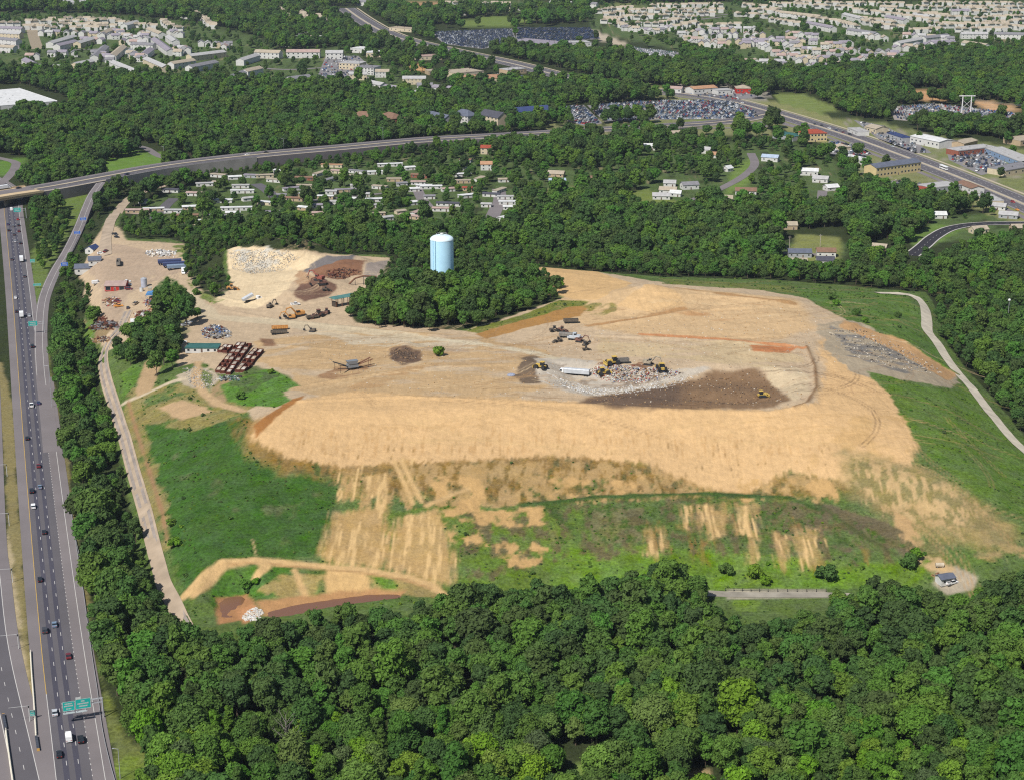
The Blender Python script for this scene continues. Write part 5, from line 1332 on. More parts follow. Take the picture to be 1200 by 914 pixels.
# roadside signs
def road_sign(u, v, w_, h, m, lab, z0=1.6, n=2, seed=1, base=0):
    x, y = at_z(u, v, base + z0 + h/2)
    t = thing('road_sign', lab, 'road sign', (x, y, base), heading(AX, x, y) - math.pi / 2)
    mb = MB()
    for s in (-1, 1): mb.tube((s * w_ * .3, .1, -.3), (s * w_ * .3, .1, z0 + h * .8), .07, n=6)
    mb.build('post', STEEL, t)
    p = panel(t, 0, z0 + h/2, w_, h, m); legend(p, 0, z0 + h/2, [(h * .2, w_ * .6, h * .16), (-h * .2, w_ * .7, h * .16)], seed=seed)
    return t
road_sign(38, 306, 3.2, 2.4, SGREEN, 'square green sign on the verge between motorway and slip road', seed=6)
road_sign(43.5, 334, 5.0, 1.7, SGREEN, 'long low green sign just above the slip road gore', seed=7)
road_sign(97.5, 257, 4.6, 2.2, SBLUE, 'blue service sign nearest the top of the slip road', 1.8, seed=8, base=3)
road_sign(90.5, 273, 4.6, 2.2, SBLUE, 'middle one of the three blue service signs along the slip road', 1.8, seed=9, base=1.5)
road_sign(75.5, 310, 4.8, 2.6, SBLUE, 'lowest blue service sign along the slip road', 1.8, seed=10)
road_sign(38, 835, 1.7, 2.0, SGREEN, 'small teal sign at the end of the median barrier', 1.2, seed=11)
# barriers and crash cushions
def barrier(name, pts, lab, h=.95):
    P = resample(np.array([at_z(u, v) for u, v in pts]), 4); N = normals(P)
    prof = [(-.35, 0), (-.3, .1), (-.12, .35), (-.1, h), (.1, h), (.12, .35), (.3, .1), (.35, 0)]
    v = []; f = []
    for i in range(len(P)):
        for o, z in prof: v.append((P[i, 0] + N[i, 0] * o, P[i, 1] + N[i, 1] * o, z + .1))
    n = len(prof)
    for i in range(len(P) - 1):
        for k in range(n - 1): f.append((i*n+k, i*n+k+1, (i+1)*n+k+1, (i+1)*n+k))
    f += [tuple(range(n)), tuple(range(len(v) - 1, len(v) - n - 1, -1))]
    mb = MB(); mb.add(v, f); return tag(mb.build(name, mat('barrier concrete', (.60, .56, .46), rough=.85, var=.1)), lab, 'barrier')
barrier('concrete_barrier', [(36,764),(37.5,790),(40,822),(42.5,862)], 'pale concrete median barrier ending beside the small teal sign')
barrier('concrete_barrier', [(7,856),(9,872),(12,893),(15,914),(20,945)], 'pale concrete barrier between the reversible lanes at the bottom corner', 1.1)
def cushion(u0, v0, u1, v1, lab):
    a = np.array(at_z(u0, v0)); b = np.array(at_z(u1, v1)); d = b - a; L = float(np.hypot(*d))
    t = thing('crash_cushion', lab, 'crash cushion', (a[0], a[1], .1), math.atan2(d[1], d[0]))
    mb = MB()
    for k in range(6): mb.box(k * L / 6, (k + 1) * L / 6 - .12, -.42, .42, .08, .85)
    mb.build('bays', mat('dark crash cushion', (.05, .055, .07), rough=.6), t)
    mb = MB(); mb.box(-.1, .0, -.45, .45, .05, 1.0); mb.build('nose', mat('amber nose', (.6, .35, .1)), t)
cushion(45, 880, 42.5, 864, 'dark crash cushion at the end of the median barrier'); cushion(4, 839, 7, 855, 'dark crash cushion at the barrier between the reversible lanes')
# guard rails
def rail(pts, lab, base=0, px=True):
    P = resample(np.array([at_z(u, v, base) for u, v in pts]), 4); t = thing('guard_rail', lab, 'guard rail', (0, 0, 0))
    v = []; f = []
    N = normals(P)
    for i in range(len(P)):
        for o in (-.05, .05):
            for z in (.5, .82): v.append((P[i,0] + N[i,0]*o, P[i,1] + N[i,1]*o, base + z))
    for i in range(len(P) - 1):
        a = 4*i; b = a + 4; f += [(a, a+1, b+1, b), (a+2, b+2, b+3, a+3), (a+1, a+3, b+3, b+1), (a, b, b+2, a+2)]
    mb = MB(); mb.add(v, f); mb.build('beam', STEEL, t)
    if 'railpost' not in _bm:
        mb = MB(); mb.box(-.07, .07, -.07, .07, -.3, .8); _bm['railpost'] = mb.mesh('post', STEEL)
    for i in range(0, len(P), 2): part('post', _bm['railpost'], t, (P[i,0], P[i,1], base))
rail([(86,620),(97,690),(107,764),(114,810),(119,850),(126,884),(134,914),(142,940)], 'steel guard rail along the near side of the motorway')
rail([(84,604),(89,634),(100,680)], 'short outer guard rail beside the motorway woods')
rail([(66,330),(75,312),(90,284),(101,258)], 'steel guard rail along the outer side of the slip road', 1.0)
# light masts
def mast(u0, v0, u1, v1, lab, arm=2.0, dirn=-1, name='light_mast', wood=False, z=0):
    x, y = at_z(u0, v0, z); dx, dy, dz_ = bearing(u1, v1); h = min(CAMZ + dz_ * (y / dy) - z, 22)
    t = thing(name, lab, 'mast' if not wood else 'utility pole', (x, y, z), 0)
    mb = MB(); mb.tube((0, 0, -.3), (0, 0, h), .16 if not wood else .2, .09 if not wood else .13, 8); mb.build('pole', STEEL if not wood else mat('weathered pole', (.42, .37, .32), rough=.9), t)
    if wood:
        mb = MB(); mb.box(-1.2, 1.2, -.08, .08, h - .9, h - .72)
        mb.build('crossarm', mat('weathered pole', (.42, .37, .32), rough=.9), t)
    elif arm:
        mb = MB(); mb.tube((0, 0, h - .1), (dirn * arm, 0, h + .15), .06, n=6); mb.build('arm', STEEL, t)
        mb = MB(); mb.box(dirn * arm - .35, dirn * arm + .35, -.15, .15, h + .05, h + .22); mb.build('lamp_head', STEEL, t)
mast(141, 912, 133, 877, 'grey light mast leaning out of the grass at the lower motorway verge', 1.5)
mast(187, 918, 179.5, 878, 'pale bare pole at the wood edge near the bottom of the motorway', 0)
mast(61, 477, 58, 425, 'slim light mast opposite the gore')
for k, (u0, v0, u1, v1) in enumerate([(35, 845, 33, 829), (22, 760, 21.5, 745), (15, 682, 14.5, 668), (11, 616, 10.5, 603), (8.5, 558, 8, 546)]):
    x, y = at_z(u0, v0); t = thing('gate_mast', 'white gate mast reaching over the reversible lanes, ' + ['lowest of five beside the teal sign', 'second from the bottom', 'middle one of five', 'fourth from the bottom', 'farthest of five'][k], 'gate mast', (x, y, 0), heading(BX, x, y) - math.pi / 2, 'gate masts over the reversible lanes')
    mb = MB(); mb.tube((0, 0, -.2), (0, 0, 6), .14, .1, 8); mb.build('pole', TRIM, t); mb = MB(); mb.tube((0, 0, 5.8), (-6.5, 0, 6.2), .07, .05, 6); mb.build('arm', TRIM, t); mb = MB(); mb.box(-.2, .2, -.2, .2, 5.2, 5.9); mb.build('control_box', CHASSIS, t)
mast(87, 210, 85, 192, 'light mast beside the state road left of the lawn', 2); mast(193, 196, 191, 172, 'light mast on the state road by the meadow', 2); mast(268, 187, 267, 172, 'light mast on the state road above the court', 2); mast(333, 183, 332, 163, 'light mast at the wide junction', 2); mast(390, 175, 389, 161, 'light mast east of the junction', 2); mast(449, 170, 448, 150, 'tall light mast by the brown building', 2); mast(505, 163, 504, 148, 'light mast on the eastern state road', 2)
mast(231, 292, 231, 277, 'wooden utility pole in the trees behind the trailers', 0, wood=True, name='utility_pole'); mast(925, 292, 925, 277, 'wooden utility pole on the little lawn', 0, wood=True, name='utility_pole')
for k, (u, v, h) in enumerate([(961, 290, 15), (1053, 300, 14), (674, 283, 16), (833, 300, 14)]): mast(u, v, u, v - h, ['wooden utility pole beside the dark brown roof', 'wooden utility pole east of the lane', 'wooden utility pole deep in the trees right of the tower', 'wooden utility pole in the trees below the street'][k], 0, wood=True, name='utility_pole')
# antenna platform pole in the bottom corner
x, y = at_z(207, 920); dx, dy, dz_ = bearing(203, 884); h = CAMZ + dz_ * (y / dy)
t = thing('antenna_pole', 'pole carrying a small pale equipment platform at the bottom edge', 'antenna', (x, y, 0))
mb = MB(); mb.tube((0, 0, -.3), (0, 0, h), .22, .15, 8); mb.build('pole', STEEL, t)
mb = MB(); mb.box(-1.2, 1.2, -.6, .6, h - 2.6, h - 2.5); mb.box(-.5, .5, -.3, .3, h - 2.49, h - 1.2); mb.build('platform', STEEL, t)
mb = MB()
for s in (-1, -.3, .4, 1.1): mb.box(s - .12, s + .12, -.7, -.55, h - 1.2, h + .6)
mb.build('aerial', TRIM, t)
mb = MB(); mb.box(-1.2, 1.2, -.68, -.6, h - .6, h - .5); mb.box(-.05, .05, -.6, .2, h - .6, h - .5); mb.build('crossbar', STEEL, t)
# power line frame on the right
x, y = at_z(1132, 135); t = thing('power_pylon', 'pale H-shaped power pylon above the salvage yard', 'pylon', (x, y, 0))
hh = CAMZ + bearing(1132, 112)[2] * (y / bearing(1132, 112)[1])
POLEM = mat('pale pylon steel', (.60, .58, .56), rough=.5)
for s in (-1, 1):
    mb = MB(); mb.tube((s * 4.6, 0, -.3), (s * 4.6, 0, hh), .75, .55, 8); mb.build('leg', POLEM, t)
mb = MB(); mb.box(-8.5, 8.5, -.4, .4, hh - 1.2, hh - .3); mb.build('crossarm', POLEM, t)
mb = MB()
for s in (-1, 1): mb.tube((s * 4.6, 0, hh * .35), (-s * 4.6, 0, hh * .75), .16, n=6)
mb.build('brace', POLEM, t)
mb = MB()
for s in (-7.5, 0, 7.5): mb.tube((s, 0, hh - 1.2), (s, 0, hh - 3.6), .22, n=6)
mb.build('insulator', GLASS, t)
for s in (-1, 1): pass
v = []; f = []
mb = MB()
for s in (-7.5, 0, 7.5):
    pr = None
    for k in range(0, 21):
        q = k / 20; p = (x + s + 190 * q, y + 14 * q, hh - 3.6 - 9 * 4 * q * (1 - q))
        if pr: mb.tube(pr, p, .07, n=4, cap=False)
        pr = p
tag(mb.build('power_line', mat('cable', (.25, .25, .26), rough=.6)), 'three thin power cables running east from the pale pylon', 'cable')
x, y = at_z(1200, 372); t = thing('radio_mast', 'pale blue and white pole standing in the woods at the right edge', 'mast', (x, y, 0))
h = 24
mb = MB(); mb.tube((0, 0, -.3), (0, 0, h), .5, .35, 8); mb.build('pole', mat('pale blue mast', (.5, .6, .75), rough=.5), t)
mb = MB(); mb.box(-.9, .9, -.5, .5, h + .01, h + 1.2); mb.build('head', TRIM, t)
x, y = at_z(1183, 352, 16); t = thing('white_lamp', 'small white globe lamp on a pole among the right-hand woods', 'lamp', (x, y, 0))
mb = MB(); mb.tube((0, 0, -.3), (0, 0, 15.4), .18, .12, 8); mb.build('pole', STEEL, t)
mb = MB(); V_, F_ = ICO; mb.add([(a * .9, b * .9, c * .9 + 16) for a, b, c in V_], F_); mb.build('globe', TRIM, t, True)

# post-and-wire fence above the toe road
fp = ground_poly([(850,692),(900,693),(968,693)], False, 10); t = thing('wire_fence', 'low dark fence along the top side of the pale toe road', 'fence', (0, 0, 0))
mb = MB(); 
for a, b in zip(fp, fp[1:]):
    for zz in (.5, 1.1): mb.tube((a[0], a[1], float(height(*a)) + zz), (b[0], b[1], float(height(*b)) + zz), .06, n=4, cap=False)
mb.build('rails', CHASSIS, t)
mb = MB(); mb.box(-.1, .1, -.1, .1, -.3, 1.3); pm_ = mb.mesh('post', CHASSIS)
for a in fp: part('post', pm_, t, (a[0], a[1], float(height(*a))))
# ------------------------------------------------------------------ the landfill's plant and stores
RUST = mat('rusty steel', (.115, .035, .022), rough=.85, var=.45, scale=1.2)
RUST2 = mat('brown rust', (.16, .075, .045), rough=.85, var=.4, scale=1.5)
INSIDE = mat('bin inside', (.50, .42, .33), rough=.9, var=.3, scale=1.0)
def tilt(o, x, y):   # lie on the slope
    e = 2.5; zx = float(height(x + e, y) - height(x - e, y)) / (2 * e); zy = float(height(x, y + e) - height(x, y - e)) / (2 * e)
    n = Vector((-zx, -zy, 1)).normalized()
    q = Vector((0, 0, 1)).rotation_difference(n)
    o.rotation_euler = (q.to_matrix() @ Matrix.Rotation(o.rotation_euler.z, 3, 'Z')).to_euler()
def at_site(u, v):
    return spot(u, v)
# roll-off bins
def bin_parts():
    if 'bin' not in _bm:
        L, Wd, H = 6.0, 2.5, 1.9; t = .12
        mb = MB(); mb.box(-L/2, L/2, -Wd/2, Wd/2, .2, .35, 1)
        for y in (-1, 1): mb.box(-L/2, L/2, y*Wd/2 - (t if y > 0 else 0), y*Wd/2 + (t if y < 0 else 0), .352, H)
        mb.box(-L/2, -L/2 + t, -Wd/2 + t + .002, Wd/2 - t - .002, .352, H); mb.box(L/2 - t, L/2, -Wd/2 + t + .002, Wd/2 - t - .002, .352, H)
        for k in range(7):
            x = -L/2 + .4 + k * (L - .8) / 6
            for y in (-1, 1): mb.box(x - .07, x + .07, y*(Wd/2 + .06) - .058, y*(Wd/2 + .06) + .058, .25, H - .05)
        shell = mb.mesh('shell', [RUST, INSIDE])
        mb = MB()
        for y in (-.7, .7): mb.box(-L/2 - .2, L/2, y - .08, y + .08, 0, .198)
        skid = mb.mesh('skid', RUST2)
        mb = MB(); mb.box(L/2 + .005, L/2 + .1, -1.15, 1.15, .4, 1.85); mb.box(L/2 + .1, L/2 + .16, .6, .7, .6, 1.7); gate = mb.mesh('tail_gate', RUST2)
        _bm['bin'] = (shell, skid, gate)
    return _bm['bin']
def bin_load(k):
    if ('load', k) not in _bm:
        r = random.Random(k); mb = MB(); nx, ny = 9, 5; v = []; f = []
        for i in range(nx):
            for j in range(ny):
                e = 0 if i in (0, nx - 1) or j in (0, ny - 1) else r.uniform(.1, .5)
                v.append((-2.85 + 5.7 * i / (nx - 1), -1.1 + 2.2 * j / (ny - 1), 1.5 + e))
        for i in range(nx - 1):
            for j in range(ny - 1): f.append((i * ny + j, (i + 1) * ny + j, (i + 1) * ny + j + 1, i * ny + j + 1))
        mb.add(v, f); _bm[('load', k)] = mb.mesh('load', C('bin load ' + 'abc'[k], [(214,196,170), (190,176,160), (224,214,200)][k], var=.35, scale=1.5))
    return _bm[('load', k)]
def rust_bin(x, y, z, rz, label, group):
    a, b, c = bin_parts(); t = thing('waste_bin', label, 'waste bin', (x, y, z), rz, group)
    part('shell', a, t); part('skid', b, t); part('tail_gate', c, t)
    if random.random() < .62: part('load', bin_load(random.randrange(3)), t)
    return t
for (a, b, n, row) in [((255,438),(281,405),8,'westernmost long row'),((260,439),(286,405),8,'second long row'),((267,440),(293,406),8,'third long row'),((278,437),(301,412),6,'fourth row'),((284,437),(307,413),6,'easternmost row'),((258,414),(266,407),2,'little row by the teal cabin'),((263,415),(271,408),2,'little row by the teal cabin')]:
    p = np.array(at_site(*a)); q = np.array(at_site(*b)); d = q - p; ang = math.atan2(d[1], d[0])
    for k in range(n):
        c = p + d * (k + .5) / n
        x, y = c[0] + random.uniform(-.3, .3), c[1] + random.uniform(-.3, .3)
        o = rust_bin(x, y, float(height(x, y)) - .05, ang + random.uniform(-.05, .05), f'rusty dark red open waste bin in the {row}', 'rusty waste bins in rows beside the grassy knoll')
# long green site building
x, y, z = at_site(238, 411)
house('site_cabin', x, y, z, R(-1), 17.5, 7.5, 2.3, 'flat', .3, 'white', 'green', 'long dark teal site cabin beside the rows of rusty bins', 'cabin', None, wins=5, clear=2)
# ------------------------------------------------ machines (forward is +x)
def tracks(t, L=3.6, gap=1.05, w_=.55, h=.85):
    for s in (-1, 1):
        mb = MB(); mb.prism([(-L/2+.3,0),(L/2-.3,0),(L/2,.3),(L/2,.55),(L/2-.3,h),(-L/2+.3,h),(-L/2,.55),(-L/2,.3)], s*gap - w_/2, s*gap + w_/2)
        mb.build('track', CHASSIS, t)
def SM(c): return mat('dusty ' + c + ' machine paint', tuple(.55 * a + .45 * b * .5 for a, b in zip(PAINT[c], (.42, .33, .22))), rough=.75, var=.35, scale=1.2)
def excavator(u, v, rz, c, label, s=1.0, reach=1.0, tool='bucket'):
    x, y, z = at_site(u, v); t = thing('excavator', label, 'excavator', (x, y, z), R(rz)); t.scale = (s, s, s)
    P = SM(c); tracks(t, 4.2, 1.2, .6)
    mb = MB(); mb.tube((0, 0, .6), (0, 0, 1.0), .8, n=14); mb.build('turntable', CHASSIS, t)
    mb = MB(); mb.box(-2.4, 1.2, -1.35, 1.35, 1.0, 1.5); mb.box(-2.5, -.4, -1.3, 1.3, 1.502, 2.3, tx=.1, ty=.05); mb.box(-.4, 1.2, -1.35, -.4, 1.502, 1.9); mb.build('upper_body', P, t)
    mb = MB(); mb.box(-.3, 1.25, .35, 1.3, 1.502, 3.0, tx=.12, ty=.06); mb.build('cab', P, t)
    mb = MB(); mb.box(-.15, 1.28, .32, 1.32, 2.0, 2.85, tx=.1, ty=.04); mb.build('glazing', GLASS, t)
    a = Vector((1.0, 0, 1.7)); b = Vector((3.4 * reach, 0, 4.4)); c_ = Vector((5.6 * reach, 0, 3.9)); d = Vector((6.4 * reach, 0, 1.4))
    mb = MB(); mb.tube(a, b, .34, .3, 6); mb.tube(b, c_, .3, .24, 6); mb.tube((1.3, 0, 1.5), b * .8 + a * .2 - Vector((0, 0, .3)), .12, n=6); mb.build('boom', P, t)
    mb = MB(); mb.tube(c_ + Vector((-.5, 0, .4)), d, .22, .18, 6); mb.build('stick', P, t)
    if tool == 'bucket':
        mb = MB(); mb.prism([(d.x-.5,d.z+.1),(d.x+.3,d.z+.2),(d.x+.2,d.z-.9),(d.x-.7,d.z-1.1),(d.x-1.1,d.z-.5)], -.7, .7); mb.build('bucket', CHASSIS, t)
    else:
        for k in range(4):
            an = k * math.pi / 2; mb = MB(); e = d + Vector((.7 * math.cos(an), .7 * math.sin(an), -.7)); mb.tube(d, e, .12, n=5); mb.tube(e, d + Vector((.25 * math.cos(an), .25 * math.sin(an), -1.35)), .12, .05, 5); mb.build('grab_tine', CHASSIS, t)
    return t
def dozer(u, v, rz, c, label, s=1.0, wheels=False, name='bulldozer'):
    x, y, z = at_site(u, v); t = thing(name, label, 'bulldozer' if not wheels else 'compactor', (x, y, z), R(rz)); t.scale = (s, s, s); P = SM(c)
    if wheels:
        for sx in (-1.7, 1.7):
            for sy in (-1, 1):
                mb = MB(); mb.tube((sx, sy * 1.75, .85), (sx, sy * .75, .85), .78, n=16)
                for k in range(16):
                    a = 2 * math.pi * k / 16; mb.box(sx + .82 * math.cos(a) - .09, sx + .82 * math.cos(a) + .09, sy * 1.25 - .45, sy * 1.25 + .45, .85 + .82 * math.sin(a) - .08, .85 + .82 * math.sin(a) + .08)
                mb.build('drum_wheel', CHASSIS, t)
    else: tracks(t, 3.8, 1.15, .65, 1.05)
    mb = MB(); mb.box(-2.2, 2.2, -.72, .72, .7, 1.5); mb.box(.2, 2.3, -.65, .65, 1.502, 2.0, tx=.08, ty=.06); mb.build('body', P, t)
    mb = MB(); mb.box(-1.4, .15, -.85, .85, 1.502, 2.95, tx=.08, ty=.08); mb.build('cab', GLASS, t)
    mb = MB(); mb.box(-1.55, .3, -.95, .95, 2.952, 3.1); mb.build('cab_roof', P, t)
    mb = MB(); mb.prism([(3.0,.15),(3.25,.1),(3.05,.7),(3.2,1.35),(3.05,1.4),(2.9,.8)], -1.9, 1.9)
    for s_ in (-1, 1): mb.box(1.2, 2.98, s_ * 1.0 - .1, s_ * 1.0 + .1, .55, .75)
    mb.build('blade', P, t)
    return t
def loader(u, v, rz, c, label, s=1.0):
    x, y, z = at_site(u, v); t = thing('wheel_loader', label, 'loader', (x, y, z), R(rz)); t.scale = (s, s, s); P = SM(c)
    mb = MB(); mb.tube((0, -.3, 0), (0, .3, 0), .78, n=16); w_ = mb.mesh('wheel', TYRE)
    for sx in (-1.6, 1.6):
        for sy in (-1, 1): part('wheel', w_, t, (sx, sy * 1.1, .78))
    mb = MB(); mb.box(-2.9, -.3, -.8, .8, .8, 2.0, tx=.1, ty=.05); mb.box(-.3, 2.0, -.6, .6, .7, 1.3); mb.build('body', P, t)
    mb = MB(); mb.box(-.9, .5, -.75, .75, 2.003, 3.2, tx=.1, ty=.08); mb.build('cab', GLASS, t)
    mb = MB(); mb.box(-1.0, .6, -.85, .85, 3.203, 3.35); mb.build('cab_roof', P, t)
    mb = MB()
    for s_ in (-.55, .55): mb.tube((.6, s_, 2.0), (3.2, s_, .8), .14, n=6)
    mb.build('lift_arm', P, t)
    mb = MB(); mb.prism([(3.0,.1),(4.2,.1),(4.2,.2),(3.3,.4),(3.2,1.3),(3.0,1.3)], -1.4, 1.4); mb.build('bucket', P, t)
    return t
def trailer_rig(u, v, rz, label, tc, L=12.5, cab='white', raised=0.0, name='trailer_truck', with_cab=True, H=3.4, cat='truck', open_=False):
    x, y, z = at_site(u, v); t = thing(name, label, cat, (x, y, z), R(rz))
    tm = SM(tc) if tc in ('orange', 'dark', 'grey') else mat('trailer ' + tc, PAINT.get(tc, (.5, .52, .54)), rough=.5, var=.15)
    mb = MB()
    if open_:
        mb.box(-L/2, L/2, -1.25, 1.25, 1.1, 1.3); 
        for s_ in (-1, 1): mb.box(-L/2, L/2, s_*1.25 - (.1 if s_ > 0 else 0), s_*1.25 + (.1 if s_ < 0 else 0), 1.302, H)
        mb.box(-L/2, -L/2 + .1, -1.14, 1.14, 1.302, H); mb.box(L/2 - .1, L/2, -1.14, 1.14, 1.302, H)
        for k in range(9): mb.box(-L/2 + .6 + k * (L - 1.2) / 8 - .06, -L/2 + .6 + k * (L - 1.2) / 8 + .06, -1.35, -1.253, 1.2, H - .05)
    else: mb.prism([(-1.25,1.1),(1.25,1.1),(1.25,H-.35),(.95,H),(-.95,H),(-1.25,H-.35)], -L/2, L/2)
    if not open_:
        mb.M = None; mb.v = [(b, -a, c) for a, b, c in mb.v]
    o = mb.build('trailer', tm, t)
    if raised: o.rotation_euler = (0, R(-raised), 0); o.location = (-L * .18, 0, L * .19)
    mb = MB(); mb.box(-L/2 + .3, L/2 - 1, -.5, .5, .75, 1.098); mb.build('chassis', CHASSIS, t)
    mb = MB(); mb.tube((0, -.2, 0), (0, .2, 0), .5, n=12); w_ = mb.mesh('wheel', TYRE)
    ax = [-L/2 + 1, -L/2 + 2.3]
    if with_cab:
        ax += [L/2 - .6, L/2 + .7, L/2 + 3.6]
        mb = MB(); mb.prism([(L/2+.25,.7),(L/2+.25,3.0),(L/2+2.0,3.0),(L/2+2.4,2.0),(L/2+4.3,1.75),(L/2+4.4,.7)], -1.15, 1.15); mb.build('cab', PM(cab), t)
        mb = MB(); mb.box(L/2+.9, L/2+2.3, -1.18, 1.18, 2.0, 2.8, tx=.1, ty=.02); mb.build('glazing', GLASS, t)
    for sx in ax:
        for sy in (-1, 1): part('wheel', w_, t, (sx, sy * .95, .5))
    return t
trailer_rig(676, 440, -14 + 180, 'white cab with a long silver trailer on the pale tipping area', 'silver', 12.5)
dozer(634, 432, 150, 'yellow', 'yellow compactor at the edge of the grey-brown tip', 1.15, True, 'landfill_compactor')
dozer(893, 465, 10, 'yellow', 'lone small yellow bulldozer on the dark brown cover', 1.0)
dozer(718, 427, 200, 'yellow', 'yellow spiked compactor left of the grey container', 1.3, True, 'landfill_compactor')
dozer(707, 439, 20, 'yellow', 'yellow compactor nearest the silver trailer', 1.2, True, 'landfill_compactor')
dozer(775, 434, 100, 'yellow', 'yellow compactor at the right end of the tipping face', 1.25, True, 'landfill_compactor')
excavator(760, 428, -20, 'tan', 'tan excavator behind the tipping face', 1.1)
trailer_rig(730, 426, 10, 'short grey tipper body parked among the compactors', 'grey', 6, with_cab=False, name='tipper_trailer', cat='trailer', open_=True, H=2.6)
trailer_rig(669, 379, 6, 'dark low trailer at the top of the row of idle machines', 'dark', 8, with_cab=False, name='tipper_trailer', cat='trailer', open_=True, H=2.5)
loader(650, 389, 12, 'dark', 'dark loader at the left end of the idle machines'); loader(659, 389, -30, 'dark red', 'dark red loader beside the dark loader', .9)
trailer_rig(663, 396, -12, 'grey truck with a pale body in the idle machine row', 'grey', 7, 'silver', H=2.8); trailer_rig(674, 399, -20, 'silver flat trailer below the grey truck', 'silver', 8, with_cab=False, name='tipper_trailer', cat='trailer', open_=True, H=2.1)
excavator(679, 401, -25, 'dark red', 'dark red excavator stretching over the silver trailer', .9)
dozer(686, 405, 60, 'dark', 'small dark bulldozer at the right end of the idle machines', .8); loader(687, 411, 10, 'black', 'small black loader lowest in the idle row', .7); loader(654, 401, 200, 'dark', 'dark loader below the grey truck', .8)
# crusher with two conveyors
x, y, z = at_site(413, 433)
t = thing('screening_plant', 'grey and rust screening plant with conveyor arms out on the tan flat', 'screening plant', (x, y, z), R(25))
mb = MB(); mb.box(-3, 3, -1.4, 1.4, 1.2, 3.0, tx=.3, ty=.2); mb.prism([(-2.2,3.002),(2.0,3.002),(2.8,4.6),(-3.0,4.6)], -1.5, 1.5); mb.build('hopper', PM('grey'), t)
for p in (((2.5, -.5, 2.2), (9.5, -3.5, 5.2)), ((2.5, .6, 2.2), (10, 1.5, 4.6)), ((-2.5, -.6, 2.0), (-8.5, -4.5, 4.6)), ((-2.5, .6, 2.0), (-9, 3.5, 4.2))):
    mb = MB(); a, b = Vector(p[0]), Vector(p[1]); d = (b - a).normalized(); sd = d.cross(Vector((0, 0, 1))).normalized() * .5; up = Vector((0, 0, .3))
    mb.add([a - sd, a + sd, b + sd, b - sd, a - sd - up, a + sd - up, b + sd - up, b - sd - up], [(0,1,2,3), (7,6,5,4), (0,4,5,1), (1,5,6,2), (2,6,7,3), (3,7,4,0)])
    mb.tube(b - up - d, (b.x - d.x, b.y - d.y, 0), .1, n=5); mb.build('conveyor', RUST2 if p[0][0] > 0 else CHASSIS, t)
mb = MB()
for sx in (-2.4, 2.4):
    for sy in (-1.1, 1.1): mb.box(sx - .15, sx + .15, sy - .15, sy + .15, 0, 1.198)
mb.build('support_frame', CHASSIS, t)
excavator(366, 389, 160, 'dark', 'small dark excavator alone on the tan flat', .8)
trailer_rig(328, 387, 8, 'rusty orange tipper trailer on the tan flat', 'orange', 9, with_cab=False, name='tipper_trailer', cat='trailer', open_=True, H=2.4); trailer_rig(327, 392, 4, 'black flat trailer in front of the rusty orange one', 'dark', 9, with_cab=False, name='tipper_trailer', cat='trailer', open_=True, H=2.2)
excavator(350, 371, 210, 'orange', 'big orange excavator on the edge of the stone yard', 1.35); excavator(341, 374, 190, 'orange', 'orange excavator in front of the big orange one', 1.0); loader(373, 372, 215, 'dark red', 'dark red loader between the orange excavators and the green roofed shed', 1.35)
loader(383, 368, 90, 'dark red', 'dark red loader with a raised bucket nearest the green roofed shed', 1.0); trailer_rig(366, 374, 25, 'dark flat trailer behind the dark red loader', 'dark', 7, with_cab=False, name='tipper_trailer', cat='trailer', open_=True, H=2.0)
x, y, z = at_site(346, 358); car(x, y, z, R(20), 'pickup', 'white', 'white pickup at the foot of the brown mulch heap')
trailer_rig(294, 354, 32, 'grey tipping lorry with its body raised in the pale stone yard', 'silver', 7, 'white', raised=22, H=2.8)
excavator(317, 361, 60, 'dark', 'dark excavator digging into the pale sand heap', .95); excavator(374, 329, 150, 'red', 'red and rust shredder excavator on the mulch bank', 1.3, tool='grab'); excavator(377, 334, 200, 'dark red', 'dark red excavator just below the red one', 1.1)
loader(272, 340, 0, 'orange', 'orange loader under the trees at the left of the stone yard', 1.1)
loader(382, 341, 10, 'dark', 'dark loader on the brown mulch flat', .8)
# shed on posts with a green roof
x, y, z = at_site(402, 358)
t = thing('open_shed', 'open shed on posts under a long teal metal roof beside the tower woods', 'shed', (x, y, z), R(38))
mb = MB()
for sx in (-6, -2, 2, 6):
    for sy in (-2.2, 2.2): mb.box(sx - .15, sx + .15, sy - .15, sy + .15, -.3, 5.0)
mb.build('post', RUST2, t)
mb = MB(); mb.prism([(-3.0, 5.0), (3.0, 5.0), (3.0, 5.15), (0, 6.3), (-3.0, 5.15)], -7.6, 7.6)
mb.v = [(b, a, c) for a, b, c in mb.v]; mb.f = [tuple(reversed(q)) for q in mb.f]; mb.build('roof', C('teal metal roof', (96, 146, 140), rough=.5), t)
mb = MB(); mb.box(-6.2, -5.0, -2.1, 2.1, .0, 3.0); mb.build('end_wall', C('dark boards', (90, 80, 70)), t)
# rusty conveyor arch behind it
x, y, z = at_site(426, 334); t = thing('conveyor', 'rusty bent conveyor on the bare ground behind the green roofed shed', 'conveyor', (x, y, z), R(12))
mb = MB(); pp = [(-9, 0, .6), (-5, 0, 4.2), (0, 0, 5.4), (8, 0, 4.6)]
for a, b in zip(pp, pp[1:]): mb.tube(a, b, .5, n=6)
mb.build('belt', RUST2, t)
mb = MB()
for q in pp[1:]:
    for s_ in (-.8, .8): mb.tube((q[0], s_, 0), (q[0], 0, q[2]), .12, n=5)
mb.build('trestle', CHASSIS, t)
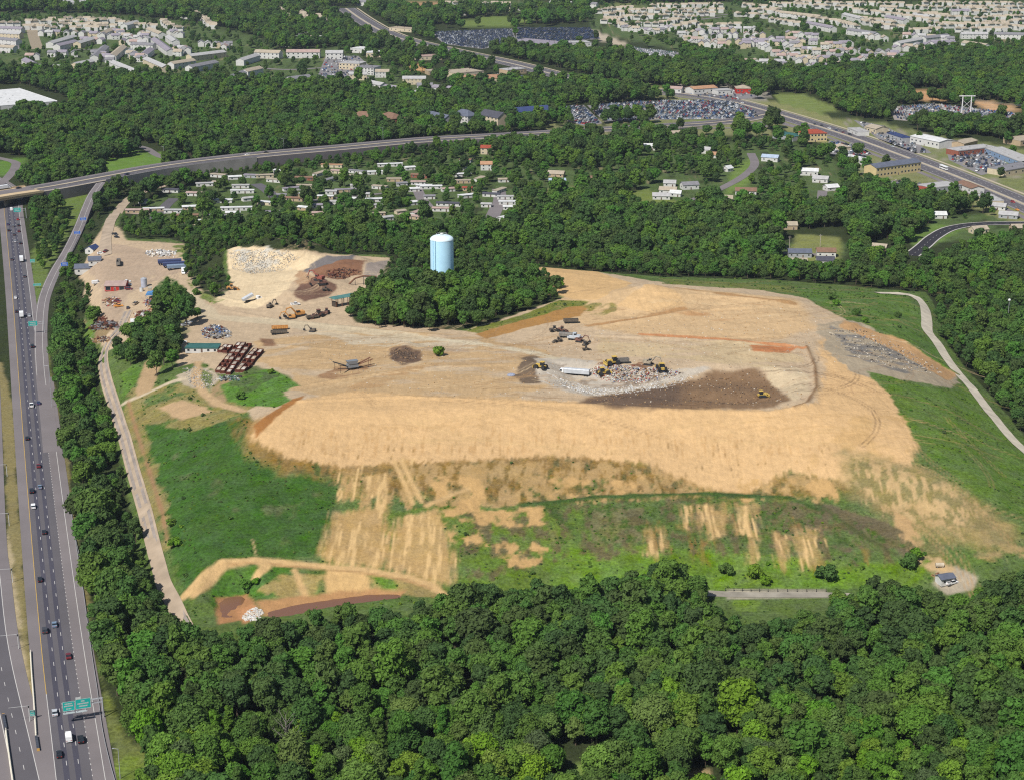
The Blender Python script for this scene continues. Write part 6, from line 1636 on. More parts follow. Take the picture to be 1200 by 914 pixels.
# ------------------------------------------------ yard at the gate
x, y, z = at_site(137, 338); house('machine_shed', x, y, z, R(2), 12.5, 13, 3.0, 'gable', 1.6, 'red', 'pink', 'red fronted machine shed under a faded pink roof in the gate yard', 'shed', None, wins=3, clear=2, ww=3.0, wh=2.6)
x, y, z = at_site(180, 350); t = thing('tarp_shelter', 'blue tarpaulin shelter on posts beside the treed strip', 'shelter', (x, y, z), R(5))
mb = MB(); mb.prism([(-4.5, 2.6), (4.5, 2.6), (3.6, 3.7), (0, 4.1), (-3.6, 3.7)], -3, 3); mb.build('tarpaulin', C('blue tarpaulin', (96, 156, 214), rough=.5), t)
mb = MB()
for sx in (-4.2, 4.2):
    for sy in (-2.7, 2.7): mb.box(sx - .12, sx + .12, sy - .12, sy + .12, -.2, 2.62)
mb.build('post', STEEL, t)
x, y, z = at_site(169, 337); t = thing('storage_tank', 'upright grey-blue storage tank beside the treed strip', 'tank', (x, y, z))
mb = MB(); mb.tube((0, 0, 0), (0, 0, 5.6), 1.9, n=20); mb.build('shell', mat('tank steel', (.36, .38, .45), rough=.5, var=.15), t); mb = MB(); mb.tube((0, 0, 5.602), (0, 0, 6.3), 1.95, .3, 20); mb.build('cap', STEEL, t)
x, y, z = at_site(166, 342); t = thing('storage_tank', 'short white tank in front of the grey-blue one', 'tank', (x, y, z))
mb = MB(); mb.tube((0, 0, 0), (0, 0, 2.4), 1.2, n=16); mb.build('shell', TRIM, t); mb = MB(); mb.tube((0, 0, 2.402), (0, 0, 2.9), 1.22, .2, 16); mb.build('cap', STEEL, t)
x, y, z = at_site(176, 343); box_truck(x, y, z, R(100), 'white', 'tan', 'tan bodied truck beside the grey-blue tank', 6.5)
x, y, z = at_site(170, 381); house('storage_shed', x, y, z, R(10), 15, 6.5, 3, 'gable', .9, 'white', 'white', 'low white roofed store at the tip of the treed strip', 'shed', None, wins=2, clear=1)
trailer_rig(139, 311, 100, 'dark grey dump trailer parked in the middle of the gate yard', 'grey', 9, 'dark', H=3.2, open_=True)
for k, (u, v, L, c, lab) in enumerate([(199, 310, 15, 'dark blue', 'longest dark blue trailer, rearmost of three side by side'), (204, 313, 14, 'dark blue', 'dark blue trailer between two others'), (207, 316, 12, 'grey blue', 'grey-blue trailer nearest of three side by side')]):
    trailer_rig(u, v, 14, lab, c, L, with_cab=False, name='long_trailer', cat='trailer', H=3.3)
x, y, z = at_site(215, 321); box_truck(x, y, z, R(-80), 'white', 'white', 'white truck beside the three long trailers', 6)
for u, v, rz, c, kind, lab in [(118,298,10,'white','car','white car at the top of the gate yard'),(124,296,80,'dark red','pickup','dark red pickup at the top of the gate yard'),(137,279,-40,'black','car','black car parked at the bend of the gate road'),(135,276,-40,'dark','pickup','dark pickup parked behind the black car at the bend'),
    (149,331,0,'white','car','white car at the right side of the red fronted shed'),(150,335,5,'silver','car','silver car beside the red fronted shed'),(151,340,-10,'dark red','suv','dark red car at the corner of the red fronted shed'),(113,333,30,'white','van','white van left of the red fronted shed'),(159,357,70,'tan','pickup','tan pickup alone on the yard road'),
    (139,360,20,'orange','pickup','orange pickup among the scrap by the yard road'),(138,354,-10,'dark red','car','rusty dark red car among the scrap by the yard road'),(139,408,85,'red','pickup','red and white pickup on the verge at the road bend'),(214,402,20,'white','car','white car under the strip of trees'),(218,382,40,'silver','pickup','silver pickup beside the strip of trees'),(221,379,30,'white','car','white car beside the silver pickup'),(150,362,100,'dark','car','dark car below the tan pickup')]:
    x, y, z = at_site(u, v); car(x, y, z, R(rz), kind, c, lab)
# ------------------------------------------------ heaps nobody could count
def heap(name, px, n, size, cols, label, zmax=1.5, bars=0.3, seed=3, kind='stuff', cat='scrap'):
    r = random.Random(seed); P = ground_poly(px); mb = MB(); lo = P.min(0); hi = P.max(0); k = 0
    while k < n:
        x, y = r.uniform(lo[0], hi[0]), r.uniform(lo[1], hi[1])
        if not inside(P, np.array([x]), np.array([y]))[0]: continue
        d = float(seg_dist(P, np.array([x]), np.array([y]))[0])
        z = float(height(x, y)) + r.uniform(0, zmax) * min(1, d / 3)
        s = size * r.uniform(.4, 1.3)
        mb.M = Matrix.Translation((x, y, z)) @ Matrix.Rotation(r.uniform(0, 6.28), 4, 'Z') @ Matrix.Rotation(r.uniform(-.5, .5), 4, 'X') @ Matrix.Rotation(r.uniform(-.4, .4), 4, 'Y')
        mi = r.randrange(len(cols))
        if r.random() < bars: mb.box(-s * 1.8, s * 1.8, -s * .15, s * .15, -s * .15, s * .2, mi)
        else: mb.box(-s * .6, s * .6, -s * .4, s * .4, -s * .35, s * .35, mi, s * .12, s * .1)
        k += 1
    mb.M = None
    o = mb.build(name, cols); return tag(o, label, cat, None, kind)
PALE = C('pale rubble', (232, 222, 204), var=.2); GREYM = C('grey scrap', (150, 150, 152), var=.3, scale=2); WHT = C('white scrap', (240, 238, 234)); CONCM = C('broken concrete', (206, 196, 178)); DRK = mat('dark scrap', (.04, .035, .035), rough=.8); BLUM = mat('blue scrap', (.08, .14, .28)); TANM = C('tan scrap', (190, 150, 104)); REDM = mat('red scrap', (.3, .06, .04)); GRNM = mat('green scrap', (.08, .16, .12))
heap('scrap_heap', [(236,388),(246,382),(262,384),(271,390),(268,397),(250,398),(238,396)], 330, 1.0, [GREYM, GREYM, WHT, CONCM, RUST, DRK, BLUM], 'mixed grey and white scrap heap above the green cabin', 2.2, .35, 5)
heap('scrap_heap', [(106,384),(118,378),(136,378),(138,384),(130,388),(112,388)], 190, 1.3, [RUST2, RUST, GREYM, DRK], 'brown heap of rusty beams beside the yard road', 1.6, .8, 6)
heap('scrap_heap', [(110,376),(116,372),(125,373),(124,377),(113,379)], 80, 1.1, [RUST2, RUST], 'small rust-red heap behind the rusty beams', 1.2, .7, 7)
heap('scrap_heap', [(106,398),(120,394),(131,396),(126,402),(110,403)], 110, 1.0, [TANM, RUST2, DRK, CONCM], 'low tan scrap heap above the road bend', 1.0, .5, 8)
heap('scrap_heap', [(122,352),(132,348),(142,350),(141,358),(124,360)], 90, 1.0, [RUST2, TANM, REDM, WHT, DRK], 'rusty odds and ends in front of the red fronted shed', 1.2, .5, 9)
heap('scrap_heap', [(168,352),(184,350),(184,364),(172,364)], 110, .9, [REDM, RUST, WHT, BLUM, DRK, TANM], 'reddish clutter in front of the blue shelter', 1.2, .4, 10)
heap('scrap_heap', [(156,368),(172,364),(184,368),(182,374),(158,374)], 110, 1.1, [GREYM, RUST, RUST2, WHT, DRK], 'grey and rust scrap behind the white roofed store', 1.2, .6, 11)
heap('scrap_heap', [(170,296),(178,293),(206,296),(206,302),(186,302),(172,301)], 150, 1.3, [WHT, WHT, PALE, GREYM], 'bright white heap of sheeting at the back of the gate yard', 1.6, .2, 12)
heap('scrap_heap', [(254,443),(284,441),(280,447),(258,447)], 70, 1.0, [GREYM, GRNM, WHT, DRK], 'grey and green scrap at the foot of the bin rows', 1.2, .5, 13)
heap('tipped_waste', [(688,434),(706,428),(730,428),(752,431),(782,432),(800,438),(772,446),(740,450),(706,446)], 900, .6, [WHT, WHT, PALE, PALE, GREYM, CONCM, TANM, RUST2, REDM, BLUM, DRK, CONCM], 'mixed pale and reddish waste spread over the tipping face', .7, .3, 14, cat='waste')
heap('tipped_waste', [(640,436),(664,446),(700,456),(760,450),(830,434),(800,450),(750,460),(700,464),(664,456)], 1100, .5, [WHT, WHT, PALE, CONCM], 'white litter streaked along the pale tipping slope', .25, .35, 15, cat='waste')
heap('rubble', [(268,296),(300,292),(340,295),(352,302),(330,318),(296,322),(272,316)], 1700, .48, [PALE, PALE, CONCM, CONCM, C('tan rubble', (232,206,164)), GREYM], 'broad pale bank of broken concrete rubble', .3, .1, 16, cat='rubble')
heap('rubble', [(382,318),(402,314),(424,318),(404,328),(384,326)], 200, .8, [DRK, RUST2, RUST], 'dark brown stumps on the mulch bank', .6, .4, 17, cat='rubble')
heap('rubble', [(968,388),(1010,386),(1060,408),(1108,438),(1060,436),(1000,418)], 520, .55, [GREYM, CONCM, DRK, PALE], 'grey stones strewn over the scour on the right flank', .2, .1, 18, cat='rubble')
heap('rubble', [(291,715),(302,710),(309,717),(300,727),(288,728),(283,723)], 220, .7, [WHT, PALE], 'white stone apron beside the brown pond', .3, .05, 19, cat='rubble')
heap('rubble', [(212,432),(232,430),(262,442),(246,458),(222,452)], 260, .55, [PALE, CONCM, GREYM], 'pale rubble scattered below the green cabin', .2, .1, 20, cat='rubble')
heap('scrap_heap', [(1094,674),(1100,670),(1104,676),(1099,682)], 20, .8, [TANM, RUST2], 'orange-brown stack beside the small blue-grey hut', .8, .3, 21)
# stray things on the plateau
x, y, z = at_site(599, 440); t = thing('tarpaulin', 'small grey-blue tarpaulin over a mound on the sand', 'tarpaulin', (x, y, z), R(10))
mb = MB(); mb.add([(a * 2.2, b * 1.6, max(0, c) * 1.1) for a, b, c in ICO[0]], ICO[1]); mb.build('sheet', C('grey-blue sheet', (170, 176, 196)), t)
# hut at the lower right turning circle
x, y, z = at_site(1107, 682); house('pump_hut', x, y, z, R(20), 6, 4.5, 2.6, 'gable', .9, 'white', 'slate', 'small white hut under a slate roof at the gravel turning circle', 'hut', None, wins=2, clear=3)
x, y, z = at_site(1115, 684); car(x, y, z, R(30), 'pickup', 'white', 'white pickup beside the pump hut at the turning circle')
x, y, z = at_site(1101, 664); t = thing('water_trough', 'tan tank behind the pump hut', 'tank', (x, y, z)); mb = MB(); mb.tube((-1.6, 0, .9), (1.6, 0, .9), .9, n=14); mb.build('shell', C('tan tank', (222, 206, 180)), t); mb = MB(); mb.box(-1.2, -.9, -.6, .6, 0, .6); mb.box(.9, 1.2, -.6, .6, 0, .6); mb.build('cradle', STEEL, t)
x, y, z = at_site(1183, 684); 
# ------------------------------------------------ standing water
def water(name, px, z, lift=0):
    P = [at_z(u, v, z) for u, v in dens(px, 10)]; mb = MB(); mb.add([(x, y, z + lift) for x, y in P], [tuple(range(len(P)))])
    m, nt, b = nmat('silty water') if 'silty water' not in bpy.data.materials else (bpy.data.materials['silty water'], None, None)
    if nt: b.inputs['Base Color'].default_value = (.17, .08, .042, 1); b.inputs['Roughness'].default_value = .22
    o = mb.build(name, m); o['kind'] = 'structure'; return o
for zp, px in PONDS:
    c_ = np.mean(px, 0); water('pond', [(c_[0] + (u - c_[0]) * 1.02, c_[1] + (v - c_[1]) * 1.06) for u, v in px], zp)
CLOD = C('sand clod', (206,168,118)); CLOD2 = C('grey clod', (176,160,140))
heap('clods', [(330,392),(560,404),(660,400),(760,360),(930,360),(1000,390),(950,480),(600,472),(400,460)], 1500, .5, [CLOD, CLOD, CLOD2, PALE], 'loose clods and stones scattered over the plateau', .1, .0, 23, cat='clods')
heap('clods', [(480,425),(492,418),(478,407),(460,411),(460,421)], 160, .8, [C('dark clod', (110,92,78))], 'dark lumps of the small soil heap on the sand', .5, .0, 24, cat='clods')
heap('clods', [(690,468),(760,456),(830,436),(890,434),(925,468),(800,480)], 500, .5, [C('dark clod', (110,92,78)), C('brown clod', (146,112,80))], 'brown lumps on the dark cover bank', .15, .0, 25, cat='clods')
# ------------------------------------------------------------------ trees
def leaf_mat(name, rgb, jitter=.3):
    m, nt, b = nmat(name)
    L = nt.links.new; N = nt.nodes.new
    oi = N('ShaderNodeObjectInfo'); tc = N('ShaderNodeTexCoord')
    n = N('ShaderNodeTexNoise'); n.inputs['Scale'].default_value = .8; n.inputs['Detail'].default_value = 3
    L(tc.outputs['Object'], n.inputs['Vector'])
    r = N('ShaderNodeMapRange'); r.inputs['From Min'].default_value = .3; r.inputs['From Max'].default_value = .7
    r.inputs['To Min'].default_value = .72; r.inputs['To Max'].default_value = 1.3; L(n.outputs['Fac'], r.inputs['Value'])
    hs = N('ShaderNodeHueSaturation'); hs.inputs['Color'].default_value = (*rgb, 1)
    def rr(a, b_, src):
        q = N('ShaderNodeMapRange'); q.inputs['To Min'].default_value = a; q.inputs['To Max'].default_value = b_; L(src, q.inputs['Value']); return q.outputs['Result']
    wn = N('ShaderNodeTexWhiteNoise'); wn.noise_dimensions = '1D'; L(oi.outputs['Random'], wn.inputs['W'])
    L(rr(.5 - .025 * jitter / .3, .5 + .012, oi.outputs['Random']), hs.inputs['Hue'])
    L(rr(.9, 1.12, wn.outputs['Value']), hs.inputs['Saturation'])
    v = N('ShaderNodeMath'); v.operation = 'MULTIPLY'; L(rr(1 - jitter, 1 + jitter * 1.2, wn.outputs['Value']), v.inputs[0]); L(r.outputs['Result'], v.inputs[1])
    L(v.outputs[0], hs.inputs['Value'])
    L(hs.outputs['Color'], b.inputs['Base Color'])
    b.inputs['Roughness'].default_value = .75; b.inputs['Specular IOR Level'].default_value = .15
    tr = N('ShaderNodeBsdfTranslucent'); L(hs.outputs['Color'], tr.inputs['Color'])
    ms = N('ShaderNodeMixShader'); ms.inputs['Fac'].default_value = .22
    L(b.outputs['BSDF'], ms.inputs[1]); L(tr.outputs['BSDF'], ms.inputs[2])
    L(ms.outputs['Shader'], nt.nodes['Material Output'].inputs['Surface'])
    return m
LEAF = {'dark': leaf_mat('dark green leaves', (.055, .120, .023)), 'mid': leaf_mat('green leaves', (.082, .160, .026)),
        'light': leaf_mat('fresh green leaves', (.125, .208, .034), .2), 'olive': leaf_mat('olive leaves', (.082, .122, .040), .2),
        'wood': leaf_mat('woodland leaves', (.062, .124, .028), .36)}
BARK = mat('bark', (.11, .085, .06), rough=.95)

def rand_dirs(n, r):
    d = r.normal(size=(n, 3)); return d / np.linalg.norm(d, axis=1)[:, None]
def crown_mesh(name, seed, rad=4.6, z0=3.0, top=14.0, lobes=12, leaves=1700, size=.62, m='wood', shape='round'):
    r = np.random.default_rng(seed)
    H = top - z0
    cs, rs = [], []
    for k in range(lobes):
        t = (k + .5) / lobes                         # from bottom to top
        zc = z0 + H * (.22 + .62 * t)
        if shape == 'cone': w = rad * (1.0 - .85 * t)
        else: w = rad * math.sqrt(max(.05, 1 - ((t - .38) / .72) ** 2))
        a = k * 2.4 + r.uniform(-.5, .5)
        d = w * r.uniform(.35, .68)
        lr = (rad * r.uniform(.36, .56)) * (1 - .25 * t) * (.7 if shape == 'cone' else 1)
        cs.append((d * math.cos(a), d * math.sin(a), min(zc, top - lr * .8))); rs.append(lr)
    cs = np.array(cs); rs = np.array(rs)
    V = []; Fc = []
    # the boughs: an uneven inner body
    for c, q in zip(cs, rs):
        b = sum(len(x) for x in V)
        jag = 1 + .25 * r.uniform(-1, 1, len(ICO[0]))
        V.append(c + ICO[0] * (q * .8 * jag)[:, None] * np.array([1, 1, .8])); Fc += [tuple(b + i for i in f) for f in ICO[1]]
    # leaf sprays over the boughs
    k = r.choice(lobes, leaves * 2, p=rs ** 2 / (rs ** 2).sum())
    d = rand_dirs(leaves * 2, r); d[:, 2] = np.where(r.uniform(size=leaves * 2) < .6, np.abs(d[:, 2]), d[:, 2])
    p = cs[k] + d * (rs[k] * np.where(r.uniform(size=leaves * 2) < .14, r.uniform(1.1, 1.34, leaves * 2), r.uniform(.86, 1.12, leaves * 2)))[:, None] * np.array([1, 1, .82])
    ok = np.ones(len(p), bool)
    for c, q in zip(cs, rs): ok &= np.linalg.norm((p - c) / np.array([1, 1, .82]), axis=1) > q * .78
    p, d = p[ok][:leaves], d[ok][:leaves]
    n = d + r.normal(size=d.shape) * .55; n[:, 2] += .25; n /= np.linalg.norm(n, axis=1)[:, None]
    a = np.cross(n, rand_dirs(len(n), r)); a /= np.linalg.norm(a, axis=1)[:, None] + 1e-9
    bvec = np.cross(n, a); s = (size * r.uniform(.6, 1.35, len(n)))[:, None]
    b0 = sum(len(x) for x in V)
    q4 = np.stack([p - a * s, p - bvec * s * .6, p + a * s, p + bvec * s * .6], 1).reshape(-1, 3)
    V.append(q4)
    V = np.concatenate(V)
    Fc += [(b0 + 4 * i, b0 + 4 * i + 1, b0 + 4 * i + 2, b0 + 4 * i + 3) for i in range(len(p))]
    me = bpy.data.meshes.new(name); me.from_pydata(V.tolist(), [], Fc); me.materials.append(LEAF[m]); me.update()
    return me
def trunk_mesh(name, seed, h=7.0, r0=.28):
    r = random.Random(seed); mb = MB()
    mb.tube((0, 0, -.6), (.1, .05, h * .5), r0, r0 * .75, 7); mb.tube((.1, .05, h * .5), (.2, -.1, h), r0 * .75, r0 * .45, 7)
    for k in range(4):
        a = k * 1.6 + r.random(); z = h * (.45 + .1 * k)
        mb.tube((.1, 0, z), (2.2 * math.cos(a), 2.2 * math.sin(a), z + 2.2), r0 * .4, r0 * .15, 5)
    return mb.mesh(name, BARK)
TR_V = [trunk_mesh('trunk', k) for k in range(3)]
SHAPES = [(4.7, 3, 14, 12), (5.4, 3.2, 14.5, 17), (3.8, 2.6, 15.5, 11), (6.2, 3.5, 13, 20), (3.4, 2.2, 12.5, 8), (4.9, 2.6, 16.5, 14), (5.0, 4.0, 15, 9), (4.3, 2.0, 12, 13)]

# where woods grow
def px_world(P, z=0): return np.array([at_z(u, v, z) for u, v in P])
OPENW = ground_poly(OPEN)
S1 = ground_poly([(182,336),(206,338),(222,360),(232,374),(206,396),(208,420),(201,440),(184,448),(181,428),(152,434),(133,432),(138,412),(160,394),(183,380)])
S2 = ground_poly([(220,290),(262,290),(264,310),(268,335),(253,350),(241,340),(224,318),(216,304)])
S4 = ground_poly([(103,372),(112,362),(116,372),(110,385)])
GRASSY = [px_world(P) for P in [
 [(-80,98),(25,100),(78,116),(88,122),(70,133),(-80,142)],
 [(110,195),(188,175),(198,196),(150,210),(112,212)], [(-40,182),(32,184),(44,206),(-40,212)], [(758,137),(892,136),(905,146),(765,152)],
 [(884,124),(905,108),(950,112),(1010,145),(1010,158),(960,142)], [(475,2),(520,0),(525,13),(500,16),(468,10)], [(476,76),(506,76),(504,85),(478,84)],
 [(680,38),(698,34),(737,51),(732,58),(700,47)], [(1058,104),(1106,104),(1110,121),(1072,119)], [(1138,117),(1192,123),(1192,135),(1143,129)],
 [(48,420),(62,470),(88,610),(112,740),(130,815),(143,860),(172,890),(184,935),(100,935),(60,500)],
 [(60,236),(100,226),(114,222),(100,256),(88,262),(80,252)], [(535,24),(600,18),(640,22),(600,30),(545,32)], [(648,880),(742,878),(705,925),(650,940)], [(798,903),(832,898),(838,930),(798,930)],
 [(1052,312),(1090,262),(1215,252),(1215,278),(1130,296),(1090,318),(1064,322)], [(718,230),(760,222),(798,240),(770,257),(735,250)], [(1118,755),(1134,762),(1140,808),(1124,803)], [(860,702),(897,702),(888,722),(862,722)], [(1088,664),(1120,660),(1150,676),(1140,694),(1110,700),(1090,684)],
 [(640,222),(672,220),(670,240),(645,240)], [(915,270),(995,268),(1000,322),(912,322)], [(1020,282),(1045,282),(1048,308),(1016,308)], [(935,198),(985,196),(990,246),(945,244)], [(842,222),(888,216),(890,246),(850,252)], [(770,206),(822,206),(826,252),(750,254)], [(640,196),(672,196),(676,236),(640,236)], [(893,178),(916,178),(920,202),(896,202)],
]]
SUBW = [px_world(P) for P in SUB]
SUBD = [.58, .66, .26, .24, .1, .25, .3]
SPARSE = [(px_world([(430,45),(560,58),(660,90),(640,100),(520,108),(470,100),(440,60)]), .35), (px_world([(505,30),(700,28),(800,60),(795,78),(680,62),(600,62),(510,62)]), .06),
          (px_world([(990,135),(1210,170),(1210,246),(1110,205),(1060,184),(1000,162)]), .06), (px_world([(966,158),(1060,190),(1120,212),(1180,240),(1120,244),(1010,225),(1000,200),(960,180)]), .16), (px_world([(640,146),(905,144),(940,160),(900,168),(640,168)]), .14),
          (px_world([(1040,122),(1200,130),(1200,148),(1042,146)]), .06)]
def wood_density(X, Y):
    D = np.ones(X.shape)
    for P, d in list(zip(SUBW, SUBD)) + SPARSE: D = np.where(inside(P, X, Y), d, D)
    for P in GRASSY + LOTS: D = np.where(inside(P, X, Y), 0, D)
    m = (X > HX0) & (X < HX1) & (Y > HY0) & (Y < HY1)
    Dm = D[m]; Xm, Ym = X[m], Y[m]
    Dm = np.where(inside(OPENW, Xm, Ym), 0, Dm)
    for S in (S1, S2, S4): Dm = np.where(inside(S, Xm, Ym), 1, Dm)
    D[m] = Dm
    for P, wr, wl in ROADS:
        P = np.asarray(P)[:, :2]
        P = P[::max(1, len(P) // 60)]
        b = (X > P[:, 0].min() - 30) & (X < P[:, 0].max() + 30) & (Y > P[:, 1].min() - 30) & (Y < P[:, 1].max() + 30) & (D > 0)
        i = np.nonzero(b)
        if not len(i[0]): continue
        # signed side
        x, y = X[i], Y[i]
        d2 = np.full(x.shape, 1e18); side = np.zeros(x.shape)
        for k in range(len(P) - 1):
            ax, ay = P[k]; ex, ey = P[k + 1] - P[k]
            t = np.clip(((x - ax) * ex + (y - ay) * ey) / (ex * ex + ey * ey + 1e-9), 0, 1)
            rx, ry = x - ax - t * ex, y - ay - t * ey
            q = rx * rx + ry * ry; n = q < d2
            d2 = np.where(n, q, d2); side = np.where(n, rx * ey - ry * ex, side)
        lim = np.where(side > 0, wr, wl) + 3.0
        D[i] = np.where(np.sqrt(d2) < lim, 0, D[i])
    return D
def scatter(y0, y1, sp):
    nx = int(2 * (y1 * .335 + 60) / sp); ny = int((y1 - y0) / sp)
    X, Y = np.meshgrid((np.arange(nx) - nx / 2) * sp, y0 + np.arange(ny) * sp)
    X = X + rng.uniform(-.42, .42, X.shape) * sp + (np.arange(ny)[:, None] % 2) * sp * .5; Y = Y + rng.uniform(-.42, .42, Y.shape) * sp
    X, Y = X.ravel(), Y.ravel()
    k = np.abs(X) < Y * .325 + 70
    X, Y = X[k], Y[k]
    D = wood_density(X, Y)
    k = rng.uniform(size=len(X)) < D
    X, Y = X[k], Y[k]
    if len(FOOT):
        FP = np.array(FOOT); ok = np.ones(len(X), bool)
        for fx, fy, fr, fd in FP:
            if fy < y0 - 60 or fy > y1 + 60: continue
            j = (np.abs(X - fx) < fr + 3.5) & (np.abs(Y - fy) < fr + 3.5 + fd)
            ok &= ~(j & (np.hypot(X - fx, Y - fy) < fr + 1.8))
            # keep the view side of a roof open
            ok &= ~(j & (np.abs(X - fx) < fr * .9) & (Y < fy) & (Y > fy - fr - fd))
        X, Y = X[ok], Y[ok]
    return X, Y
PTS = []
for y0, y1, sp, sc in [(400, 760, 6.9, .92), (760, 1330, 7.4, .98), (1330, 1900, 8.4, 1.0), (1900, 2700, 9.8, 1.05), (2700, 3900, 12.5, 1.2), (3900, 6500, 22, 1.8)]:
    X, Y = scatter(y0, y1, sp)
    lowf = fbm(X / 55, Y / 55, 3, 301)
    S = sc * (1 + .6 * lowf + rng.uniform(-.24, .22, len(X)) + np.where(rng.uniform(size=len(X)) < .06, .3, 0))
    PTS.append(np.stack([X, Y, height(X, Y), S], 1))
PTS = np.concatenate(PTS)
# lower growth along the wood's edges towards the landfill and in the suburbs
m = (PTS[:, 1] < 1330)
ed = np.full(len(PTS), 99.0); ed[m] = seg_dist(OPENW, PTS[m, 0], PTS[m, 1])
PTS[:, 3] *= np.where(ed < 6, .62, np.where(ed < 12, .82, 1))
back = m & (PTS[:, 1] > 1010) & (ed < 70)
PTS[:, 3] *= np.where(back, np.where(PTS[:, 0] < 40, .55, .7), 1)
for S_ in (S1, S2): PTS[:, 3] = np.where(inside(S_, PTS[:, 0], PTS[:, 1]), PTS[:, 3] * .78, PTS[:, 3])
for P in SUBW: PTS[:, 3] = np.where(inside(P, PTS[:, 0], PTS[:, 1]), PTS[:, 3] * np.where(PTS[:, 1] > 2200, .52, np.where(rng.uniform(size=len(PTS)) < .3, .8, .52)), PTS[:, 3])
vy = np.interp(PTS[:, 0], VA[:, 0], VA[:, 1]); lowb = (PTS[:, 1] < vy) & (PTS[:, 1] > vy - 75) & (PTS[:, 0] < 40) & (PTS[:, 0] > -380)
PTS[:, 3] *= np.where(lowb, np.clip((vy - PTS[:, 1]) / 75, .35, 1), 1)
uy = np.interp(PTS[:, 0], U[:, 0], U[:, 1]) if U[-1, 0] > U[0, 0] else np.interp(PTS[:, 0], U[::-1, 0], U[::-1, 1]); lowb = (PTS[:, 1] < uy) & (PTS[:, 1] > uy - 80) & (PTS[:, 0] > 210)
PTS[:, 3] *= np.where(lowb, np.clip((uy - PTS[:, 1]) / 95, .4, 1), 1)
pu, pv = to_px(PTS[:, 0], PTS[:, 1], PTS[:, 2] + 10 * PTS[:, 3])
dist = np.hypot(np.hypot(PTS[:, 0], PTS[:, 1]), CAMZ - PTS[:, 2])
inview = (pu > -5) & (pu < 1205) & (pv > 0) & (pv < 925)
order = np.argsort(np.where(inview, dist, 1e9))
near = order[:296]
isnear = np.zeros(len(PTS), bool); isnear[near] = True

KINDS = [('dark', 'dark green full-crowned tree', .42), ('mid', 'plain green broadleaf tree', .38), ('light', 'fresh yellow-green tree', .14), ('olive', 'dull olive-brown tree', .06)]
protos = {}
kn = fbm(PTS[near, 0] / 16, PTS[near, 1] / 16, 3, 402) + rng.uniform(-.25, .25, len(near))
rk = np.argsort(np.argsort(kn)) / len(near)
fine_crowns = [crown_mesh('crown', 50 + k, a, b, c, l + 3, 2600, .5, 'mid') for k, (a, b, c, l) in enumerate(SHAPES)]
cone_crown = crown_mesh('crown', 61, 3.3, 1.8, 17.5, 16, 2200, .46, 'dark', 'cone')
dead_wood = None
for j, i in enumerate(near):
    acc = 0
    for key, lab, fr in KINDS:
        acc += fr
        if rk[j] <= acc: break
    x, y, z, s = PTS[i]
    k = random.randrange(len(SHAPES))
    pk = (key, k)
    where = 'beside the motorway' if x < -130 and y < 760 and pu[i] < 175 else 'in the wood below the landfill'
    if pk not in protos:
        me = fine_crowns[k] if key == 'mid' else fine_crowns[k].copy()
        me.materials.clear(); me.materials.append(LEAF[key]); protos[pk] = me
    if j % 17 == 5:
        t = thing('pine_tree', 'dark pointed pine ' + where, 'tree', (x, y, z), random.uniform(0, 6.28), 'pines ' + where)
        t.scale = (s, s, s * random.uniform(.9, 1.1)); part('crown', cone_crown, t); part('trunk', TR_V[0], t); continue
    if j % 130 == 47:
        if dead_wood is None:
            rb = random.Random(4); mb = MB(); mb.tube((0, 0, -.5), (.3, .2, 7), .3, .2, 7); mb.tube((.3, .2, 7), (.1, .5, 14), .2, .06, 6)
            for q in range(16):
                a_ = q * 2.4; z_ = 5 + q * .5; l_ = 4.2 - q * .14; e_ = (l_ * math.cos(a_), l_ * math.sin(a_), z_ + 2.6)
                mb.tube((.2, .2, z_), e_, .12, .05, 5)
                for w_ in (-.5, .5): mb.tube(e_, (e_[0] + 1.6 * math.cos(a_ + w_), e_[1] + 1.6 * math.sin(a_ + w_), e_[2] + 1.3), .05, .02, 4)
            dead_wood = mb.mesh('branches', mat('bare grey wood', (.20, .18, .155), rough=.9))
        t = thing('dead_tree', 'bare grey dead tree standing ' + where, 'tree', (x, y, z), random.uniform(0, 6.28), 'dead trees ' + where)
        t.scale = (s, s, s * 1.1); part('branches', dead_wood, t); continue
    t = thing('broadleaf_tree', lab + ' ' + where, 'tree', (x, y, z), random.uniform(0, 6.28), 'trees of the wood below the landfill' if 'wood' in where else 'trees beside the motorway')
    t.scale = (s, s, s * random.uniform(.9, 1.12))
    o = bpy.data.objects.new('crown', protos[pk]); COL.objects.link(o); o.parent = t
    o = bpy.data.objects.new('trunk', TR_V[k % 3]); COL.objects.link(o); o.parent = t

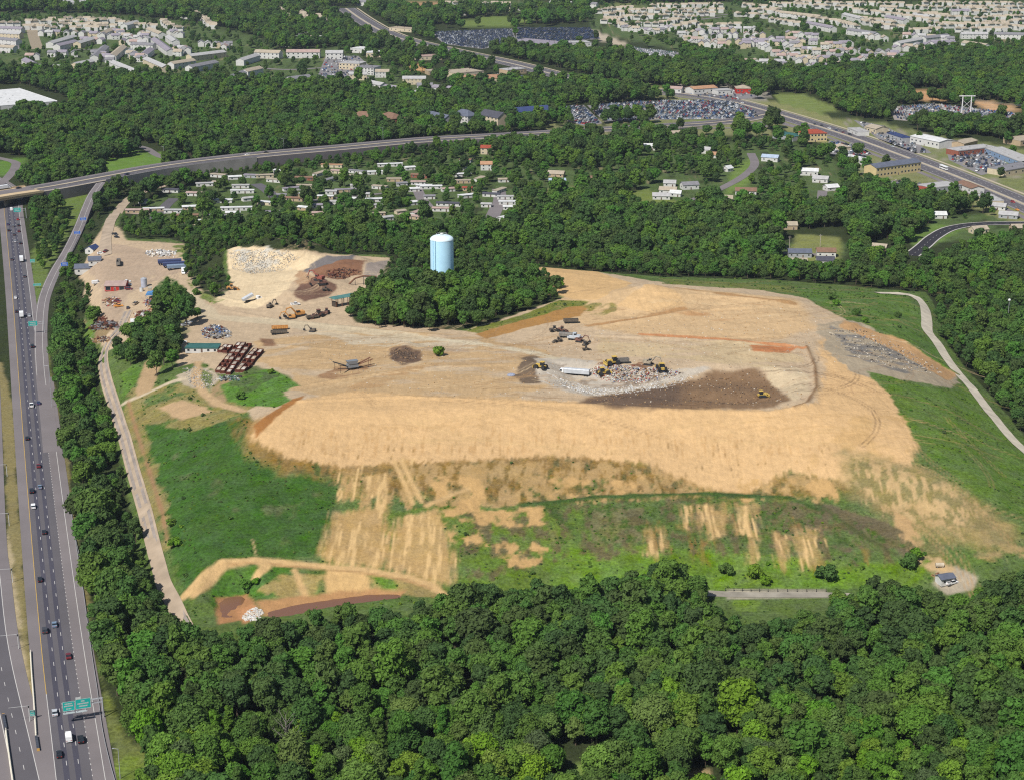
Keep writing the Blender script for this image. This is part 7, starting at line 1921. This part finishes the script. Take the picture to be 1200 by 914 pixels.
# the rest of the woods: one mass nobody could count
def wood_proto(k):
    a, b, c, l = SHAPES[k]
    me = crown_mesh('wood_tree', 70 + k, a, b, c, l, 1500, .66, 'wood')
    bm_v = [tuple(v.co) for v in me.vertices]; f = [tuple(p.vertices) for p in me.polygons]
    t = TR_V[k % 3]; n = len(bm_v)
    bm_v += [tuple(v.co) for v in t.vertices]; f += [tuple(n + i for i in p.vertices) for p in t.polygons]
    m2 = bpy.data.meshes.new('wood_tree'); m2.from_pydata(bm_v, [], f); m2.materials.append(LEAF['wood']); m2.materials.append(BARK)
    mi = [0] * len(me.polygons) + [1] * len(t.polygons); m2.polygons.foreach_set('material_index', mi); m2.update()
    return bpy.data.objects.new('wood_tree', m2)
WP = [wood_proto(k) for k in range(len(SHAPES))]
def wood_mass(name, pts, label, protos):
    me = bpy.data.meshes.new(name)
    me.from_pydata(pts[:, :3].tolist(), [], [])
    n = len(pts)
    for an, ty, arr in (('sc', 'FLOAT', pts[:, 3]), ('rot', 'FLOAT', rng.uniform(0, 6.28, n)), ('pick', 'INT', rng.integers(0, len(protos), n)), ('tall', 'FLOAT', rng.uniform(.85, 1.18, n))):
        a = me.attributes.new(an, ty, 'POINT'); a.data.foreach_set('value', arr.astype(np.int32 if ty == 'INT' else np.float32))
    o = bpy.data.objects.new(name, me); COL.objects.link(o)
    g = bpy.data.node_groups.new(name, 'GeometryNodeTree')
    g.interface.new_socket('Geometry', in_out='INPUT', socket_type='NodeSocketGeometry'); g.interface.new_socket('Geometry', in_out='OUTPUT', socket_type='NodeSocketGeometry')
    N = g.nodes.new; L = g.links.new
    gi, go = N('NodeGroupInput'), N('NodeGroupOutput')
    jn = N('GeometryNodeJoinGeometry')
    for p in protos:
        oi = N('GeometryNodeObjectInfo'); oi.inputs['Object'].default_value = p; oi.inputs['As Instance'].default_value = True
        L(oi.outputs['Geometry'], jn.inputs['Geometry'])
    ip = N('GeometryNodeInstanceOnPoints'); ip.inputs['Pick Instance'].default_value = True
    def attr(nm, ty):
        a = N('GeometryNodeInputNamedAttribute'); a.data_type = ty; a.inputs['Name'].default_value = nm; return a.outputs['Attribute']
    L(gi.outputs['Geometry'], ip.inputs['Points']); L(jn.outputs['Geometry'], ip.inputs['Instance']); L(attr('pick', 'INT'), ip.inputs['Instance Index'])
    cr = N('ShaderNodeCombineXYZ'); L(attr('rot', 'FLOAT'), cr.inputs['Z']); L(cr.outputs['Vector'], ip.inputs['Rotation'])
    cs = N('ShaderNodeCombineXYZ'); s = attr('sc', 'FLOAT'); mu = N('ShaderNodeMath'); mu.operation = 'MULTIPLY'; L(s, mu.inputs[0]); L(attr('tall', 'FLOAT'), mu.inputs[1])
    L(s, cs.inputs['X']); L(s, cs.inputs['Y']); L(mu.outputs[0], cs.inputs['Z']); L(cs.outputs['Vector'], ip.inputs['Scale'])
    L(ip.outputs['Instances'], go.inputs['Geometry'])
    md = o.modifiers.new('woods', 'NODES'); md.node_group = g
    return tag(o, label, 'woods', None, 'stuff')
wood_mass('woodland', PTS[~isnear], 'dense green woods around the landfill and out to the far suburbs', WP)
print('TREES', len(PTS), 'near', len(near))
# ------------------------------------------------ single bushes on the open ground
BM = [crown_mesh('foliage', 130 + k, 2.2, .1, 3.2, 6, 520, .42, 'mid') for k in range(3)]
ST = trunk_mesh('stem', 9, 1.6, .1)
for k, (u, v, s, lab) in enumerate([(514,417,1.5,'single round bush on the sand below the tower woods'),(655,338,1.4,'upright bush at the tip of the tower woods'),(851,672,1.3,'round bush on the lower slope'),(884,676,1.6,'larger bush at the end of the narrow bare strip'),(896,684,1.1,'small bush above the toe road'),(968,678,1.8,'big bush near the right end of the toe road'),
    (1072,655,1.4,'bush above the pump hut'),(1066,664,1.7,'bush left of the pump hut'),(1004,370,1.2,'upper bush in the right-hand meadow'),(1014,378,.9,'small bush in the right-hand meadow'),(975,352,1.2,'bush beside the dark track'),(980,358,1.0,'lower bush beside the dark track'),(282,468,1.2,'dark bush on the front of the grassy knoll'),(1052,372,1.0,'bush in the middle of the right-hand meadow'),
    (288,688,1.0,'low bush beside the pond track'),(300,684,.8,'tiny bush beside the pond track'),(318,438,.8,'bush on top of the grassy knoll'),(224,316,1.3,'lone bush beside the three long trailers'),(230,346,1.2,'bush in the gap between the two tree clumps'),(200,616,1.0,'scrubby bush beside the haul road'),(205,640,1.2,'larger scrubby bush beside the haul road')]):
    x, y, z = spot(u, v); t = thing('bush', lab, 'bush', (x, y, z - .1), k * 1.3); t.scale = (s, s, s * 1.05)
    part('foliage', BM[k % 3], t); part('stem', ST, t)

# ------------------------------------------------ weeds on the grassed slopes
def veg_at(x, y):
    i = np.clip(np.searchsorted(gx, x), 0, len(gx) - 1); j = np.clip(np.searchsorted(gy, y), 0, len(gy) - 1); return VEG[j * ncol + i]
wx_ = rng.uniform(-300, 300, 90000); wy_ = rng.uniform(575, 1160, 90000)
k = inside(OPENW, wx_, wy_); wx_, wy_ = wx_[k], wy_[k]
k = (veg_at(wx_, wy_) > .75) & (rng.uniform(size=len(wx_)) < np.clip(.3 + 1.6 * fbm(wx_ / 14, wy_ / 14, 4, 611), .03, 1) * .42)
wx_, wy_ = wx_[k], wy_[k]
for P_, wr_, wl_ in ROADS:
    P_ = np.asarray(P_)[:, :2]; k = seg_dist(P_[::3], wx_, wy_, False) > 4.5; wx_, wy_ = wx_[k], wy_[k]
WPTS = np.stack([wx_, wy_, height(wx_, wy_) - .05, rng.uniform(.10, .26, len(wx_)) * np.where(rng.uniform(size=len(wx_)) < .05, 2.0, 1)], 1)
WD = [bpy.data.objects.new('weed_tuft', crown_mesh('weed_tuft', 150 + q, 2.4, .0, 2.6, 5, 90, .7, c)) for q, c in enumerate(('mid', 'dark', 'olive', 'light'))]
wood_mass('weeds', WPTS, 'scattered weeds and tufts on the grassed landfill slopes', WD)
print('weeds', len(WPTS))
EXPOSURE = 0.33
# ------------------------------------------------------------------ light
SUN_EL, SUN_AZ = R(50), R(215)         # azimuth of the sun clockwise from the viewing direction
w = bpy.data.worlds.new("World"); scene.world = w; w.use_nodes = True
nt = w.node_tree
sky = nt.nodes.new('ShaderNodeTexSky'); sky.sky_type = 'NISHITA'; sky.sun_disc = False
sky.sun_elevation = SUN_EL; sky.sun_rotation = SUN_AZ
sky.altitude = 100; sky.air_density = 1.0; sky.dust_density = 1.0
bg = nt.nodes['Background']; bg.inputs['Strength'].default_value = .072
nt.links.new(sky.outputs['Color'], bg.inputs['Color'])
sl = bpy.data.lights.new('sun', 'SUN'); sl.energy = 4.5; sl.angle = R(.5); sl.color = (1, .965, .91)
sun = bpy.data.objects.new('sun', sl); COL.objects.link(sun)
d = Vector((math.sin(SUN_AZ) * math.cos(SUN_EL), math.cos(SUN_AZ) * math.cos(SUN_EL), math.sin(SUN_EL)))
sun.rotation_euler = d.to_track_quat('Z', 'Y').to_euler()
sun.location = (-300, 0, 600)
# ------------------------------------------------------------------ the summer air
mb = MB(); mb.box(-9400, 9400, -1900, 18500, -1.5, CAMZ + 12)
hz = mb.build('haze', []); hz['kind'] = 'stuff'; hz['label'] = 'faint blue summer haze filling the air over the landscape'
hm = bpy.data.materials.new('summer haze'); hm.use_nodes = True; n_ = hm.node_tree.nodes; n_.remove(n_['Principled BSDF'])
pv_ = n_.new('ShaderNodeVolumePrincipled'); pv_.inputs['Color'].default_value = (.72, .84, 1, 1); pv_.inputs['Density'].default_value = 3.0e-5; pv_.inputs['Anisotropy'].default_value = .2
hm.node_tree.links.new(pv_.outputs['Volume'], n_['Material Output'].inputs['Volume'])
hz.data.materials.clear(); hz.data.materials.append(hm)
vs = scene.view_settings
scene.display_settings.display_device = 'sRGB'
vs.view_transform = 'Standard'; vs.look = 'None'; vs.gamma = 1; vs.use_curve_mapping = False
vs.exposure = EXPOSURE
cy = scene.cycles
cy.max_bounces = 6; cy.diffuse_bounces = 3; cy.glossy_bounces = 2; cy.transmission_bounces = 3; cy.volume_bounces = 0
cy.use_denoising = False
cy.sample_clamp_indirect = 6
cy.filter_width = 1.2
